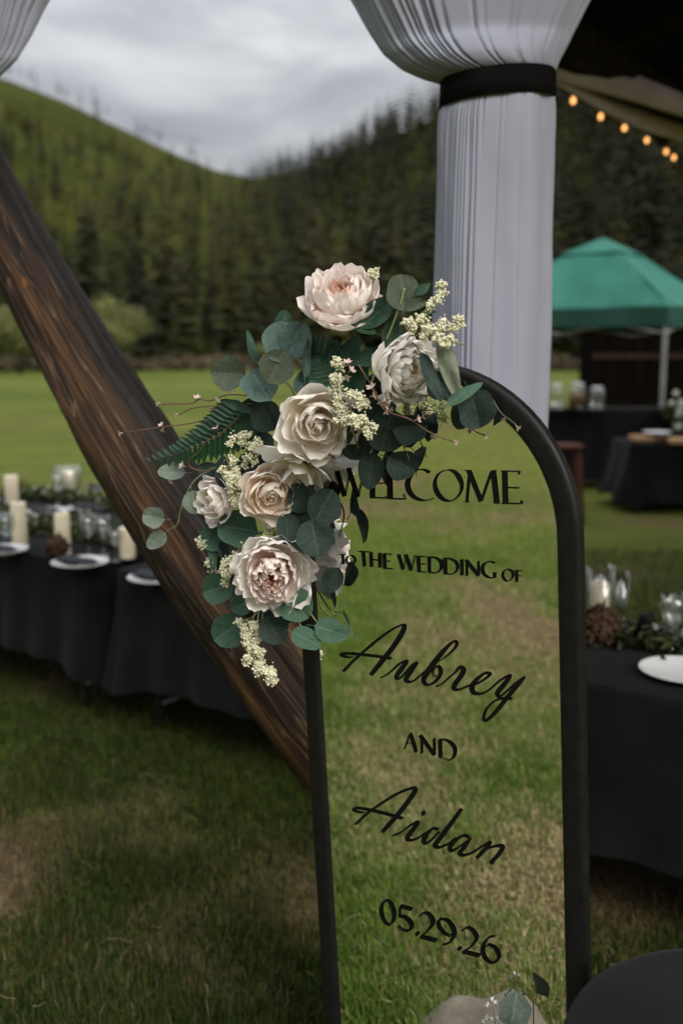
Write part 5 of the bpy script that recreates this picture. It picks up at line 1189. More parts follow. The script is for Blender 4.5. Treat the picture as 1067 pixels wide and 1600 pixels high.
# ------------------------------------------------------------------ leaning timber log
lp1, lp2, lp3 = at(-2, 318, 2.95), at(256, 785, 2.62), at(538, 1174, 2.36)
ax = (lp3 - lp1)
axl = ax.length
ax.normalize()
sag = lp2 - (lp1 + ax * (lp2 - lp1).dot(ax))
t2 = (lp2 - lp1).dot(ax)
top_s = -1.35
bot_s = axl + (lp3.z + 0.06) / -ax.z
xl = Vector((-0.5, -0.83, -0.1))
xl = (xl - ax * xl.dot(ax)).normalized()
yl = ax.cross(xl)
nn, ns = 120, 260
vs, fs, uvs, peel = [], [], [], []
for j in range(ns + 1):
    s = top_s + (bot_s - top_s) * j / ns
    bow = 1 - ((s - axl / 2) / (axl / 2)) ** 2
    bow = max(bow, -0.6) * sag.length * 0.9
    c = lp1 + ax * s + sag.normalized() * bow
    for k in range(nn):
        a = 2 * math.pi * (k / nn) + math.pi
        x_, y_ = math.cos(a), math.sin(a)
        fx = float(k) / nn * 9
        tp = min(max(s / t2, -0.6), 1.6)
        rad = (0.084 + 0.041 * max(tp, -0.2) if tp < 1 else 0.125 + 0.004 * (tp - 1)) + 0.003 * math.sin(s * 2.1 + 1) + 0.004 * math.sin(3 * a + s * 0.6) + 0.003 * math.sin(7 * a + s * 1.3)
        rad += 0.0075 * (float(mnoise.fractal((x_ * 2.4, y_ * 2.4, s * 3.0), 1.0, 2.0, 5)))
        rad -= 0.006 * max(0.0, float(mnoise.noise((x_ * 9, y_ * 9, s * 1.1))) - 0.25) * 2
        vs.append(c + (xl * x_ + yl * y_) * rad)
        uvs.append((k / nn, s))
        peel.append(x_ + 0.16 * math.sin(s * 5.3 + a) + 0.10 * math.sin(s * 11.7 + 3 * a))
fs = [(j * nn + k, j * nn + (k + 1) % nn, (j + 1) * nn + (k + 1) % nn, (j + 1) * nn + k) for j in range(ns) for k in range(nn)]
fs.append(tuple(reversed(range(nn))))
fs.append(tuple(range(ns * nn, ns * nn + nn)))
lg = MB().add(vs, fs, uvs)
base_l = lp1 + ax * bot_s
base_l.z = 0


def logmat():
    m, t, b, o = newmat('stained_log_wood')
    uv = mnode(t, 'ShaderNodeUVMap')
    mp1 = mnode(t, 'ShaderNodeMapping')
    mp1.inputs['Scale'].default_value = (6.0, 0.75, 1)
    t.links.new(uv.outputs[0], mp1.inputs[0])
    # warped growth-ring figure running along the log
    warp = mnode(t, 'ShaderNodeTexNoise')
    warp.inputs['Scale'].default_value = 1.25
    warp.inputs['Detail'].default_value = 3
    t.links.new(mp1.outputs[0], warp.inputs['Vector'])
    sepn = mnode(t, 'ShaderNodeSeparateXYZ')
    t.links.new(mp1.outputs[0], sepn.inputs[0])
    mm = mnode(t, 'ShaderNodeMath', operation='MULTIPLY_ADD')
    t.links.new(warp.outputs['Fac'], mm.inputs[0])
    mm.inputs[1].default_value = 15.0
    m2 = mnode(t, 'ShaderNodeMath', operation='MULTIPLY')
    t.links.new(sepn.outputs['X'], m2.inputs[0])
    m2.inputs[1].default_value = 5.5
    t.links.new(m2.outputs[0], mm.inputs[2])
    fr = mnode(t, 'ShaderNodeMath', operation='FRACT')
    t.links.new(mm.outputs[0], fr.inputs[0])
    line = ramp(t, fr.outputs[0], [(0.0, (0.0,) * 3), (0.62, (0.04,) * 3), (0.84, (0.55,) * 3), (0.90, (1.0,) * 3), (0.96, (0.15,) * 3)])
    # fine fibre streaks
    mp2 = mnode(t, 'ShaderNodeMapping')
    mp2.inputs['Scale'].default_value = (60, 2.2, 1)
    t.links.new(uv.outputs[0], mp2.inputs[0])
    fib = mnode(t, 'ShaderNodeTexNoise')
    fib.inputs['Scale'].default_value = 1.6
    fib.inputs['Detail'].default_value = 6
    t.links.new(mp2.outputs[0], fib.inputs['Vector'])
    blot = mnode(t, 'ShaderNodeTexNoise')
    blot.inputs['Scale'].default_value = 1.3
    blot.inputs['Detail'].default_value = 6
    t.links.new(mp1.outputs[0], blot.inputs['Vector'])
    stain = ramp(t, blot.outputs['Fac'], [(0.36, (0.0076, 0.0046, 0.0031)), (0.50, (0.0166, 0.0081, 0.0044)), (0.58, (0.0483, 0.0209, 0.0084)), (0.68, (0.1331, 0.0581, 0.0180))])
    mix1 = mnode(t, 'ShaderNodeMix', data_type='RGBA')
    lf = mnode(t, 'ShaderNodeMath', operation='MULTIPLY')
    t.links.new(line, lf.inputs[0])
    msk = ramp(t, fib.outputs['Fac'], [(0.34, (0.30,) * 3), (0.62, (0.75,) * 3)])
    t.links.new(msk, lf.inputs[1])
    t.links.new(lf.outputs[0], mix1.inputs['Factor'])
    t.links.new(stain, mix1.inputs['A'])
    mix1.inputs['B'].default_value = (0.15, 0.092, 0.042, 1)
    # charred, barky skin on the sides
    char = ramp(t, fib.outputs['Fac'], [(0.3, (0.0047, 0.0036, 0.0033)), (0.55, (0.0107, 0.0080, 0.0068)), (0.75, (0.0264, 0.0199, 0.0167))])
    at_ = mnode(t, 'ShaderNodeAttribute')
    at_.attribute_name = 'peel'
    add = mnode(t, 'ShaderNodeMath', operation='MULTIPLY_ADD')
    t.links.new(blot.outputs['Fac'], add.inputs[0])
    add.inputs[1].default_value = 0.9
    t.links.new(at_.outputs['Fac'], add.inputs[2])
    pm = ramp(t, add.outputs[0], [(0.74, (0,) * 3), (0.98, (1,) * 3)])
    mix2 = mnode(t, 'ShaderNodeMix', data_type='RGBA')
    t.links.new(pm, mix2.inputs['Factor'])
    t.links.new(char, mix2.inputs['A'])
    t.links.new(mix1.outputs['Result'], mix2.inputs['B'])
    # drying checks: thin dark cracks along the grain, and a few amber knots
    mp3 = mnode(t, 'ShaderNodeMapping')
    mp3.inputs['Scale'].default_value = (16, 0.55, 1)
    t.links.new(uv.outputs[0], mp3.inputs[0])
    ck = mnode(t, 'ShaderNodeTexNoise')
    ck.inputs['Scale'].default_value = 1.5
    ck.inputs['Detail'].default_value = 5
    t.links.new(mp3.outputs[0], ck.inputs['Vector'])
    crack = ramp(t, ck.outputs['Fac'], [(0.0, (0,) * 3), (0.483, (0,) * 3), (0.497, (1,) * 3), (0.503, (1,) * 3), (0.517, (0,) * 3)])
    mix3 = mnode(t, 'ShaderNodeMix', data_type='RGBA')
    ckf = mnode(t, 'ShaderNodeMath', operation='MULTIPLY')
    ckf.inputs[1].default_value = 0.8
    t.links.new(crack, ckf.inputs[0])
    t.links.new(ckf.outputs[0], mix3.inputs['Factor'])
    t.links.new(mix2.outputs['Result'], mix3.inputs['A'])
    mix3.inputs['B'].default_value = (0.003, 0.002, 0.002, 1)
    mp4 = mnode(t, 'ShaderNodeMapping')
    mp4.inputs['Scale'].default_value = (4.5, 3.2, 1)
    t.links.new(uv.outputs[0], mp4.inputs[0])
    vk = mnode(t, 'ShaderNodeTexVoronoi')
    vk.inputs['Scale'].default_value = 1.0
    t.links.new(mp4.outputs[0], vk.inputs['Vector'])
    kf = ramp(t, vk.outputs['Distance'], [(0.0, (0.9,) * 3), (0.045, (0.75,) * 3), (0.07, (0,) * 3)])
    mix4 = mnode(t, 'ShaderNodeMix', data_type='RGBA')
    t.links.new(kf, mix4.inputs['Factor'])
    t.links.new(mix3.outputs['Result'], mix4.inputs['A'])
    mix4.inputs['B'].default_value = (0.16, 0.062, 0.013, 1)
    t.links.new(mix4.outputs['Result'], b.inputs['Base Color'])
    b.inputs['Roughness'].default_value = 0.6
    b.inputs['Specular IOR Level'].default_value = 0.18
    hs = mnode(t, 'ShaderNodeMath', operation='MULTIPLY_ADD')
    t.links.new(fib.outputs['Fac'], hs.inputs[0])
    hs.inputs[1].default_value = 0.9
    hc = mnode(t, 'ShaderNodeMath', operation='SUBTRACT')
    t.links.new(line, hc.inputs[0])
    t.links.new(crack, hc.inputs[1])
    t.links.new(hc.outputs[0], hs.inputs[2])
    bp = mnode(t, 'ShaderNodeBump')
    bp.inputs['Strength'].default_value = 0.6
    bp.inputs['Distance'].default_value = 0.003
    t.links.new(hs.outputs[0], bp.inputs['Height'])
    t.links.new(bp.outputs[0], b.inputs['Normal'])
    return m


lv = [(p[0] - base_l.x, p[1] - base_l.y, p[2] - base_l.z) for p in lg.v]
lg.v = lv
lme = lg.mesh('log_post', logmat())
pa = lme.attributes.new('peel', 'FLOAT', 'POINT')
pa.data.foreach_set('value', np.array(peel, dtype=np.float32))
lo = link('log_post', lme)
lo.location = base_l
tag(lo, 'thick dark brown stained log leaning diagonally behind the flowers', 'log')
# the post that the curtain is tied round
# ------------------------------------------------------------------ draped columns


def drape(rows, tie, d, label, seed, tilt=0.08, rowsdn=None):
    """rows: (photo y, left x, right x) from top to ground; tie: (upper y, lower y)"""
    rs = random.Random(seed)
    xc0 = (rows[-1][1] + rows[-1][2]) / 2
    base = at(xc0, 800, d)
    root = empty('draped_column', (base.x, base.y + 0.10, 0), label, 'curtain')
    ridges = []
    th = -0.25
    while th < math.pi + 0.25:
        left = th > 1.75
        gap = rs.uniform(0.045, 0.11) if left else rs.choice((rs.uniform(0.05, 0.10), rs.uniform(0.16, 0.34)))
        ridges.append((th, rs.uniform(0.014, 0.03) if left else rs.uniform(0.012, 0.03), rs.uniform(0.5, 1.0) * rs.choice((1, 1, 0.55)), rs.uniform(-0.10, 0.10) * (0.3 if left else 1), rs.random() < (0.85 if left else 0.62)))
        th += gap
    broad = [(rs.uniform(-.1, 3.2), rs.uniform(.10, .24), rs.uniform(-1, 1), rs.uniform(-.35, .35), rs.uniform(0, 6)) for _ in range(13)]
    ys_ = [r[0] for r in rows]
    nth = 420

    def shape(y, part):
        xl_, xr_ = np.interp(y, ys_, [r[1] for r in rows]), np.interp(y, ys_, [r[2] for r in rows])
        k = base.y / ray(533.5, y).y / FPX
        cx = ((xl_ + xr_) / 2 - 533.5) * k - base.x
        hw = (xr_ - xl_) / 2 * k
        return cx, hw

    def zat(y):
        r_ = ray(533.5, y)
        return CAM_Z + r_.z * base.y / r_.y

    def surf(part, y0, y1, n):
        mbp = MB()
        vs, fs, uvs = [], [], []
        for j in range(n + 1):
            q = j / n
            y = y0 + (y1 - y0) * (q ** 1.6 if part == 'lower' else 1 - (1 - q) ** 1.6)
            cx, hw = shape(y, part)
            z = zat(y)
            dist = abs(y - (tie[1] if part == 'lower' else tie[0]))
            near = math.exp(-dist / (45 if part == 'lower' else 90))
            for i in range(nth):
                a = 2 * math.pi * i / nth
                x_, y_ = math.cos(a), -math.sin(a)
                f = 0
                if a < math.pi + 0.3 or a > 2 * math.pi - 0.3:
                    aa = a if a < math.pi + 0.3 else a - 2 * math.pi
                    for (t0, s0, amp, dr, keep) in ridges:
                        if part == 'upper':
                            dr = dr * 0.5 + (t0 - 1.57) * -0.03
                        u_ = aa - t0 - dr * min(dist, 520) / 520
                        if abs(u_) > 0.2:
                            continue
                        lf = 1.0 if keep else near
                        sw = s0 * (1 + (1.6 * (1 - near) if part == 'upper' else 0.35 * (1 - near)))
                        # a fold: sharp on one side, soft on the other
                        if u_ > 0:
                            f -= amp * lf * math.exp(-(u_ / sw) ** 2)
                        else:
                            f -= amp * lf * math.exp(-(u_ / (sw * 0.30)) ** 2)
                f *= (0.0082 if a > 1.75 else 0.0062) if part == 'lower' else 0.0170
                f += 0.004 * math.sin(6 * a + 1.1) + 0.003 * math.sin(4.3 * a + y * 0.011) + 0.0016 * mnoise.noise((a * 3, y * 0.02, seed)) + (0.012 * mnoise.noise((a * 2.2, y * 0.008, seed + 5)) * min(1, dist / 50) if part == 'upper' else 0)
                if a < 3.5:
                    fall = min(1, dist / 120)
                    for (t0, s0, amp, dr, ph) in broad:
                        u_ = a - t0 - dr * min(dist, 700) / 700
                        if abs(u_) < 0.6:
                            f += (0.012 if part == 'lower' else 0.020) * amp * fall * math.exp(-(u_ / s0) ** 2) * (0.65 + 0.35 * math.sin(y * 0.012 + ph))
                r_ = hw + f
                ry = hw * (0.72 if part == 'lower' else 0.72 - 0.34 * min(1, dist / 60)) + f
                vs.append((base.x + cx + x_ * r_, base.y + 0.10 + y_ * ry, z + tilt * near * x_ * hw))
                uvs.append((i / nth * 3, y / 300))
        for j in range(n):
            for i in range(nth):
                i2 = (i + 1) % nth
                fs.append((j * nth + i, j * nth + i2, (j + 1) * nth + i2, (j + 1) * nth + i))
        return mbp.add(vs, fs, uvs)
    yg = 800
    while zat(yg) > 0.01:
        yg += 4
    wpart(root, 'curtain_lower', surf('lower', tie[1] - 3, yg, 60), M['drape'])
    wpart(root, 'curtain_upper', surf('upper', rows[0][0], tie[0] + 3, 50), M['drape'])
    # satin tie band
    mbt = MB()
    vs, fs, uvs = [], [], []
    cx, hw = shape((tie[0] + tie[1]) / 2, 'lower')
    nb = 160
    zt, zb = zat(tie[0]), zat(tie[1])
    for j, (z, ex) in enumerate(((zt, 0.004), (zt - 0.004, 0.008), (zb + 0.004, 0.008), (zb, 0.004))):
        for i in range(nb):
            a = 2 * math.pi * i / nb
            rr_ = hw + ex + 0.0012 * math.sin(9 * a + 2) * (1 if j in (1, 2) else 0.3)
            vs.append((base.x + cx + math.cos(a) * rr_, base.y + 0.10 - math.sin(a) * (rr_ - hw + hw * 0.72 + 0.004), z + tilt * math.cos(a) * hw))
            uvs.append((i / nb * 4, z * 10))
    for j in range(3):
        for i in range(nb):
            i2 = (i + 1) % nb
            fs.append((j * nb + i, j * nb + i2, (j + 1) * nb + i2, (j + 1) * nb + i))
    wpart(root, 'tie_band', mbt.add(vs, fs, uvs), M['ribbon'])
    pm_ = MB().tube([(base.x, base.y + 0.10, -0.1), (base.x, base.y + 0.10, 3.3)], 0.055, 14)
    wpart(root, 'inner_post', pm_, M['roofwood'])
    return root


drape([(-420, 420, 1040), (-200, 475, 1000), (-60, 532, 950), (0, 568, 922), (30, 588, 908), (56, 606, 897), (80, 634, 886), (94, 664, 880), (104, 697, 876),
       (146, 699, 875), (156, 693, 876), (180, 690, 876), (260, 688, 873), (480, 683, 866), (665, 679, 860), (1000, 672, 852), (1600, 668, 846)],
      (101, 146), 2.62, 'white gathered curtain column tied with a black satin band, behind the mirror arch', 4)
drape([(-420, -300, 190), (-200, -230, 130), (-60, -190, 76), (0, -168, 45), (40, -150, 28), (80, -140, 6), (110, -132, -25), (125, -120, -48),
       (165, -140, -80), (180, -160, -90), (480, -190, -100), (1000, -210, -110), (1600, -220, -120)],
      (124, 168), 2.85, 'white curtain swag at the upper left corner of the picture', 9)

# ------------------------------------------------------------------ pavilion roof over the right and behind
roof = empty('pavilion_roof', gp(-2.1, 9.3, 0), 'dark brown timber pavilion roof seen from below at upper right', 'roof')


def gbox(mb, u0, u1, w0, w1, z0, z1, slope=0.0):
    vs = []
    for u in (u0, u1):
        for w_ in (w0, w1):
            for z in (z0, z1):
                p = gp(u, w_, z + (u + 2.3) * slope)
                vs.append(p)
    return mb.add(vs, [(0, 1, 3, 2), (4, 6, 7, 5), (0, 4, 5, 1), (2, 3, 7, 6), (0, 2, 6, 4), (1, 5, 7, 3)])


SLP = 0.27
u = -2.62
while u < 7.0:
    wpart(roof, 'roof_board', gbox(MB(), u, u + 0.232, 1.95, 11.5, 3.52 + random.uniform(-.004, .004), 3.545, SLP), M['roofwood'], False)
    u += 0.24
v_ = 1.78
while v_ < 2.95:            # flat boards added out of view beside the roof to shade the foreground
    wpart(roof, 'shade_board', gbox(MB(), -3.6, -2.64, v_, v_ + 0.232, 3.52, 3.545), M['roofwood'], False)
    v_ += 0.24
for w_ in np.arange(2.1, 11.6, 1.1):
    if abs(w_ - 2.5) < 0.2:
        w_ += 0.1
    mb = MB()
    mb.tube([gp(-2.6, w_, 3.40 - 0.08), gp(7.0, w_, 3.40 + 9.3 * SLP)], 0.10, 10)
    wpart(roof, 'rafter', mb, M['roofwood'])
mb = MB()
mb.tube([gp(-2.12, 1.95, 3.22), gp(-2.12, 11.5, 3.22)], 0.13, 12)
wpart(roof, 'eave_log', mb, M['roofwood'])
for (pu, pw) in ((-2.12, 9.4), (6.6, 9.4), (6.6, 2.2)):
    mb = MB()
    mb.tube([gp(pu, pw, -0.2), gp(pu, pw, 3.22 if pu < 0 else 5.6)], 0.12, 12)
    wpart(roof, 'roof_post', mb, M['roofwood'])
mb = MB()
a_, b2_ = Vector((0.43, 2.72, 3.24)), Vector((-1.25, 2.95, 3.24))
mb.tube([a_ + Vector((0.5, -0.1, 0)), b2_ + Vector((-0.6, 0.05, 0))], 0.10, 12)
wpart(roof, 'header_log', mb, M['roofwood'])


# cloth swags slung under the roof
def swag(pts, hpx, label, seed):
    """pts: (photo x, y centre, distance)"""
    m_ = MB()
    rs = random.Random(seed)
    n = 40
    P = []
    for i in range(n + 1):
        q = i / n * (len(pts) - 1)
        k = min(int(q), len(pts) - 2)
        f = q - k
        a, b = pts[k], pts[k + 1]
        P.append((a[0] + (b[0] - a[0]) * f, a[1] + (b[1] - a[1]) * f, a[2] + (b[2] - a[2]) * f, hpx[k] + (hpx[k + 1] - hpx[k]) * f))
    nk = 28
    vs, fs = [], []
    for (x, y, d, h) in P:
        c = at(x, y, d)
        hh = h / 2 * d / FPX
        for k in range(nk):
            a = 2 * math.pi * k / nk
            rr_ = 1 + 0.10 * math.sin(5 * a + 1 + x * 0.004) + 0.06 * math.sin(9 * a + 2)
            vs.append(c + Vector((0, math.cos(a) * hh * 0.8 * rr_, math.sin(a) * hh * rr_)))
    for i in range(n):
        for k in range(nk):
            k2 = (k + 1) % nk
            fs.append((i * nk + k, i * nk + k2, (i + 1) * nk + k2, (i + 1) * nk + k))
    fs.append(tuple(range(nk)))
    fs.append(tuple(reversed(range(n * nk, n * nk + nk))))
    m_.add(vs, fs)
    o = link('cloth_swag', m_.mesh('cloth_swag', M['swag']))
    tag(o, label, 'swag')


swag([(780, 92, 4.6), (880, 106, 4.9), (980, 136, 5.3), (1067, 166, 5.7), (1200, 200, 6.3)], [46, 44, 40, 32, 28], 'grey cloth swag slung under the roof, upper of the two', 1)
swag([(870, 128, 4.9), (940, 164, 5.3), (1000, 188, 5.7), (1067, 208, 6.2), (1200, 240, 7.0)], [8, 20, 28, 30, 26], 'grey cloth swag just above the lit bulbs, lower of the two', 2)

# string of lit bulbs
sl_ = empty('string_lights', at(938, 175, 6.2), 'string of small warm lit bulbs hanging under the roof edge', 'string lights')
bl = [(895, 157, 5.8), (938, 182, 6.2), (975, 200, 6.6), (1010, 219, 7.0), (1040, 237, 7.4), (1052, 246, 7.7), (1095, 262, 8.1)]
wire = [at(840, 128, 5.4)] + [at(x, y - 8, d) for x, y, d in bl] + [at(1180, 285, 8.8)]
wpart(sl_, 'wire', MB().tube(wire, 0.004, 5), M['frame'])


def bulbmat():
    m, t, b, o = newmat('lit_bulb_glass')
    em = mnode(t, 'ShaderNodeEmission')
    em.inputs['Color'].default_value = (1.0, 0.44, 0.14, 1)
    em.inputs['Strength'].default_value = 1.0
    t.links.new(em.outputs[0], o.inputs['Surface'])
    return m


M['bulb'] = bulbmat()
for (x, y, d) in bl:
    p = at(x, y, d)
    m_ = MB().lathe([(0.0005, -0.021), (0.009, -0.018), (0.0145, -0.009), (0.0155, 0.0), (0.012, 0.011), (0.007, 0.020), (0.0005, 0.022)], p, 12)
    bo = wpart(sl_, 'bulb', m_, M['bulb'])
    m_ = MB().tube([p + Vector((0, 0, 0.02)), p + Vector((0, 0, 0.05))], 0.010, 8)
    k_ = wpart(sl_, 'socket', m_, M['frame'])

# ------------------------------------------------------------------ tables


def cloth_mb(lx, ly, z, drop, flare, seed, wave=0.24, extra=None):
    rs = random.Random(seed)
    per = []
    step = 0.03
    r = 0.025
    hx, hy = lx / 2 + 0.006, ly / 2 + 0.006
    def side(p0, p1, nrm):
        L_ = math.hypot(p1[0] - p0[0], p1[1] - p0[1])
        n = int(L_ / step)
        for i in range(n):
            f = i / n
            per.append((p0[0] + (p1[0] - p0[0]) * f, p0[1] + (p1[1] - p0[1]) * f, nrm, min(f, 1 - f) * L_))
    def corner(cx, cy, a0):
        for i in range(7):
            a = a0 + math.pi / 2 * i / 7
            per.append((cx + math.cos(a) * r, cy + math.sin(a) * r, (math.cos(a), math.sin(a)), 0.0))
    side((-hx + r, -hy), (hx - r, -hy), (0, -1)); corner(hx - r, -hy + r, -math.pi / 2)
    side((hx, -hy + r), (hx, hy - r), (1, 0)); corner(hx - r, hy - r, 0)
    side((hx - r, hy), (-hx + r, hy), (0, 1)); corner(-hx + r, hy - r, math.pi / 2)
    side((-hx, hy - r), (-hx, -hy + r), (-1, 0)); corner(-hx + r, -hy + r, math.pi)
    n = len(per)
    ph = [rs.uniform(0, 6.28) for _ in range(4)]
    vs, fs = [], []
    rows = [(0, 0.0), (0.006, 0.010), (0.02, 0.06), (0.1, 0.2), (0.25, 0.4), (0.45, 0.6), (0.72, 0.8), (1.0, 1.0)]
    s = 0
    for j, (fo, fz) in enumerate(rows):
        for i, (x, y, nr_, dc) in enumerate(per):
            s = i * step
            wv = 0.5 + 0.28 * math.sin(s / wave * 6.28 + ph[0] + 0.8 * math.sin(s * 2.3 + ph[1])) + 0.22 * math.sin(s / wave * 2.7 + ph[2])
            cf = math.exp(-(dc / 0.16) ** 2)
            o_ = flare * fo * (0.25 + 0.75 * wv) + 0.05 * cf * fo + (0.004 if j else 0)
            zz = z - drop * fz * (1 + 0.03 * math.sin(s * 1.7 + ph[3]) + 0.10 * cf * fo)
            vs.append((x + nr_[0] * o_, y + nr_[1] * o_, zz))
    for j in range(len(rows) - 1):
        for i in range(n):
            i2 = (i + 1) % n
            fs.append((j * n + i, (j + 1) * n + i, (j + 1) * n + i2, j * n + i2))
    fs.append(tuple(range(n)))
    m_ = MB()
    m_.add(vs, fs)
    return m_


def folding_table(front_left, length, depth, ht, label, clabel, drop, seed, rot=-YAW, group=None, flare=0.07, cloth=True):
    """front_left: point under the near left end; the table runs along its own x"""
    rotm = Matrix.Rotation(rot, 3, 'Z')
    c = Vector((front_left.x, front_left.y, 0)) + rotm @ Vector((length / 2, depth / 2, 0))
    t = empty('folding_table', c, label, 'table', group, rot)
    top = MB().box((0, 0, ht - 0.022), (length, depth, 0.035))
    bevel(link('tabletop', top.mesh('tabletop', M['darksteel'], False), t), 0.006)
    for sx in (-1, 1):
        for sy in (-1, 1):
            lgm = MB().tube([(sx * (length / 2 - 0.22), sy * (depth / 2 - 0.08), ht - 0.05), (sx * (length / 2 - 0.16), sy * (depth / 2 - 0.06), 0.0)], 0.014, 8)
            link('leg', lgm.mesh('leg', M['darksteel']), t)
        br_ = MB().tube([(sx * (length / 2 - 0.165), -depth / 2 + 0.06, 0.12), (sx * (length / 2 - 0.165), depth / 2 - 0.06, 0.12)], 0.010, 8)
        link('leg_brace', br_.mesh('leg_brace', M['steel']), t)
        br_ = MB().tube([(sx * (length / 2 - 0.19), 0, 0.3), (sx * (length / 2 - 0.62), 0, ht - 0.05)], 0.009, 8)
        link('leg_stay', br_.mesh('leg_stay', M['steel']), t)
    if cloth:
        cm = cloth_mb(length, depth, ht + 0.002, drop, flare, seed)
        co = link('tablecloth', cm.mesh('tablecloth', M['cloth']))
        co.location = c
        co.rotation_euler = (0, 0, rot)
        tag(co, clabel, 'tablecloth')
    return t


A1 = onz(152, 884, 0.75)
A1.z = 0
folding_table(A1 - GU * 1.86, 1.83, 0.76, 0.75, 'folding table at far left under a charcoal cloth', 'charcoal cloth over the left folding table, below the candles', 0.51, 1)
folding_table(A1 + GU * 0.15, 1.83, 0.76, 0.75, 'folding table behind the log under a charcoal cloth', 'charcoal cloth over the folding table that passes behind the log', 0.50, 2)
A2 = onz(110, 812, 0.75)
A2.z = 0
folding_table(A2 - GU * 1.2, 1.83, 0.76, 0.75, 'far left folding table in the second row with bare metal legs', 'short dark cloth on the second row table behind the candles', 0.12, 3, flare=0.02)
folding_table(A2 - GU * 1.2 + GW * 1.75, 1.83, 0.76, 0.75, 'farthest left folding table in the third row', 'short dark cloth on the third row table farthest back', 0.16, 13, flare=0.02)
A3 = onz(912, 1064, 0.75)
A3.z = 0
folding_table(A3 - GU * 0.42, 1.83, 0.76, 0.75, 'folding table at right of the mirror under a charcoal cloth', 'charcoal cloth over the table right of the mirror', 0.50, 4)

# small round black-draped table in the lower right corner
st = empty('side_table', (0.605, 1.255, 0), 'small round black-draped table in the lower right corner', 'table')
link('tabletop', MB().lathe([(0.0005, 0.722), (0.28, 0.722), (0.284, 0.735), (0.28, 0.749), (0.0005, 0.749)], n=40).mesh('tabletop', M['darksteel']), st)
link('leg', MB().tube([(0, 0, 0.0), (0, 0, 0.725)], 0.03, 10).mesh('leg', M['darksteel']), st)
link('foot', MB().lathe([(0.0005, 0.0), (0.20, 0.0), (0.20, 0.012), (0.03, 0.03), (0.0005, 0.03)], n=24).mesh('foot', M['darksteel']), st)
rcm = MB()
rws = [(0.0, 0.7520), (0.10, 0.7520), (0.20, 0.7525), (0.272, 0.7520), (0.284, 0.7480), (0.289, 0.7360), (0.292, 0.6960), (0.297, 0.62), (0.303, 0.45), (0.31, 0.25), (0.318, 0.10)]


def rcf(s, t):
    q = t * (len(rws) - 1)
    k = min(int(q), len(rws) - 2)
    f = q - k
    r_ = rws[k][0] + (rws[k + 1][0] - rws[k][0]) * f
    z_ = rws[k][1] + (rws[k + 1][1] - rws[k][1]) * f
    a = s * 2 * math.pi
    dr = max(0, (0.75 - z_)) * 0.05 * (math.sin(11 * a + 1.2) + 0.5 * math.sin(7 * a))
    return ((r_ + dr) * math.cos(a), (r_ + dr) * math.sin(a), z_ + (0.0015 * math.sin(3 * a + 5 * r_ * 9) if r_ < 0.27 else 0))


rcm.grid(rcf, 120, 30, closed_u=True)
co = link('tablecloth', rcm.mesh('tablecloth', M['cloth']))
co.location = st.location
tag(co, 'black cloth over the small round table in the lower right corner', 'tablecloth')


# ------------------------------------------------------------------ things laid on the tables
def plate_me():
    return MB().lathe([(0.0005, 0.004), (0.075, 0.004), (0.088, 0.010), (0.130, 0.020), (0.134, 0.023), (0.133, 0.020), (0.09, 0.006), (0.075, 0.0), (0.0005, 0.0)], n=40).mesh('plate', M['china'])


PL = plate_me()


def napkin_me(seed):
    rs = random.Random(seed)
    m_ = MB()
    a = rs.uniform(-.2, .2)

    def fn(s, t):
        x = (s - 0.5) * 0.235
        y = (t - 0.5) * 0.082 * (1 + 0.25 * math.cos(s * 3.1))
        z = 0.030 + 0.012 * math.sin(math.pi * t) + 0.004 * math.sin(s * 9 + 1) - 0.010 * (abs(s - 0.5) * 2) ** 3
        return (x, y, z)
    m_.grid(fn, 16, 8)
    m_.grid(lambda s, t: (fn(s, t)[0], fn(s, t)[1], 0.0235), 16, 8)
    return m_.mesh('napkin', M['napkin'])


NK = napkin_me(2)


def plate(px, py, label, nap=None, s=1.0, z=0.753, rz=None):
    p = onz(px, py, z)
    o = link('plate', PL)
    o.location = p
    o.scale = (s,) * 3
    tag(o, label, 'plate', 'place setting plates')
    if nap:
        k = link('napkin', NK)
        k.location = p
        k.rotation_euler = (0, 0, -YAW if rz is None else rz)
        tag(k, nap, 'napkin', 'folded napkins')
    return p


def candle(px, py, top, wpx, label, z=0.753, group='pillar candles on the tables'):
    p = onz(px, py, z)
    d = p.y
    h = (onz(px, py, z) - CAMP).length * 0
    hh = (py - top) * d / FPX
    r = wpx * d / FPX / 2
    e_ = empty('pillar_candle', p, label, 'candle', group)
    m_ = MB().lathe([(0.0005, 0), (r * 0.96, 0), (r, 0.006), (r, hh - 0.006), (r * 0.93, hh), (r * 0.6, hh - 0.004), (0.0005, hh - 0.008)], n=24)
    link('wax', m_.mesh('wax', M['wax']), e_)
    link('wick', MB().tube([(0, 0, hh - 0.01), (0.001, 0, hh + 0.012)], 0.0016, 6).mesh('wick', M['wick']), e_)
    return p, d


def goblet_me(h, r):
    m_ = MB()
    pr = [(0.0005, 0.0), (r * 0.85, 0.0), (r * 0.82, 0.003), (0.006, 0.010), (0.0045, h * 0.40), (0.010, h * 0.45), (r * 0.70, h * 0.56), (r, h * 0.74), (r * 0.92, h),
          (r * 0.92 - 0.0018, h), (r - 0.002, h * 0.74), (r * 0.68, h * 0.575), (0.008, h * 0.47), (0.0005, h * 0.465)]
    return m_.lathe(pr, n=28).mesh('wine_glass', M['glass'])


GB = goblet_me(0.20, 0.042)


def goblet(px, py, label, s=1.0, z=0.753):
    o = link('wine_glass', GB)
    o.location = onz(px, py, z)
    o.scale = (s,) * 3
    tag(o, label, 'glass', 'stemmed wine glasses')


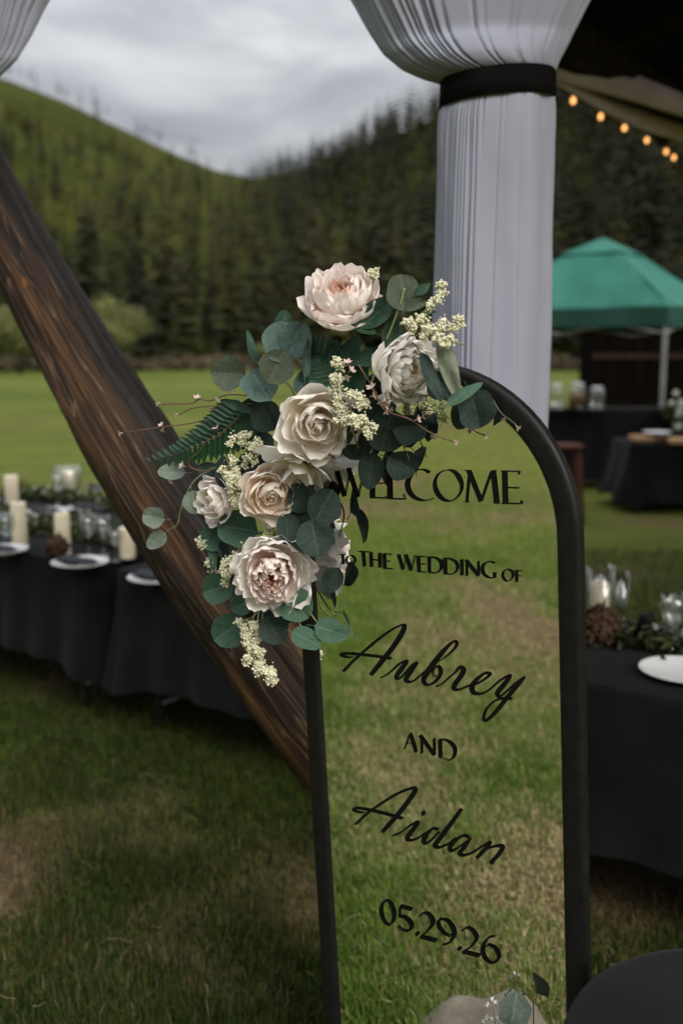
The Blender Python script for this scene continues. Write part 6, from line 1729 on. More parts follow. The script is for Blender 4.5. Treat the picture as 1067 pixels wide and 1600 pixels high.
def hurricane(px, py, top, wpx, label, z=0.753):
    p = onz(px, py, z)
    d = p.y
    h = (py - top) * d / FPX
    r = wpx * d / FPX / 2
    o = link('glass_cylinder', MB().lathe([(0.0005, 0), (r * .9, 0), (r * .92, 0.004), (r * .92, h * .3), (r, h), (r - .0022, h), (r * .92 - .0022, h * .3), (r * .9 - 0.002, 0.007), (0.0005, 0.007)], n=32).mesh('glass_cylinder', M['glass']))
    o.location = p
    tag(o, label, 'glass', 'glass candle cylinders')
    return p


def garland(p0, p1, label, n, seed, wd=0.09, ht=0.06, flowers=26):
    rs = random.Random(seed)
    c = (p0 + p1) / 2
    e_ = empty('greenery_garland', c, label, 'garland')
    m_, f2 = MB(), MB()
    vs, fs = [], []
    for _ in range(n):
        q = rs.random()
        p = p0.lerp(p1, q) + Vector((rs.gauss(0, wd * .5), rs.gauss(0, wd * .5), abs(rs.gauss(0, ht * 0.6)) + 0.006))
        a = Vector((rs.gauss(0, 1), rs.gauss(0, 1), rs.gauss(0.1, 0.5))).normalized() * rs.uniform(0.016, 0.034)
        b = a.orthogonal().normalized() * a.length * 0.45
        b = Quaternion(a, rs.uniform(0, 6)) @ b
        o = len(vs)
        vs += [p - a, p + b, p + a, p - b]
        fs.append((o, o + 1, o + 2, o + 3))
    m_.add(vs, fs)
    k = wpart(e_, 'foliage', m_, M['garland'], False)
    k['kind'] = 'stuff'
    for _ in range(flowers):
        q = rs.random()
        p = p0.lerp(p1, q) + Vector((rs.gauss(0, wd * .45), rs.gauss(0, wd * .45), 0.03 + abs(rs.gauss(0, ht * 0.6))))
        leafball(f2, p, (0.012, 0.012, 0.012), 14, 0.008, rs)
    k = wpart(e_, 'small_blossoms', f2, M['whiteflower'], False)
    k['kind'] = 'stuff'


zt = 0.753
# front row, left
mid1 = A1 + GW * 0.40 + Vector((0, 0, zt))
garland(mid1 - GU * 1.7, mid1 + GU * 1.6, 'long green leaf garland running down the middle of the front left tables', 3600, 1, 0.10, 0.07, 90)
plate(126, 884, 'white plate with dark napkin left of the gap between the tables', 'dark folded napkin on the plate left of the table gap')
plate(248, 908, 'white plate with dark napkin partly hidden by the log', 'dark folded napkin on the plate beside the log')
plate(2, 864, 'white plate cut off by the left picture edge', 'dark folded napkin on the plate at the left picture edge')
hp = candle(100, 868, 799, 24, 'ivory pillar candle above a brown dried flower on the left table')[0]
mo = MB()
leafball(mo, (0, 0, 0.06), (0.055, 0.055, 0.06), 420, 0.02, random.Random(8))
mo_ = link('dried_flower', mo.mesh('dried_flower', M['brownmoss'], False))
mo_.location = hp + Vector((0.0, -0.10, 0))
tag(mo_, 'dark brown dried flower head below the middle left candle', 'flower')
candle(32, 852, 783, 24, 'ivory pillar candle near the left picture edge on the front table')
candle(200, 872, 822, 25, 'short ivory pillar candle just left of the log')
goblet(140, 868, 'clear wine glass right of the middle left candle', 1.02)
goblet(163, 868, 'clear wine glass between the middle candle and the short candle', 0.98)
goblet(12, 868, 'clear wine glass at the left picture edge', 1.05)
goblet(182, 876, 'small clear wine glass just left of the short candle', 0.75)
# second row
mid2 = A2 + GW * 0.40 + Vector((0, 0, zt))
garland(mid2 - GU * 1.15, mid2 + GU * 0.5, 'leaf garland along the second row table', 1500, 2, 0.09, 0.06, 40)
plate(140, 797, 'white plate on the second row table left of the log', 'dark folded napkin on the second row plate left of the log')
plate(75, 803, 'white plate on the second row table between two candles', 'dark folded napkin on the second row plate between two candles')
candle(20, 790, 742, 21, 'tall ivory pillar candle on the second row at far left')
goblet(92, 790, 'clear wine glass in the second row left of the glass cylinder', 1.0)
# third row
mid3 = A2 + GW * 2.15 + Vector((0, 0, zt))
garland(mid3 - GU * 1.15, mid3 + GU * 0.5, 'leaf garland along the third row table', 1100, 5, 0.09, 0.05, 30)
candle(108, 764, 736, 20, 'ivory pillar candle inside the glass cylinder on the third row')
hurricane(108, 766, 728, 44, 'clear glass cylinder round a pillar candle on the third row')
candle(182, 772, 733, 20, 'slim ivory pillar candle beside the log on the third row')
plate(160, 767, 'white plate on the third row table beside the log', 'dark folded napkin on the third row plate beside the log')
plate(48, 774, 'white plate on the third row table at far left', 'dark folded napkin on the third row plate at far left')
# right table
mid4 = A3 + GW * 0.43 + Vector((0, 0, zt))
garland(mid4 - GU * 0.38, mid4 + GU * 1.3, 'leaf and white blossom garland on the table right of the mirror', 1500, 3, 0.085, 0.06, 70)
plate(1068, 1056, 'white plate on the table right of the mirror', None, 1.02)
candle(934, 990, 905, 31, 'ivory pillar candle in a glass cylinder right of the mirror')
hurricane(934, 992, 878, 47, 'wide clear glass cylinder round the candle right of the mirror')
mo = MB()
leafball(mo, (0, 0, 0.075), (0.062, 0.062, 0.07), 520, 0.022, random.Random(18))
mo_ = link('dried_flower', mo.mesh('dried_flower', M['brownmoss'], False))
mo_.location = onz(935, 1010, zt)
tag(mo_, 'dark brown dried flower head in front of the right candle', 'flower')
hurricane(966, 985, 889, 30, 'slim clear glass tumbler behind the right candle')
goblet(1047, 1026, 'clear wine glass beside the plate right of the mirror', 1.06)
vz = MB().lathe([(0.0005, 0), (0.026, 0), (0.034, 0.02), (0.034, 0.075), (0.024, 0.10), (0.024, 0.11), (0.0005, 0.11)], n=20)
vo = link('dark_votive', vz.mesh('dark_votive', M['frame']))
vo.location = onz(1008, 1008, zt)
tag(vo, 'small dark vase between the candle and the wine glass', 'vase')

# ------------------------------------------------------------------ green canopy tent
tc_ = Vector((4.20, 13.0, 0))
tent = empty('canopy_tent', tc_ - GU * 1.5 + GW * 1.5, 'green pop-up canopy tent with white metal legs', 'tent')
tcn_ = Vector(tent.location)


def tp_(a, b, z):
    return tcn_ + GU * a + GW * b + Vector((0, 0, z))


ze = 2.29
cm = MB()
q = 0.42
for (a0, b0, a1, b1) in ((1, -1, 1, 1), (1, 1, -1, 1), (-1, 1, -1, -1), (-1, -1, 1, -1)):
    def fn(s, t, a0=a0, b0=b0, a1=a1, b1=b1):
        ra = 1.5 + (q - 1.5) * t
        a = a0 + (a1 - a0) * s
        b = b0 + (b1 - b0) * s
        return tp_(a * ra, b * ra, ze + (3.12 - ze) * t - 0.075 * math.sin(math.pi * t) * math.sin(math.pi * s) + 0.012 * math.sin(9 * s + 5 * t))
    cm.grid(fn, 14, 14)
wpart(tent, 'canopy', cm, M['tent'])
cm = MB()
for (a0, b0, a1, b1) in ((1, -1, 1, 1), (1, 1, -1, 1), (-1, 1, -1, -1), (-1, -1, 1, -1)):
    def fn(s, t, a0=a0, b0=b0, a1=a1, b1=b1):
        ra = 0.47 * (1 - t)
        return tp_((a0 + (a1 - a0) * s) * ra, (b0 + (b1 - b0) * s) * ra, 3.115 + 0.255 * t)
    cm.grid(fn, 4, 4)
wpart(tent, 'vent_cap', cm, M['tent'])
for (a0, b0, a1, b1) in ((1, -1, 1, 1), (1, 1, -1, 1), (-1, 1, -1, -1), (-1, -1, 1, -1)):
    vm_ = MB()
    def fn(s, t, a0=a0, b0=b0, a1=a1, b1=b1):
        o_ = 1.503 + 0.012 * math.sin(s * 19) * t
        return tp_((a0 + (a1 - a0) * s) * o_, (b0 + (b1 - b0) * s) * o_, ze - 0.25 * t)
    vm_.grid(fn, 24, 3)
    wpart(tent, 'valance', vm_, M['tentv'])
for (a, b) in ((1, -1), (1, 1), (-1, 1), (-1, -1)):
    wpart(tent, 'leg', MB().box(tp_(a * 1.46, b * 1.46, 1.13), (0.045, 0.045, 2.26), GROT), M['steel'], False)
for (a0, b0, a1, b1) in ((1, -1, 1, 1), (1, 1, -1, 1), (-1, 1, -1, -1), (-1, -1, 1, -1)):
    tr_ = MB()
    p, q2 = (a0 * 1.46, b0 * 1.46), (a1 * 1.46, b1 * 1.46)
    pm_ = ((p[0] + q2[0]) / 2, (p[1] + q2[1]) / 2)
    for (s0, s1) in ((p, pm_), (pm_, q2)):
        tr_.tube([tp_(*s0, 2.2), tp_(*s1, 1.95)], 0.012, 5)
        tr_.tube([tp_(*s0, 1.95), tp_(*s1, 2.2)], 0.012, 5)
    wpart(tent, 'truss', tr_, M['steel'])

# dark shed behind the tent
shed = empty('dark_shed', (7.6, 19.5, 0), 'dark wooden shed standing behind the green tent', 'shed')
wpart(shed, 'body', MB().box((7.70, 18.55, 1.10), (6.4, 0.85, 2.2)), M['shed'], False)
for k in range(26):
    x = 4.60 + k * 0.25
    wpart(shed, 'wall_board', MB().box((x, 18.08 + random.uniform(-.006, .006), 1.10), (0.238, 0.03, 2.2)), M['shed'], False)
wpart(shed, 'roof', MB().box((7.72, 18.55, 2.26), (6.7, 1.3, 0.10)), M['shed'], False)
wpart(shed, 'wall_rail', MB().box((7.7, 18.04, 1.62), (6.4, 0.04, 0.10)), M['roofwood'], False)

# bar table under the tent
bp = onz(866, 640, 1.0)
bt = empty('bar_table', (bp.x + 0.92, bp.y + 0.3, 0), 'black draped drinks table under the green tent', 'table')
wpart(bt, 'tabletop', MB().box((bp.x + 0.72, bp.y + 0.3, 0.985), (2.2, 0.55, 0.03)), M['darksteel'], False)
for sx in (-1, 1):
    for sy in (-1, 1):
        wpart(bt, 'leg', MB().tube([(bp.x + 0.72 + sx * 1.0, bp.y + 0.3 + sy * .2, 0), (bp.x + 0.72 + sx * 1.0, bp.y + 0.3 + sy * .2, 0.97)], 0.02, 8), M['darksteel'])
co = link('tablecloth', cloth_mb(2.2, 0.55, 1.003, 0.93, 0.05, 21).mesh('tablecloth', M['cloth']))
co.location = (bp.x + 0.72, bp.y + 0.3, 0)
tag(co, 'long black cloth on the drinks table under the green tent', 'tablecloth')


def jar(px, py, top, wpx, d, label, liquid=None, fill=0.6):
    p = onz(px, py, 1.006)
    h = (py - top) * p.y / FPX
    r = wpx * p.y / FPX / 2
    e_ = empty('drink_dispenser', p, label, 'drink dispenser')
    link('jar', MB().lathe([(0.0005, 0.004), (r, 0.004), (r, h * .8), (r * .75, h * .88), (r * .75 - .004, h * .88), (r - .005, h * .8), (r - .005, 0.012), (0.0005, 0.012)], n=24).mesh('jar', M['glass']), e_)
    if liquid:
        link('drink', MB().lathe([(0.0005, 0.014), (r - .008, 0.014), (r - .008, h * fill), (0.0005, h * fill)], n=24).mesh('drink', liquid), e_)
    link('lid', MB().lathe([(0.0005, h), (r * .55, h), (r * .8, h * .95), (r * .8, h * .87), (0.0005, h * .87)], n=24).mesh('lid', M['steel']), e_)
    link('tap', MB().tube([(0, -r, 0.05), (0, -r - 0.04, 0.05), (0, -r - 0.045, 0.02)], 0.009, 6).mesh('tap', M['steel']), e_)


jar(868, 640, 600, 24, 0, 'clear glass drink dispenser right beside the curtain hem')
jar(900, 640, 598, 26, 0, 'glass dispenser filled with amber drink on the bar table', M['amber'], 0.62)
jar(931, 640, 604, 24, 0, 'clear glass drink dispenser at the right of the amber one')
for k, (px, lab) in enumerate(((873, 'white cup on the bar table below the left dispenser'), (889, 'white cup in front of the amber dispenser'), (922, 'white cup right of the amber dispenser'), (949, 'tall white cup at the right of the dispensers'))):
    p = onz(px, 652, 1.006)
    p.y = bp.y + 0.12
    c_ = link('cup', MB().lathe([(0.0005, 0), (0.03, 0), (0.04, 0.11 if k == 3 else 0.08), (0.036, 0.11 if k == 3 else 0.08), (0.027, 0.006), (0.0005, 0.006)], n=16).mesh('cup', M['china']))
    c_.location = (p.x, p.y, 1.006)
    tag(c_, lab, 'cup', 'cups on the bar table')

# stool seen past the arch
sp_ = onz(884, 694, 0.80)
stl = empty('wooden_stool', (sp_.x, sp_.y, 0), 'red-brown wooden stool partly hidden by the mirror arch', 'stool')
link('seat', MB().lathe([(0.0005, 0.76), (0.17, 0.76), (0.18, 0.775), (0.17, 0.80), (0.0005, 0.80)], n=24).mesh('seat', M['redwood']), stl)
for sx in (-1, 1):
    for sy in (-1, 1):
        link('leg', MB().tube([(sx * .10, sy * .10, 0.77), (sx * .16, sy * .16, 0)], 0.026, 8).mesh('leg', M['redwood']), stl)
link('foot_rail', MB().tube([(-.14, -.14, .28), (.14, -.14, .28), (.14, .14, .28), (-.14, .14, .28), (-.14, -.14, .28)], 0.014, 6).mesh('foot_rail', M['redwood']), stl)

# serving table with boards, dish and bouquet
sv = onz(986, 694, 0.75)
sroot = empty('serving_table', (sv.x + 0.92, sv.y + 0.40, 0), 'black draped serving table with wooden boards right of the tent leg', 'table')
link('tabletop', MB().box((0, 0, 0.732), (1.83, 0.76, 0.03)).mesh('tabletop', M['darksteel'], False), sroot)
for sx in (-1, 1):
    for sy in (-1, 1):
        link('leg', MB().tube([(sx * .8, sy * .3, 0), (sx * .8, sy * .3, 0.72)], 0.018, 8).mesh('leg', M['darksteel']), sroot)
co = link('tablecloth', cloth_mb(1.83, 0.76, 0.752, 0.60, 0.16, 33, 0.35).mesh('tablecloth', M['cloth']))
co.location = sroot.location
tag(co, 'black flared cloth on the serving table with wooden boards', 'tablecloth')


def board(px, py, lx, ly, hz, mat, label, name='wooden_board'):
    p = onz(px, py, 0.757)
    o = link(name, MB().box((0, 0, hz / 2), (lx, ly, hz)).mesh(name, mat, False))
    bevel(o, 0.008)
    o.location = p
    tag(o, label, 'board')


board(1006, 688, 0.27, 0.30, 0.05, M['tan'], 'pale wooden board at the left end of the serving table')
board(1030, 690, 0.10, 0.26, 0.055, M['redwood'], 'red-brown wooden block right of the pale board')
board(1060, 692, 0.24, 0.30, 0.05, M['tan'], 'tan wooden board near the right picture edge')
dp = onz(1026, 680, 0.812)
dsh = link('serving_dish', MB().lathe([(0.0005, 0), (0.10, 0), (0.15, 0.035), (0.16, 0.04), (0.15, 0.03), (0.10, 0.008), (0.0005, 0.008)], n=28).mesh('serving_dish', M['china']))
dsh.location = dp
tag(dsh, 'shallow white dish standing on the boards of the serving table', 'dish')
bq = onz(1058, 672, 0.757)
bouq = empty('flower_bouquet', bq, 'loose white and green flower bouquet on the serving table', 'bouquet')
link('vase', MB().lathe([(0.0005, 0), (0.05, 0), (0.06, 0.06), (0.045, 0.13), (0.05, 0.15), (0.0005, 0.15)], n=18).mesh('vase', M['china']), bouq)
fo = MB()
leafball(fo, (0, 0, 0.24), (0.20, 0.18, 0.15), 420, 0.045, random.Random(2))
k_ = link('foliage', fo.mesh('foliage', M['garland'], False), bouq)
fo = MB()
rs = random.Random(4)
for k in range(20):
    leafball(fo, (rs.gauss(0, .11), rs.gauss(-0.06, .08), 0.27 + rs.gauss(0, .09)), (0.035, 0.035, 0.035), 26, 0.024, rs)
link('blossoms', fo.mesh('blossoms', M['whiteflower'], False), bouq)

# ------------------------------------------------------------------ stone that the mirror shows, lying on the lawn before it
def seen_in_mirror(px, py, z):
    o = onm(px, py, -0.0085)
    r = ray(px, py)
    r2 = r - MN * (2 * r.dot(MN))
    return o + r2 * ((z - o.z) / r2.z)


stp = seen_in_mirror(757, 1660, 0.03)
sm_ = MB()
bms = bmesh.new()
bmesh.ops.create_icosphere(bms, subdivisions=4, radius=1)
from mathutils import noise as mnz
for v in bms.verts:
    n_ = mnz.fractal(v.co * 1.3 + Vector((3, 1, 2)), 1.0, 2.0, 4)
    v.co *= 1 + 0.28 * n_
    v.co.x *= 0.22
    v.co.y *= 0.17
    v.co.z *= 0.065
bmesh.ops.recalc_face_normals(bms, faces=bms.faces)
sme = bpy.data.meshes.new('field_stone')
bms.to_mesh(sme)
bms.free()
sme.polygons.foreach_set('use_smooth', np.ones(len(sme.polygons), dtype=bool))
sme.materials.append(M['stone'])
so_ = link('field_stone', sme)
so_.location = (stp.x, stp.y, 0.02)
so_.rotation_euler = (0, 0, 0.5)
tag(so_, 'flat pale stone in the grass reflected at the foot of the mirror', 'stone')
# ------------------------------------------------------------------ flower arrangement on the mirror's upper left shoulder
PX = lambda p: (p - CAMP).dot(C_FWD) / FPX          # metres per photo pixel at a point


def petalmat(name, base, mid, tip, trans=0.30):
    m, t, b, o = newmat(name)
    uv = mnode(t, 'ShaderNodeUVMap')
    sp = mnode(t, 'ShaderNodeSeparateXYZ')
    t.links.new(uv.outputs[0], sp.inputs[0])
    mpn = mnode(t, 'ShaderNodeMapping')
    mpn.inputs['Scale'].default_value = (26, 1.6, 1)
    t.links.new(uv.outputs[0], mpn.inputs[0])
    nz = mnode(t, 'ShaderNodeTexNoise')
    nz.inputs['Scale'].default_value = 1.0
    nz.inputs['Detail'].default_value = 3
    t.links.new(mpn.outputs[0], nz.inputs['Vector'])
    ob = mnode(t, 'ShaderNodeTexCoord')
    n2 = mnode(t, 'ShaderNodeTexNoise')
    n2.inputs['Scale'].default_value = 14
    t.links.new(ob.outputs['Object'], n2.inputs['Vector'])
    oi = mnode(t, 'ShaderNodeObjectInfo')
    ad = mnode(t, 'ShaderNodeMath', operation='MULTIPLY_ADD')
    t.links.new(n2.outputs['Fac'], ad.inputs[0])
    ad.inputs[1].default_value = 0.35
    t.links.new(sp.outputs['Y'], ad.inputs[2])
    a2 = mnode(t, 'ShaderNodeMath', operation='MULTIPLY_ADD')
    t.links.new(nz.outputs['Fac'], a2.inputs[0])
    a2.inputs[1].default_value = 0.16
    t.links.new(ad.outputs[0], a2.inputs[2])
    a3 = mnode(t, 'ShaderNodeMath', operation='MULTIPLY_ADD')
    t.links.new(oi.outputs['Random'], a3.inputs[0])
    a3.inputs[1].default_value = 0.12
    t.links.new(a2.outputs[0], a3.inputs[2])
    c = ramp(t, a3.outputs[0], [(0.38, base), (0.80, mid), (1.25 if False else 1.0, tip)])
    t.links.new(c, b.inputs['Base Color'])
    b.inputs['Roughness'].default_value = 0.62
    b.inputs['Specular IOR Level'].default_value = 0.25
    b.inputs['Sheen Weight'].default_value = 0.0
    bpn = mnode(t, 'ShaderNodeBump')
    bpn.inputs['Strength'].default_value = 0.25
    bpn.inputs['Distance'].default_value = 0.002
    t.links.new(nz.outputs['Fac'], bpn.inputs['Height'])
    t.links.new(bpn.outputs[0], b.inputs['Normal'])
    tr = mnode(t, 'ShaderNodeBsdfTranslucent')
    t.links.new(c, tr.inputs['Color'])
    ms = mnode(t, 'ShaderNodeMixShader')
    ms.inputs[0].default_value = trans
    t.links.new(b.outputs[0], ms.inputs[1])
    t.links.new(tr.outputs[0], ms.inputs[2])
    t.links.new(ms.outputs[0], o.inputs['Surface'])
    return m


PM = {
    'white': petalmat('petal_white', (0.84, 0.77, 0.64), (0.87, 0.83, 0.775), (0.88, 0.85, 0.81)),
    'cream': petalmat('petal_cream', (0.83, 0.70, 0.54), (0.87, 0.80, 0.70), (0.88, 0.835, 0.77)),
    'blush': petalmat('petal_blush', (0.84, 0.65, 0.51), (0.87, 0.76, 0.69), (0.89, 0.82, 0.78)),
    'pink': petalmat('petal_pink', (0.79, 0.47, 0.34), (0.85, 0.64, 0.55), (0.88, 0.77, 0.71)),
    'peach': petalmat('petal_peach', (0.80, 0.60, 0.41), (0.85, 0.73, 0.59), (0.88, 0.80, 0.71)),
    'coral': petalmat('petal_coral', (0.70, 0.22, 0.12), (0.77, 0.38, 0.25), (0.85, 0.60, 0.48)),
    'gold': petalmat('petal_gold', (0.66, 0.45, 0.15), (0.77, 0.62, 0.34), (0.84, 0.75, 0.57)),
}


def petal_mb(Ln, Wd, th0, th1, cup, ruf, seed, tip=0.0, notch=0.05, nu=10, nv=10):
    rs = random.Random(seed)
    ph = [rs.uniform(0, 6.28) for _ in range(6)]
    pts = []
    x = z = 0.0
    th = th0
    for j in range(nv + 1):
        t = j / nv
        th = th0 + (th1 - th0) * t ** 1.1 - tip * max(0, t - 0.72) / 0.28
        pts.append((x, z, R(th)))
        x += math.cos(R(th)) * Ln / nv
        z += math.sin(R(th)) * Ln / nv
    m_ = MB()
    skew = rs.uniform(-0.12, 0.12)

    def fn(s, t):
        s2 = s * 2 - 1
        j = t * nv
        jitter = 1 + notch * t * t * (math.sin(3.1 * s2 * 2 + ph[0]) + 0.7 * math.sin(7.3 * s2 + ph[1])) - 0.30 * t * abs(s2) ** 2.6
        j = min(max(j * jitter, 0), nv - 1e-6) if jitter < 1 else min(j * jitter, nv * 1.0)
        k = min(int(j), nv - 1)
        f = j - k
        px, pz, pth = (pts[k][i] + (pts[k + 1][i] - pts[k][i]) * f for i in range(3))
        hw = Wd / 2 * min(1, 0.30 + 1.30 * t) * (1 - 0.34 * max(0, (t - 0.6) / 0.4) ** 2)
        y = s2 * hw + skew * hw * t
        cu = cup * s2 * s2 * hw * (0.4 + 0.6 * t)
        r_ = ruf * t ** 1.6 * (math.sin(4.2 * s2 + ph[2] + t * 2) * (0.35 + 0.65 * abs(s2)) + 0.55 * math.sin(9.5 * s2 + ph[3] + t * 3) * t)
        n_ = cu + r_ * Ln
        return (px - math.sin(pth) * n_, y * (1 - 0.12 * cup * abs(s2)), pz + math.cos(pth) * n_)
    m_.grid(fn, nu, nv)
    return m_


_pc = {}


def petal_me(key, mat):
    k = (key, mat)
    if k not in _pc:
        _pc[k] = petal_mb(*key).mesh('petal', PM[mat])
    return _pc[k]


arr_base = onm(470, 760, 0.012)
arr = empty('flower_arrangement', arr_base, 'blush and white silk peonies, roses and eucalyptus tied to the mirror frame', 'flower arrangement')


def face_mtx(p, nrm, spin=0.0):
    q = Vector(nrm).normalized().to_track_quat('Z', 'Y').to_matrix().to_4x4()
    return Matrix.Translation(p - Vector(arr.location)) @ q @ Matrix.Rotation(spin, 4, 'Z')


def flower(name, px, py, dpx, nrm, off, rings, label, seed, spin=0.0, squash=1.0):
    """rings: (n, r0, length, width, th0, th1, cup, ruffle, tip, material) as fractions of the radius"""
    rs = random.Random(seed)
    p = onm(px, py, off)
    Rf = dpx / 2 * PX(p)
    nv = Vector((nrm[0], -nrm[2], nrm[1])).normalized()
    mtx = face_mtx(p, nv, spin)
    # receptacle and calyx carry the petals
    cal = MB()
    cal.lathe([(0.0005, -0.30 * Rf), (0.12 * Rf, -0.27 * Rf), (0.2 * Rf, -0.12 * Rf), (0.16 * Rf, 0.05 * Rf), (0.0005, 0.12 * Rf)], n=14)
    for k in range(5):
        a = 2 * math.pi * k / 5
        c, s = math.cos(a), math.sin(a)
        cal.add([(c * .12 * Rf - s * .1 * Rf, s * .12 * Rf + c * .1 * Rf, -.2 * Rf), (c * .12 * Rf + s * .1 * Rf, s * .12 * Rf - c * .1 * Rf, -.2 * Rf), (c * .62 * Rf, s * .62 * Rf, -.16 * Rf)], [(0, 1, 2)])
    cal.tube([(0, 0, -0.25 * Rf), (0.05 * Rf, 0, -0.6 * Rf), (0.2 * Rf, 0.05 * Rf, -0.9 * Rf)], 0.0028, 6)
    fl = link(name, cal.mesh(name, M['stemdark']), arr, mtx)
    fl['label'] = label
    for ri, (n, r0, ln_, wd, t0, t1, cup, ruf, tip, mat) in enumerate(rings):
        a0 = rs.uniform(0, 6.28)
        for k in range(n):
            key = (round(ln_ * 0.10, 4), round(wd * 0.10, 4), t0, t1, cup, ruf, ri * 10 + k % 4, tip, 0.05)
            me = petal_me(key, mat)
            a = a0 + 2 * math.pi * (k + rs.uniform(-.18, .18)) / n
            sc = Rf / 0.10 * rs.uniform(0.90, 1.10)
            mm = Matrix.Rotation(a, 4, 'Z') @ Matrix.Translation((r0 * Rf, 0, -0.02 * Rf * (len(rings) - ri) * 0.5)) @ Matrix.Rotation(R(rs.uniform(-9, 9)), 4, 'Y') @ Matrix.Rotation(R(rs.uniform(-12, 12)), 4, 'X') @ Matrix.Diagonal((sc, sc, sc * squash, 1))
            link('petal', me, fl, mm)
    return fl


ROSE = lambda o, m, i, c: [
    (6, .16, 1.06, 1.20, -12, 90, .46, .028, 34, o),
    (6, .16, 1.02, 1.12, 4, 108, .52, .024, 30, o),
    (5, .15, .98, 1.00, 20, 116, .58, .022, 18, m),
    (5, .13, .90, .85, 38, 118, .65, .022, 8, m),
    (5, .10, .80, .66, 54, 114, .80, .025, 0, i),
    (4, .06, .70, .48, 68, 110, 1.0, .03, 0, i),
    (3, .03, .60, .34, 80, 108, 1.0, .04, 0, c),
]
PEONY = lambda o, m, i, c: [
    (9, .14, 1.07, .98, -10, 78, .38, .045, 6, o),
    (9, .14, 1.03, .92, 6, 104, .40, .050, 0, o),
    (9, .14, 1.00, .82, 22, 116, .42, .055, 0, m),
    (8, .12, .94, .68, 38, 120, .45, .065, 0, m),
    (8, .10, .86, .54, 52, 116, .45, .075, 0, i),
    (8, .07, .78, .42, 62, 110, .45, .08, 0, i),
    (6, .04, .68, .30, 72, 100, .5, .09, 0, c),
]
BALL = lambda o, m, i, c: [
    (9, .16, 1.02, 1.08, -8, 84, .48, .040, 0, o),
    (9, .15, 1.02, 1.02, 10, 104, .52, .050, 0, o),
    (9, .14, 1.00, .92, 26, 116, .56, .055, 0, m),
    (8, .12, .94, .76, 40, 120, .60, .060, 0, m),
    (7, .09, .86, .58, 54, 116, .62, .07, 0, i),
    (6, .05, .72, .42, 66, 110, .6, .08, 0, c),
]
flower('peony', 537, 483, 146, (-.10, .72, .68), 0.035, BALL('blush', 'blush', 'pink', 'coral'), 'large pale pink peony at the top, opening upwards', 1, 0.4, 0.95)
flower('peony', 622, 577, 124, (.55, -.05, .82), 0.040, BALL('white', 'white', 'cream', 'gold'), 'white peony with a golden heart beside the arch', 2, 1.2, 1.05)
flower('rose', 495, 657, 134, (.10, -.20, .97), 0.062, ROSE('cream', 'cream', 'cream', 'peach'), 'open cream rose at the centre of the spray', 3, 0.2)
flower('rose', 470, 722, 118, (-.15, -.85, .42), 0.050, [(7, .10, 1.1, 1.1, -4, 26, .2, .03, 10, 'white'), (6, .10, .95, .9, 14, 52, .3, .05, 10, 'white'), (5, .08, .7, .6, 40, 80, .4, .05, 0, 'cream')], 'white rose hanging face down under the centre rose', 4)
flower('rose', 420, 768, 104, (.14, -.18, .97), 0.058, ROSE('peach', 'peach', 'peach', 'gold'), 'peach-cream rose in the lower half', 5, 0.9)
flower('rose', 347, 780, 86, (-.72, -.10, .62), 0.050, ROSE('blush', 'cream', 'cream', 'peach')[:5], 'small cream rose facing left over the log', 6, 0.3)
flower('peony', 425, 889, 142, (.06, -.10, .99), 0.060, PEONY('white', 'blush', 'pink', 'coral'), 'large blush peony with a coral heart at the bottom', 7, 0.1)
flower('rose', 545, 640, 62, (.3, -.5, .6), 0.02, [(5, .10, 1.0, .9, 5, 50, .3, .04, 10, 'white'), (5, .08, .8, .7, 40, 80, .4, .05, 0, 'white')], 'small white bloom tucked behind the centre rose', 8)


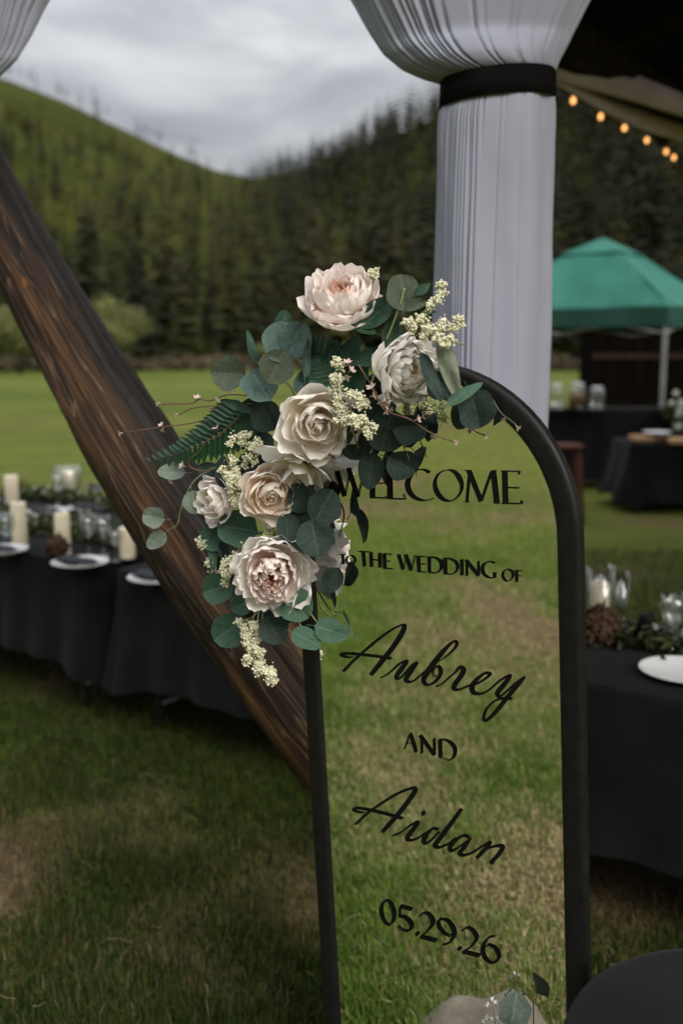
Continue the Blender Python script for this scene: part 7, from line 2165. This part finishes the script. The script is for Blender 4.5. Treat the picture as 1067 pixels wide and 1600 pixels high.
# ------------------------------------------------------------------ leaves
def leafmat(name, lo_, hi_, vein, rough=0.55, trans=0.08):
    m, t, b, o = newmat(name)
    uv = mnode(t, 'ShaderNodeUVMap')
    sp = mnode(t, 'ShaderNodeSeparateXYZ')
    t.links.new(uv.outputs[0], sp.inputs[0])

    def mt(op, a, b2=None, c=None):
        n_ = mnode(t, 'ShaderNodeMath', operation=op)
        for i, q in enumerate((a, b2, c)):
            if q is None:
                continue
            if isinstance(q, (int, float)):
                n_.inputs[i].default_value = q
            else:
                t.links.new(q, n_.inputs[i])
        return n_.outputs[0]
    d = mt('ABSOLUTE', mt('SUBTRACT', sp.outputs['X'], 0.5))
    mid = mt('LESS_THAN', d, 0.018)
    q = mt('FRACT', mt('SUBTRACT', mt('MULTIPLY', sp.outputs['Y'], 5.5), mt('MULTIPLY', d, 5.0)))
    side = mt('MULTIPLY', mt('LESS_THAN', mt('ABSOLUTE', mt('SUBTRACT', q, 0.5)), 0.04), 0.45)
    vn = mt('MAXIMUM', mid, side)
    ob = mnode(t, 'ShaderNodeTexCoord')
    nz = mnode(t, 'ShaderNodeTexNoise')
    nz.inputs['Scale'].default_value = 3.2
    nz.inputs['Detail'].default_value = 8
    nz.inputs['Roughness'].default_value = 0.7
    t.links.new(ob.outputs['Object'], nz.inputs['Vector'])
    c = ramp(t, nz.outputs['Fac'], [(0.35, lo_), (0.65, hi_)])
    mx_ = mnode(t, 'ShaderNodeMix', data_type='RGBA')
    t.links.new(mt('MULTIPLY', vn, 0.68), mx_.inputs['Factor'])
    t.links.new(c, mx_.inputs['A'])
    mx_.inputs['B'].default_value = (*vein, 1)
    t.links.new(mx_.outputs['Result'], b.inputs['Base Color'])
    b.inputs['Roughness'].default_value = rough
    b.inputs['Specular IOR Level'].default_value = 0.3
    bpn = mnode(t, 'ShaderNodeBump')
    bpn.inputs['Strength'].default_value = 0.35
    bpn.inputs['Distance'].default_value = 0.02
    hh = mt('SUBTRACT', nz.outputs['Fac'], mt('MULTIPLY', vn, 0.6))
    t.links.new(hh, bpn.inputs['Height'])
    t.links.new(bpn.outputs[0], b.inputs['Normal'])
    tr = mnode(t, 'ShaderNodeBsdfTranslucent')
    t.links.new(mx_.outputs['Result'], tr.inputs['Color'])
    ms = mnode(t, 'ShaderNodeMixShader')
    ms.inputs[0].default_value = trans
    t.links.new(b.outputs[0], ms.inputs[1])
    t.links.new(tr.outputs[0], ms.inputs[2])
    t.links.new(ms.outputs[0], o.inputs['Surface'])
    return m


LM = {
    'blue': leafmat('eucalyptus_blue', (0.0475, 0.0898, 0.0761), (0.0845, 0.1373, 0.1162), (0.1690, 0.2112, 0.1795)),
    'olive': leafmat('eucalyptus_olive', (0.0440, 0.0598, 0.0352), (0.0686, 0.0862, 0.0528), (0.1144, 0.1320, 0.0880)),
    'green': leafmat('eucalyptus_green', (0.0299, 0.0748, 0.0458), (0.0493, 0.1074, 0.0669), (0.1320, 0.1760, 0.1232)),
    'dark': leafmat('eucalyptus_dark', (0.0150, 0.0299, 0.0238), (0.0264, 0.0475, 0.0370), (0.0616, 0.0880, 0.0748)),
    'pale': leafmat('eucalyptus_pale', (0.1012, 0.1364, 0.1012), (0.1672, 0.2024, 0.1584), (0.2640, 0.2904, 0.2200)),
    'sage': leafmat('sage_underside', (0.1496, 0.1716, 0.1144), (0.2112, 0.2332, 0.1672), (0.2640, 0.2904, 0.2200)),
    'rosegreen': leafmat('deep_green_leaf', (0.0106, 0.0370, 0.0176), (0.0176, 0.0546, 0.0264), (0.0528, 0.1056, 0.0528), 0.45),
}
_lc = {}


def leaf_me(kind, mat, var):
    k = (kind, mat, var)
    if k in _lc:
        return _lc[k]
    rs = random.Random(hash((kind, var)) % 1000 if False else var * 17 + len(kind))
    ph = [rs.uniform(0, 6.28) for _ in range(3)]
    fold, bend = rs.uniform(.10, .46), rs.uniform(-.30, .34)
    asp = {'round': 0.93, 'oval': 0.68, 'long': 0.27, 'blade': 0.5}[kind]

    def fn(s, t):
        y = -1 + 2 * t
        s2 = s * 2 - 1
        if kind == 'round':
            hw = math.sqrt(max(0, 1 - abs(y) ** 2.1)) * (1 + 0.06 * math.sin(5 * y + ph[0]))
            hw *= 1 - 0.10 * y
        elif kind == 'oval':
            hw = math.sqrt(max(0, 1 - y * y)) * (1 - 0.22 * y)
        elif kind == 'long':
            hw = math.sqrt(max(0, 1 - y * y)) * (1 - 0.30 * y)
        else:
            hw = max(0, math.cos(y * 1.57)) ** 0.8 * (1 - 0.3 * y)
        x = s2 * hw * asp
        z = fold * abs(s2) * hw * asp + bend * (t ** 2) + 0.05 * math.sin(3 * s2 + ph[1] + 4 * t) * hw + 0.02 * math.sin(9 * t + ph[2]) * abs(s2)
        return (x, y, z)
    m_ = MB()
    m_.grid(fn, 10, 12)
    m_.tube([(0, -0.98, 0), (0.03, -1.2, -0.04), (0.10, -1.45, -0.16)], [0.022, 0.025, 0.03], 5)
    me = m_.mesh('leaf', LM[mat])
    _lc[k] = me
    return me


def leaf(parent, px, py, r, ang, kind='round', mat='blue', tilt=(0, 0.1), off=0.05, var=None, root=None):
    root = root or arr
    p = onm(px, py, off)
    R_ = r * PX(p)
    n_ = Vector((tilt[0], -1, tilt[1])).normalized()
    a = R(ang)
    y_ = Vector((math.cos(a), 0, math.sin(a)))
    y_ = (y_ - n_ * y_.dot(n_)).normalized()
    x_ = y_.cross(n_)
    mm = Matrix((x_, y_, n_)).transposed().to_4x4()
    mm = Matrix.Translation(p - Vector(root.location)) @ mm @ Matrix.Diagonal((R_, R_, R_, 1))
    v = random.randrange(7) if var is None else var
    return link('leaf', leaf_me(kind, mat, v), parent, mm)


def sprig(pts, leaves, stem='stem', rad=0.0022, label=None, root=None, name='eucalyptus_sprig', taper=True):
    root = root or arr
    P = [onm(x, y, o) - Vector(root.location) for x, y, o in pts]
    # smooth the stem
    Q = []
    for i in range(len(P) - 1):
        p0 = P[max(i - 1, 0)]
        p3 = P[min(i + 2, len(P) - 1)]
        for k in range(6):
            t = k / 6
            Q.append(0.5 * ((2 * P[i]) + (P[i + 1] - p0) * t + (2 * p0 - 5 * P[i] + 4 * P[i + 1] - p3) * t * t + (3 * P[i] - p0 - 3 * P[i + 1] + p3) * t ** 3))
    Q.append(P[-1])
    rr_ = [rad * (1 - 0.5 * i / len(Q)) for i in range(len(Q))]
    s_ = link(name, MB().tube(Q, rr_, 6).mesh(name, M[stem]), root)
    if label:
        s_['label'] = label
    for lf in leaves:
        leaf(s_, *lf, root=root)
    return s_


# upper left eucalyptus
sprig([(470, 640, .02), (450, 600, .03), (420, 588, .045), (400, 560, .05), (392, 530, .05)], [
    (357, 584, 29, 175, 'round', 'olive', (-.2, .15), .075),
    (432, 573, 29, 62, 'round', 'olive', (.15, .1), .080),
    (392, 541, 27, 108, 'long', 'green', (.5, .1), .060),
    (408, 604, 31, -60, 'round', 'blue', (-.1, .45), .066),
    (418, 650, 28, -70, 'round', 'dark', (0, -.3), .045),
    (388, 640, 22, 215, 'oval', 'dark', (0, -.2), .040),
], label='eucalyptus sprig with broad olive leaves at upper left')
sprig([(500, 640, .02), (478, 590, .03), (455, 550, .04), (442, 515, .045)], [
    (441, 536, 34, 96, 'round', 'blue', (.1, .3), .062),
    (463, 532, 30, 65, 'round', 'blue', (-.25, .2), .050),
    (441, 508, 24, 80, 'oval', 'green', (.4, .1), .042),
    (477, 560, 31, 84, 'long', 'blue', (.7, .1), .060),
    (470, 598, 20, 70, 'oval', 'blue', (.5, .2), .055),
    (498, 560, 30, 110, 'blade', 'rosegreen', (.2, .2), .030),
    (520, 560, 32, 75, 'blade', 'rosegreen', (-.2, .1), .025),
    (548, 548, 30, 60, 'blade', 'rosegreen', (.1, .4), .025),
], label='blue-grey eucalyptus sprig left of the top peony')
# behind and right of the top peony
sprig([(580, 600, .02), (600, 540, .03), (620, 490, .035), (632, 450, .035)], [
    (628, 458, 29, 92, 'round', 'olive', (.1, .2), .030),
    (592, 488, 40, 40, 'blade', 'rosegreen', (-.1, .3), .040),
    (566, 512, 24, 150, 'blade', 'rosegreen', (0, .6), .062),
    (654, 478, 22, 25, 'long', 'olive', (0, .5), .034),
    (660, 452, 16, 40, 'blade', 'rosegreen', (.1, .3), .02),
    (668, 486, 14, -10, 'blade', 'rosegreen', (.1, .3), .02),
    (612, 520, 34, 80, 'blade', 'rosegreen', (.2, .2), .022),
    (574, 560, 30, 200, 'blade', 'rosegreen', (.2, .3), .03),
], stem='stem', rad=0.0026, label='green leaves behind the top peony')
# over the arch
sprig([(640, 620, .03), (668, 590, .05), (690, 575, .055), (715, 600, .05), (740, 622, .03)], [
    (671, 590, 42, -68, 'long', 'dark', (.35, .1), .085),
    (702, 578, 52, -72, 'long', 'sage', (-.25, .1), .075),
    (727, 614, 36, 40, 'long', 'green', (0, .55), .062),
    (742, 640, 33, -70, 'round', 'dark', (.2, -.1), .030),
    (722, 648, 27, -110, 'oval', 'dark', (-.3, -.2), .026),
    (690, 602, 26, -60, 'round', 'dark', (.1, -.3), .03),
], label='long and round eucalyptus leaves over the black arch')
# leaves close to the mirror, the shade of underlit leaf backs put in their colour
sprig([(560, 640, .02), (590, 660, .022), (620, 680, .022), (640, 720, .02)], [
    (604, 672, 36, -100, 'round', 'dark', (.1, -.35), .030),
    (640, 666, 28, 10, 'round', 'dark', (0, -.4), .022),
    (628, 725, 27, -30, 'round', 'dark', (.2, -.3), .014),
    (580, 735, 30, -100, 'oval', 'dark', (-.3, -.2), .016),
    (574, 640, 26, 180, 'round', 'dark', (.1, -.2), .03),
    (555, 690, 30, -80, 'round', 'dark', (.1, -.2), .02),
], stem='stemdark', label='dark eucalyptus leaves hanging against the mirror glass')
# middle right
sprig([(470, 760, .02), (490, 790, .03), (500, 815, .03), (492, 850, .03)], [
    (506, 790, 29, 60, 'round', 'dark', (.2, .0), .035),
    (492, 841, 31, -80, 'round', 'dark', (.1, .15), .062),
    (448, 826, 26, -95, 'oval', 'dark', (.3, .1), .058),
    (474, 775, 26, 120, 'round', 'dark', (0, -.2), .03),
    (470, 845, 22, -60, 'oval', 'blue', (.2, .1), .04),
    (520, 905, 24, -120, 'oval', 'dark', (-.3, -.2), .015),
], stem='stemdark', label='dark eucalyptus leaves right of the peach rose')
# middle left
sprig([(430, 830, .02), (390, 835, .03), (355, 830, .04), (330, 850, .04)], [
    (372, 826, 32, 170, 'round', 'green', (-.1, .3), .045),
    (340, 838, 26, 200, 'round', 'green', (-.1, .2), .040),
    (332, 860, 32, -95, 'long', 'green', (.5, .1), .05),
    (352, 872, 30, -80, 'long', 'dark', (.4, .1), .05),
    (330, 740, 26, 150, 'oval', 'dark', (-.2, .2), .045),
    (352, 738, 26, 95, 'oval', 'dark', (.3, .2), .055),
    (400, 690, 30, 160, 'oval', 'dark', (.2, .2), .03),
    (440, 740, 28, 160, 'round', 'dark', (.2, .2), .03),
    (470, 800, 28, 210, 'round', 'dark', (.1, .1), .025),
    (395, 730, 28, 210, 'round', 'dark', (.1, .1), .025),
], stem='stemdark', label='green eucalyptus leaves over the log')
# lower
sprig([(430, 880, .02), (420, 930, .03), (400, 960, .04), (370, 975, .04)], [
    (340, 920, 26, 195, 'round', 'green', (-.1, .3), .05),
    (358, 985, 29, 215, 'round', 'green', (-.2, .1), .05),
    (378, 944, 19, 200, 'round', 'green', (-.1, .3), .05),
    (428, 984, 25, -60, 'round', 'dark', (.1, .2), .05),
    (462, 945, 29, -50, 'round', 'green', (.2, .2), .045),
    (400, 940, 30, 230, 'round', 'dark', (.1, .1), .02),
    (440, 950, 28, -80, 'round', 'dark', (.1, .1), .02),
    (345, 890, 26, 120, 'oval', 'dark', (-.1, .1), .03),
], label='green eucalyptus leaves below the bottom peony')
sprig([(455, 930, .03), (464, 965, .04), (474, 985, .045)], [
    (479, 998, 26, -32, 'oval', 'green', (.1, .75), .055),
], rad=0.0018, label='single folded eucalyptus leaf beside the black frame')
sprig([(480, 950, .01), (492, 968, .012), (500, 975, .014)], [
    (518, 986, 28, -18, 'oval', 'green', (.1, .35), .020),
], rad=0.0016, label='single green eucalyptus leaf lying on the glass')
# pale trailing twig on the left
sprig([(372, 700, .05), (345, 725, .055), (305, 750, .06), (285, 790, .06), (278, 818, .06), (268, 826, .06)], [
    (241, 808, 18, 168, 'round', 'pale', (-.1, .15), .066),
    (245, 844, 19, 218, 'oval', 'pale', (-.2, .1), .062),
    (304, 785, 19, -80, 'round', 'pale', (.1, .1), .070),
    (268, 738, 22, 178, 'oval', 'pale', (0, .7), .055),
], rad=0.0017, label='thin trailing twig with small pale leaves over the log')

# ------------------------------------------------------------------ fern
fr = [onm(x, y, o) - Vector(arr.location) for x, y, o in ((400, 640, .04), (365, 665, .05), (325, 690, .055), (285, 708, .055), (232, 722, .05))]
ft = link('fern_frond', MB().tube(fr, [0.002, 0.0018, 0.0015, 0.0012, 0.0006], 5).mesh('fern_frond', M['stemdark']), arr)
ft['label'] = 'dark green fern frond reaching left over the log'
lfm = MB()
lfm.grid(lambda s, t: ((s * 2 - 1) * 0.15 * (math.sin(math.pi * min(1, t * 0.9 + 0.1)) ** 0.7) * (1 + 0.12 * math.sin(t * 30)), t, 0.06 * math.sin(t * 2) + 0.05 * abs(s * 2 - 1)), 2, 8)
LFM = lfm.mesh('leaflet', M['fern'])
nL = 19
for i in range(nL):
    f = (i + 0.6) / nL
    q = f * 4
    k = min(int(q), 3)
    p = fr[k].lerp(fr[k + 1], q - k)
    tdir = (fr[k + 1] - fr[k]).normalized()
    ln_ = (0.058 * (1 - f) ** 0.75 + 0.010)
    for sgn in (-1, 1):
        d_ = Vector((tdir.z, 0, -tdir.x)) * sgn
        y_ = (d_ * 0.80 + tdir * 0.60 + Vector((0, -0.12, 0))).normalized()
        n_ = Vector((0.1 * sgn, -1, 0.25))
        n_ = (n_ - y_ * n_.dot(y_)).normalized()
        x_ = y_.cross(n_)
        link('leaflet', LFM, ft, Matrix.Translation(p) @ Matrix((x_, y_, n_)).transposed().to_4x4() @ Matrix.Diagonal((ln_ * 1.0, ln_, ln_, 1)))
# second, hidden fern behind the centre
fr2 = [onm(x, y, o) - Vector(arr.location) for x, y, o in ((560, 620, .02), (530, 590, .03), (505, 560, .035), (470, 530, .03))]
ft2 = link('fern_frond', MB().tube(fr2, [0.002, 0.0016, 0.0012, 0.0006], 5).mesh('fern_frond', M['stemdark']), arr)
ft2['label'] = 'dark fern frond below the top peony'
for i in range(15):
    f = (i + 0.4) / 15
    q = f * 3
    k = min(int(q), 2)
    p = fr2[k].lerp(fr2[k + 1], q - k)
    tdir = (fr2[k + 1] - fr2[k]).normalized()
    ln_ = 0.062 * (1 - f) ** 0.7 + 0.012
    for sgn in (-1, 1):
        d_ = Vector((tdir.z, 0, -tdir.x)) * sgn
        y_ = (d_ * 0.85 + tdir * 0.5).normalized()
        n_ = Vector((0.1 * sgn, -1, 0.3))
        n_ = (n_ - y_ * n_.dot(y_)).normalized()
        x_ = y_.cross(n_)
        link('leaflet', LFM, ft2, Matrix.Translation(p) @ Matrix((x_, y_, n_)).transposed().to_4x4() @ Matrix.Diagonal((ln_, ln_, ln_, 1)))

# ------------------------------------------------------------------ cream blossom sprays
_t = (1 + 5 ** 0.5) / 2
ICO_V = [Vector(v).normalized() for v in ((-1, _t, 0), (1, _t, 0), (-1, -_t, 0), (1, -_t, 0), (0, -1, _t), (0, 1, _t), (0, -1, -_t), (0, 1, -_t), (_t, 0, -1), (_t, 0, 1), (-_t, 0, -1), (-_t, 0, 1))]
ICO_F = [(0, 11, 5), (0, 5, 1), (0, 1, 7), (0, 7, 10), (0, 10, 11), (1, 5, 9), (5, 11, 4), (11, 10, 2), (10, 7, 6), (7, 1, 8), (3, 9, 4), (3, 4, 2), (3, 2, 6), (3, 6, 8), (3, 8, 9), (4, 9, 5), (2, 4, 11), (6, 2, 10), (8, 6, 7), (9, 8, 1)]


def spray(stems, clusters, label, seed, mat='bead', br=2.2):
    """stems: photo polylines (x, y, off); clusters: (x, y, off, half length, half width, angle, beads)"""
    rs = random.Random(seed)
    sm_ = MB()
    for s in stems:
        sm_.tube([onm(*q) - Vector(arr.location) for q in s], 0.0015, 5)
    bd = MB()
    for (x, y, o, hl, hw, ang, n) in clusters:
        c = onm(x, y, o) - Vector(arr.location)
        k = PX(onm(x, y, o))
        a = R(ang)
        d1 = Vector((math.cos(a), 0, math.sin(a)))
        d2 = Vector((-math.sin(a), 0, math.cos(a)))
        d3 = Vector((0, -1, 0))
        sm_.tube([c - d1 * hl * k, c + d1 * hl * k * .9], 0.0014, 5)
        # little sub-umbels give the clusters a lumpy outline
        subs = [(rs.uniform(-.95, .95), rs.uniform(-.8, .8), rs.uniform(-.2, 1)) for _ in range(max(4, n // 11))]
        for _ in range(int(n * 3.2)):
            s = subs[rs.randrange(len(subs))]
            u_ = s[0] * hl + rs.gauss(0, 3.3)
            tap = 1 - 0.45 * max(0, s[0])
            v_ = s[1] * hw * tap + rs.gauss(0, 3.1)
            w_ = s[2] * hw * 0.8 + rs.gauss(0, 2.5)
            r = br * 0.98 * k * rs.uniform(0.55, 1.25)
            p = c + (d1 * u_ + d2 * v_ + d3 * w_) * k
            bd.add([p + q * r for q in ICO_V], ICO_F)
            if rs.random() < 0.25:
                core = c + d1 * u_ * k * 0.85
                sm_.tube([core, p], 0.0007, 3, False)
    so2 = link('blossom_spray', sm_.mesh('blossom_spray', M['stem']), arr)
    so2['label'] = label
    b_ = link('bead_blossoms', bd.mesh('bead_blossoms', M[mat]), so2)
    b_['kind'] = 'stuff'
    return so2


spray([[(610, 560, .05), (640, 525, .07), (655, 505, .08)], [(640, 525, .07), (690, 520, .075)]],
      [(655, 508, .085, 22, 15, 10, 110), (700, 508, .080, 22, 10, 15, 90), (706, 534, .080, 24, 9, -12, 90), (672, 520, .080, 16, 10, 0, 60)], 'cream blossom spray in front of the curtain', 1)
spray([[(620, 540, .03), (660, 490, .035), (685, 462, .035)]], [(684, 464, .035, 20, 11, 62, 80), (672, 478, .035, 10, 7, 50, 25)], 'cream blossom spike standing at the curtain edge', 2)
spray([[(560, 500, .01), (586, 432, .02)]], [(588, 426, .025, 11, 10, 60, 36)], 'tiny cream sprig behind the top peony', 3, br=1.8)
spray([[(560, 700, .05), (545, 655, .085), (520, 590, .085)], [(545, 640, .085), (560, 625, .09)]],
      [(524, 580, .088, 17, 14, 70, 85), (521, 606, .088, 15, 10, 80, 60), (534, 650, .095, 16, 14, -70, 90), (558, 624, .092, 17, 13, -15, 95), (571, 664, .092, 26, 12, -40, 130), (526, 626, .086, 12, 7, 80, 30)], 'branching cream blossom spray over the centre rose', 4)
spray([[(430, 720, .04), (405, 690, .055), (385, 690, .06)], [(430, 720, .04), (410, 705, .06)]],
      [(376, 686, .064, 19, 9, 20, 85), (398, 702, .062, 20, 11, 62, 90), (384, 722, .06, 8, 6, 60, 20)], 'greenish cream spray left of the centre rose', 5, mat='bead', br=1.9)
spray([[(405, 700, .04), (380, 722, .065), (362, 745, .075)]],
      [(362, 736, .078, 18, 17, -70, 130), (369, 772, .078, 24, 12, -82, 130)], 'cream spray between the two left roses', 6)
spray([[(440, 800, .03), (425, 830, .05)]], [(422, 829, .052, 17, 11, 75, 70)], 'green-cream spray above the bottom peony', 7, mat='beadgreen', br=1.8)
spray([[(420, 830, .03), (395, 845, .05), (370, 870, .06)]], [(364, 874, .062, 30, 11, 60, 140), (352, 900, .06, 9, 8, 60, 36)], 'cream spray running along the left of the bottom peony', 8, br=1.9)
spray([[(370, 850, .03), (335, 852, .05)]], [(322, 851, .052, 13, 10, 170, 56), (332, 888, .05, 14, 8, 100, 40)], 'cream blossom tips over the log', 9, br=1.9)
spray([[(410, 930, .04), (396, 965, .06), (390, 985, .065)], [(408, 935, .04), (402, 975, .06), (398, 1010, .065)], [(412, 935, .04), (410, 970, .06)]],
      [(390, 984, .068, 18, 16, -80, 130), (404, 984, .062, 14, 8, -70, 45), (398, 1030, .068, 22, 17, -70, 170), (418, 1052, .066, 20, 10, -38, 100)], 'cream spray hanging lowest, below the bottom peony', 10)
spray([[(660, 630, .03), (686, 642, .035)]], [(690, 648, .036, 18, 13, -60, 110)], 'green blossom head against the mirror under the arch', 11, mat='beadgreen', br=1.7)

# ------------------------------------------------------------------ pink twigs with small blossoms
bl_m = MB()
for k in range(5):
    a = 2 * math.pi * k / 5
    c, s = math.cos(a), math.sin(a)
    bl_m.grid(lambda u_, t, c=c, s=s: ((c * t * (1 - .1 * abs(u_ - .5)) - s * (u_ - .5) * 0.75 * math.sin(math.pi * min(1, .15 + t * .8))), (s * t + c * (u_ - .5) * 0.75 * math.sin(math.pi * min(1, .15 + t * .8))), 0.35 * t * t + 0.1 * abs(u_ - .5)), 2, 3)
bl_m.tube([(0, 0, -0.9), (0, 0, 0.05)], [0.10, 0.16], 5)
BLM = bl_m.mesh('pink_blossom', M['pinkbloom'])


def twig(pts, blooms, label, seed, rad=0.0013, mat='twig'):
    rs = random.Random(seed)
    P = [onm(x, y, o) - Vector(arr.location) for x, y, o in pts]
    Q = []
    for i in range(len(P) - 1):
        p0 = P[max(i - 1, 0)]
        p3 = P[min(i + 2, len(P) - 1)]
        for k in range(5):
            t = k / 5
            Q.append(0.5 * ((2 * P[i]) + (P[i + 1] - p0) * t + (2 * p0 - 5 * P[i] + 4 * P[i + 1] - p3) * t * t + (3 * P[i] - p0 - 3 * P[i + 1] + p3) * t ** 3))
    Q.append(P[-1])
    tw = link('blossom_twig', MB().tube(Q, rad, 5).mesh('blossom_twig', M[mat]), arr)
    tw['label'] = label
    for (x, y, o, r, ang) in blooms:
        p = onm(x, y, o)
        k = PX(p) * r
        a = R(ang)
        d_ = Vector((math.cos(a), -0.55, math.sin(a))).normalized()
        q = d_.to_track_quat('Z', 'Y').to_matrix().to_4x4()
        link('pink_blossom', BLM, tw, Matrix.Translation(p - Vector(arr.location)) @ q @ Matrix.Rotation(rs.uniform(0, 6), 4, 'Z') @ Matrix.Diagonal((k, k, k, 1)))
    return tw


twig([(392, 618, .04), (355, 617, .05), (330, 626, .05), (312, 624, .052), (300, 630, .052), (278, 631, .055), (250, 631, .055)],
     [(247, 630, .055, 5.5, 180), (308, 621, .055, 6.5, 90), (340, 625, .055, 6, 60), (360, 612, .055, 6, 40)], 'upper pink blossom twig crossing the log edge', 1)
twig([(395, 632, .04), (365, 628, .05), (345, 633, .052), (325, 635, .052), (300, 638, .055), (280, 648, .055)],
     [(275, 648, .056, 5.5, 200), (332, 638, .055, 6, 250), (340, 646, .055, 6, 250), (362, 638, .056, 7, 200), (365, 650, .056, 7, 240), (352, 655, .05, 5, 240)], 'middle pink blossom twig left of the eucalyptus', 2)
twig([(390, 645, .04), (350, 649, .05), (300, 661, .055), (250, 668, .06), (195, 676, .062)],
     [(188, 677, .062, 5.5, 190), (252, 664, .062, 5.5, 120), (254, 672, .062, 5, 250)], 'long straight pink blossom twig reaching left over the log', 3)
twig([(375, 650, .055), (345, 678, .065), (320, 692, .068), (312, 706, .068), (296, 718, .068), (298, 730, .066), (318, 736, .062), (330, 730, .06)],
     [(338, 668, .068, 7, 120), (285, 727, .070, 7, 150), (267, 752, .064, 6, 230)], 'curling pink blossom twig below the fern', 4)
twig([(560, 570, .08), (585, 610, .09), (600, 640, .09), (640, 655, .085), (665, 672, .06), (690, 684, .05), (710, 690, .045)],
     [(543, 566, .085, 8, 90), (549, 578, .085, 8, 40), (544, 590, .085, 7, 200), (580, 605, .092, 9, 120), (584, 618, .092, 8, 20), (600, 628, .094, 11, 260), (606, 640, .094, 10, 300), (653, 655, .08, 7, 20), (678, 682, .055, 7, 230), (712, 690, .045, 6.5, 330)], 'pink blossom twig trailing across the mirror glass', 5)
twig([(770, 625, .01), (782, 645, .012), (796, 656, .012), (806, 664, .012)], [(787, 655, .014, 5, 240), (809, 668, .014, 6, 320)], 'small pink twig under the right side of the arch', 6, mat='stemdark')

# small sprig at the foot of the mirror
sb = onm(820, 1900, 0.03)
sprg = empty('eucalyptus_cutting', (sb.x, sb.y, 0), 'single pale green eucalyptus leaf with tiny white flowers at the bottom edge', 'sprig')
ss = sprig([(812, 2060, .03), (806, 1800, .03), (801, 1680, .035), (800, 1606, .035)], [(803, 1576, 27, 80, 'round', 'pale', (-.1, .2), .036, 1)], root=sprg, name='stem', rad=0.0018)
P0 = Vector(sprg.location)
tf = MB()
for (x, y) in ((768, 1562), (762, 1568), (773, 1566), (760, 1590), (770, 1592), (778, 1590), (755, 1595), (784, 1596)):
    leafball(tf, onm(x, y, .036) - P0, (0.004, 0.004, 0.004), 12, 0.0035, random.Random(x))
wf = link('small_blossoms', tf.mesh('small_blossoms', M['whiteflower'], False), sprg)
wf['kind'] = 'stuff'
link('flower_stem', MB().tube([onm(768, 1566, .035) - P0, onm(772, 1590, .035) - P0, onm(776, 1620, .034) - P0, onm(802, 1700, .034) - P0], 0.0009, 5).mesh('flower_stem', M['stem']), sprg)
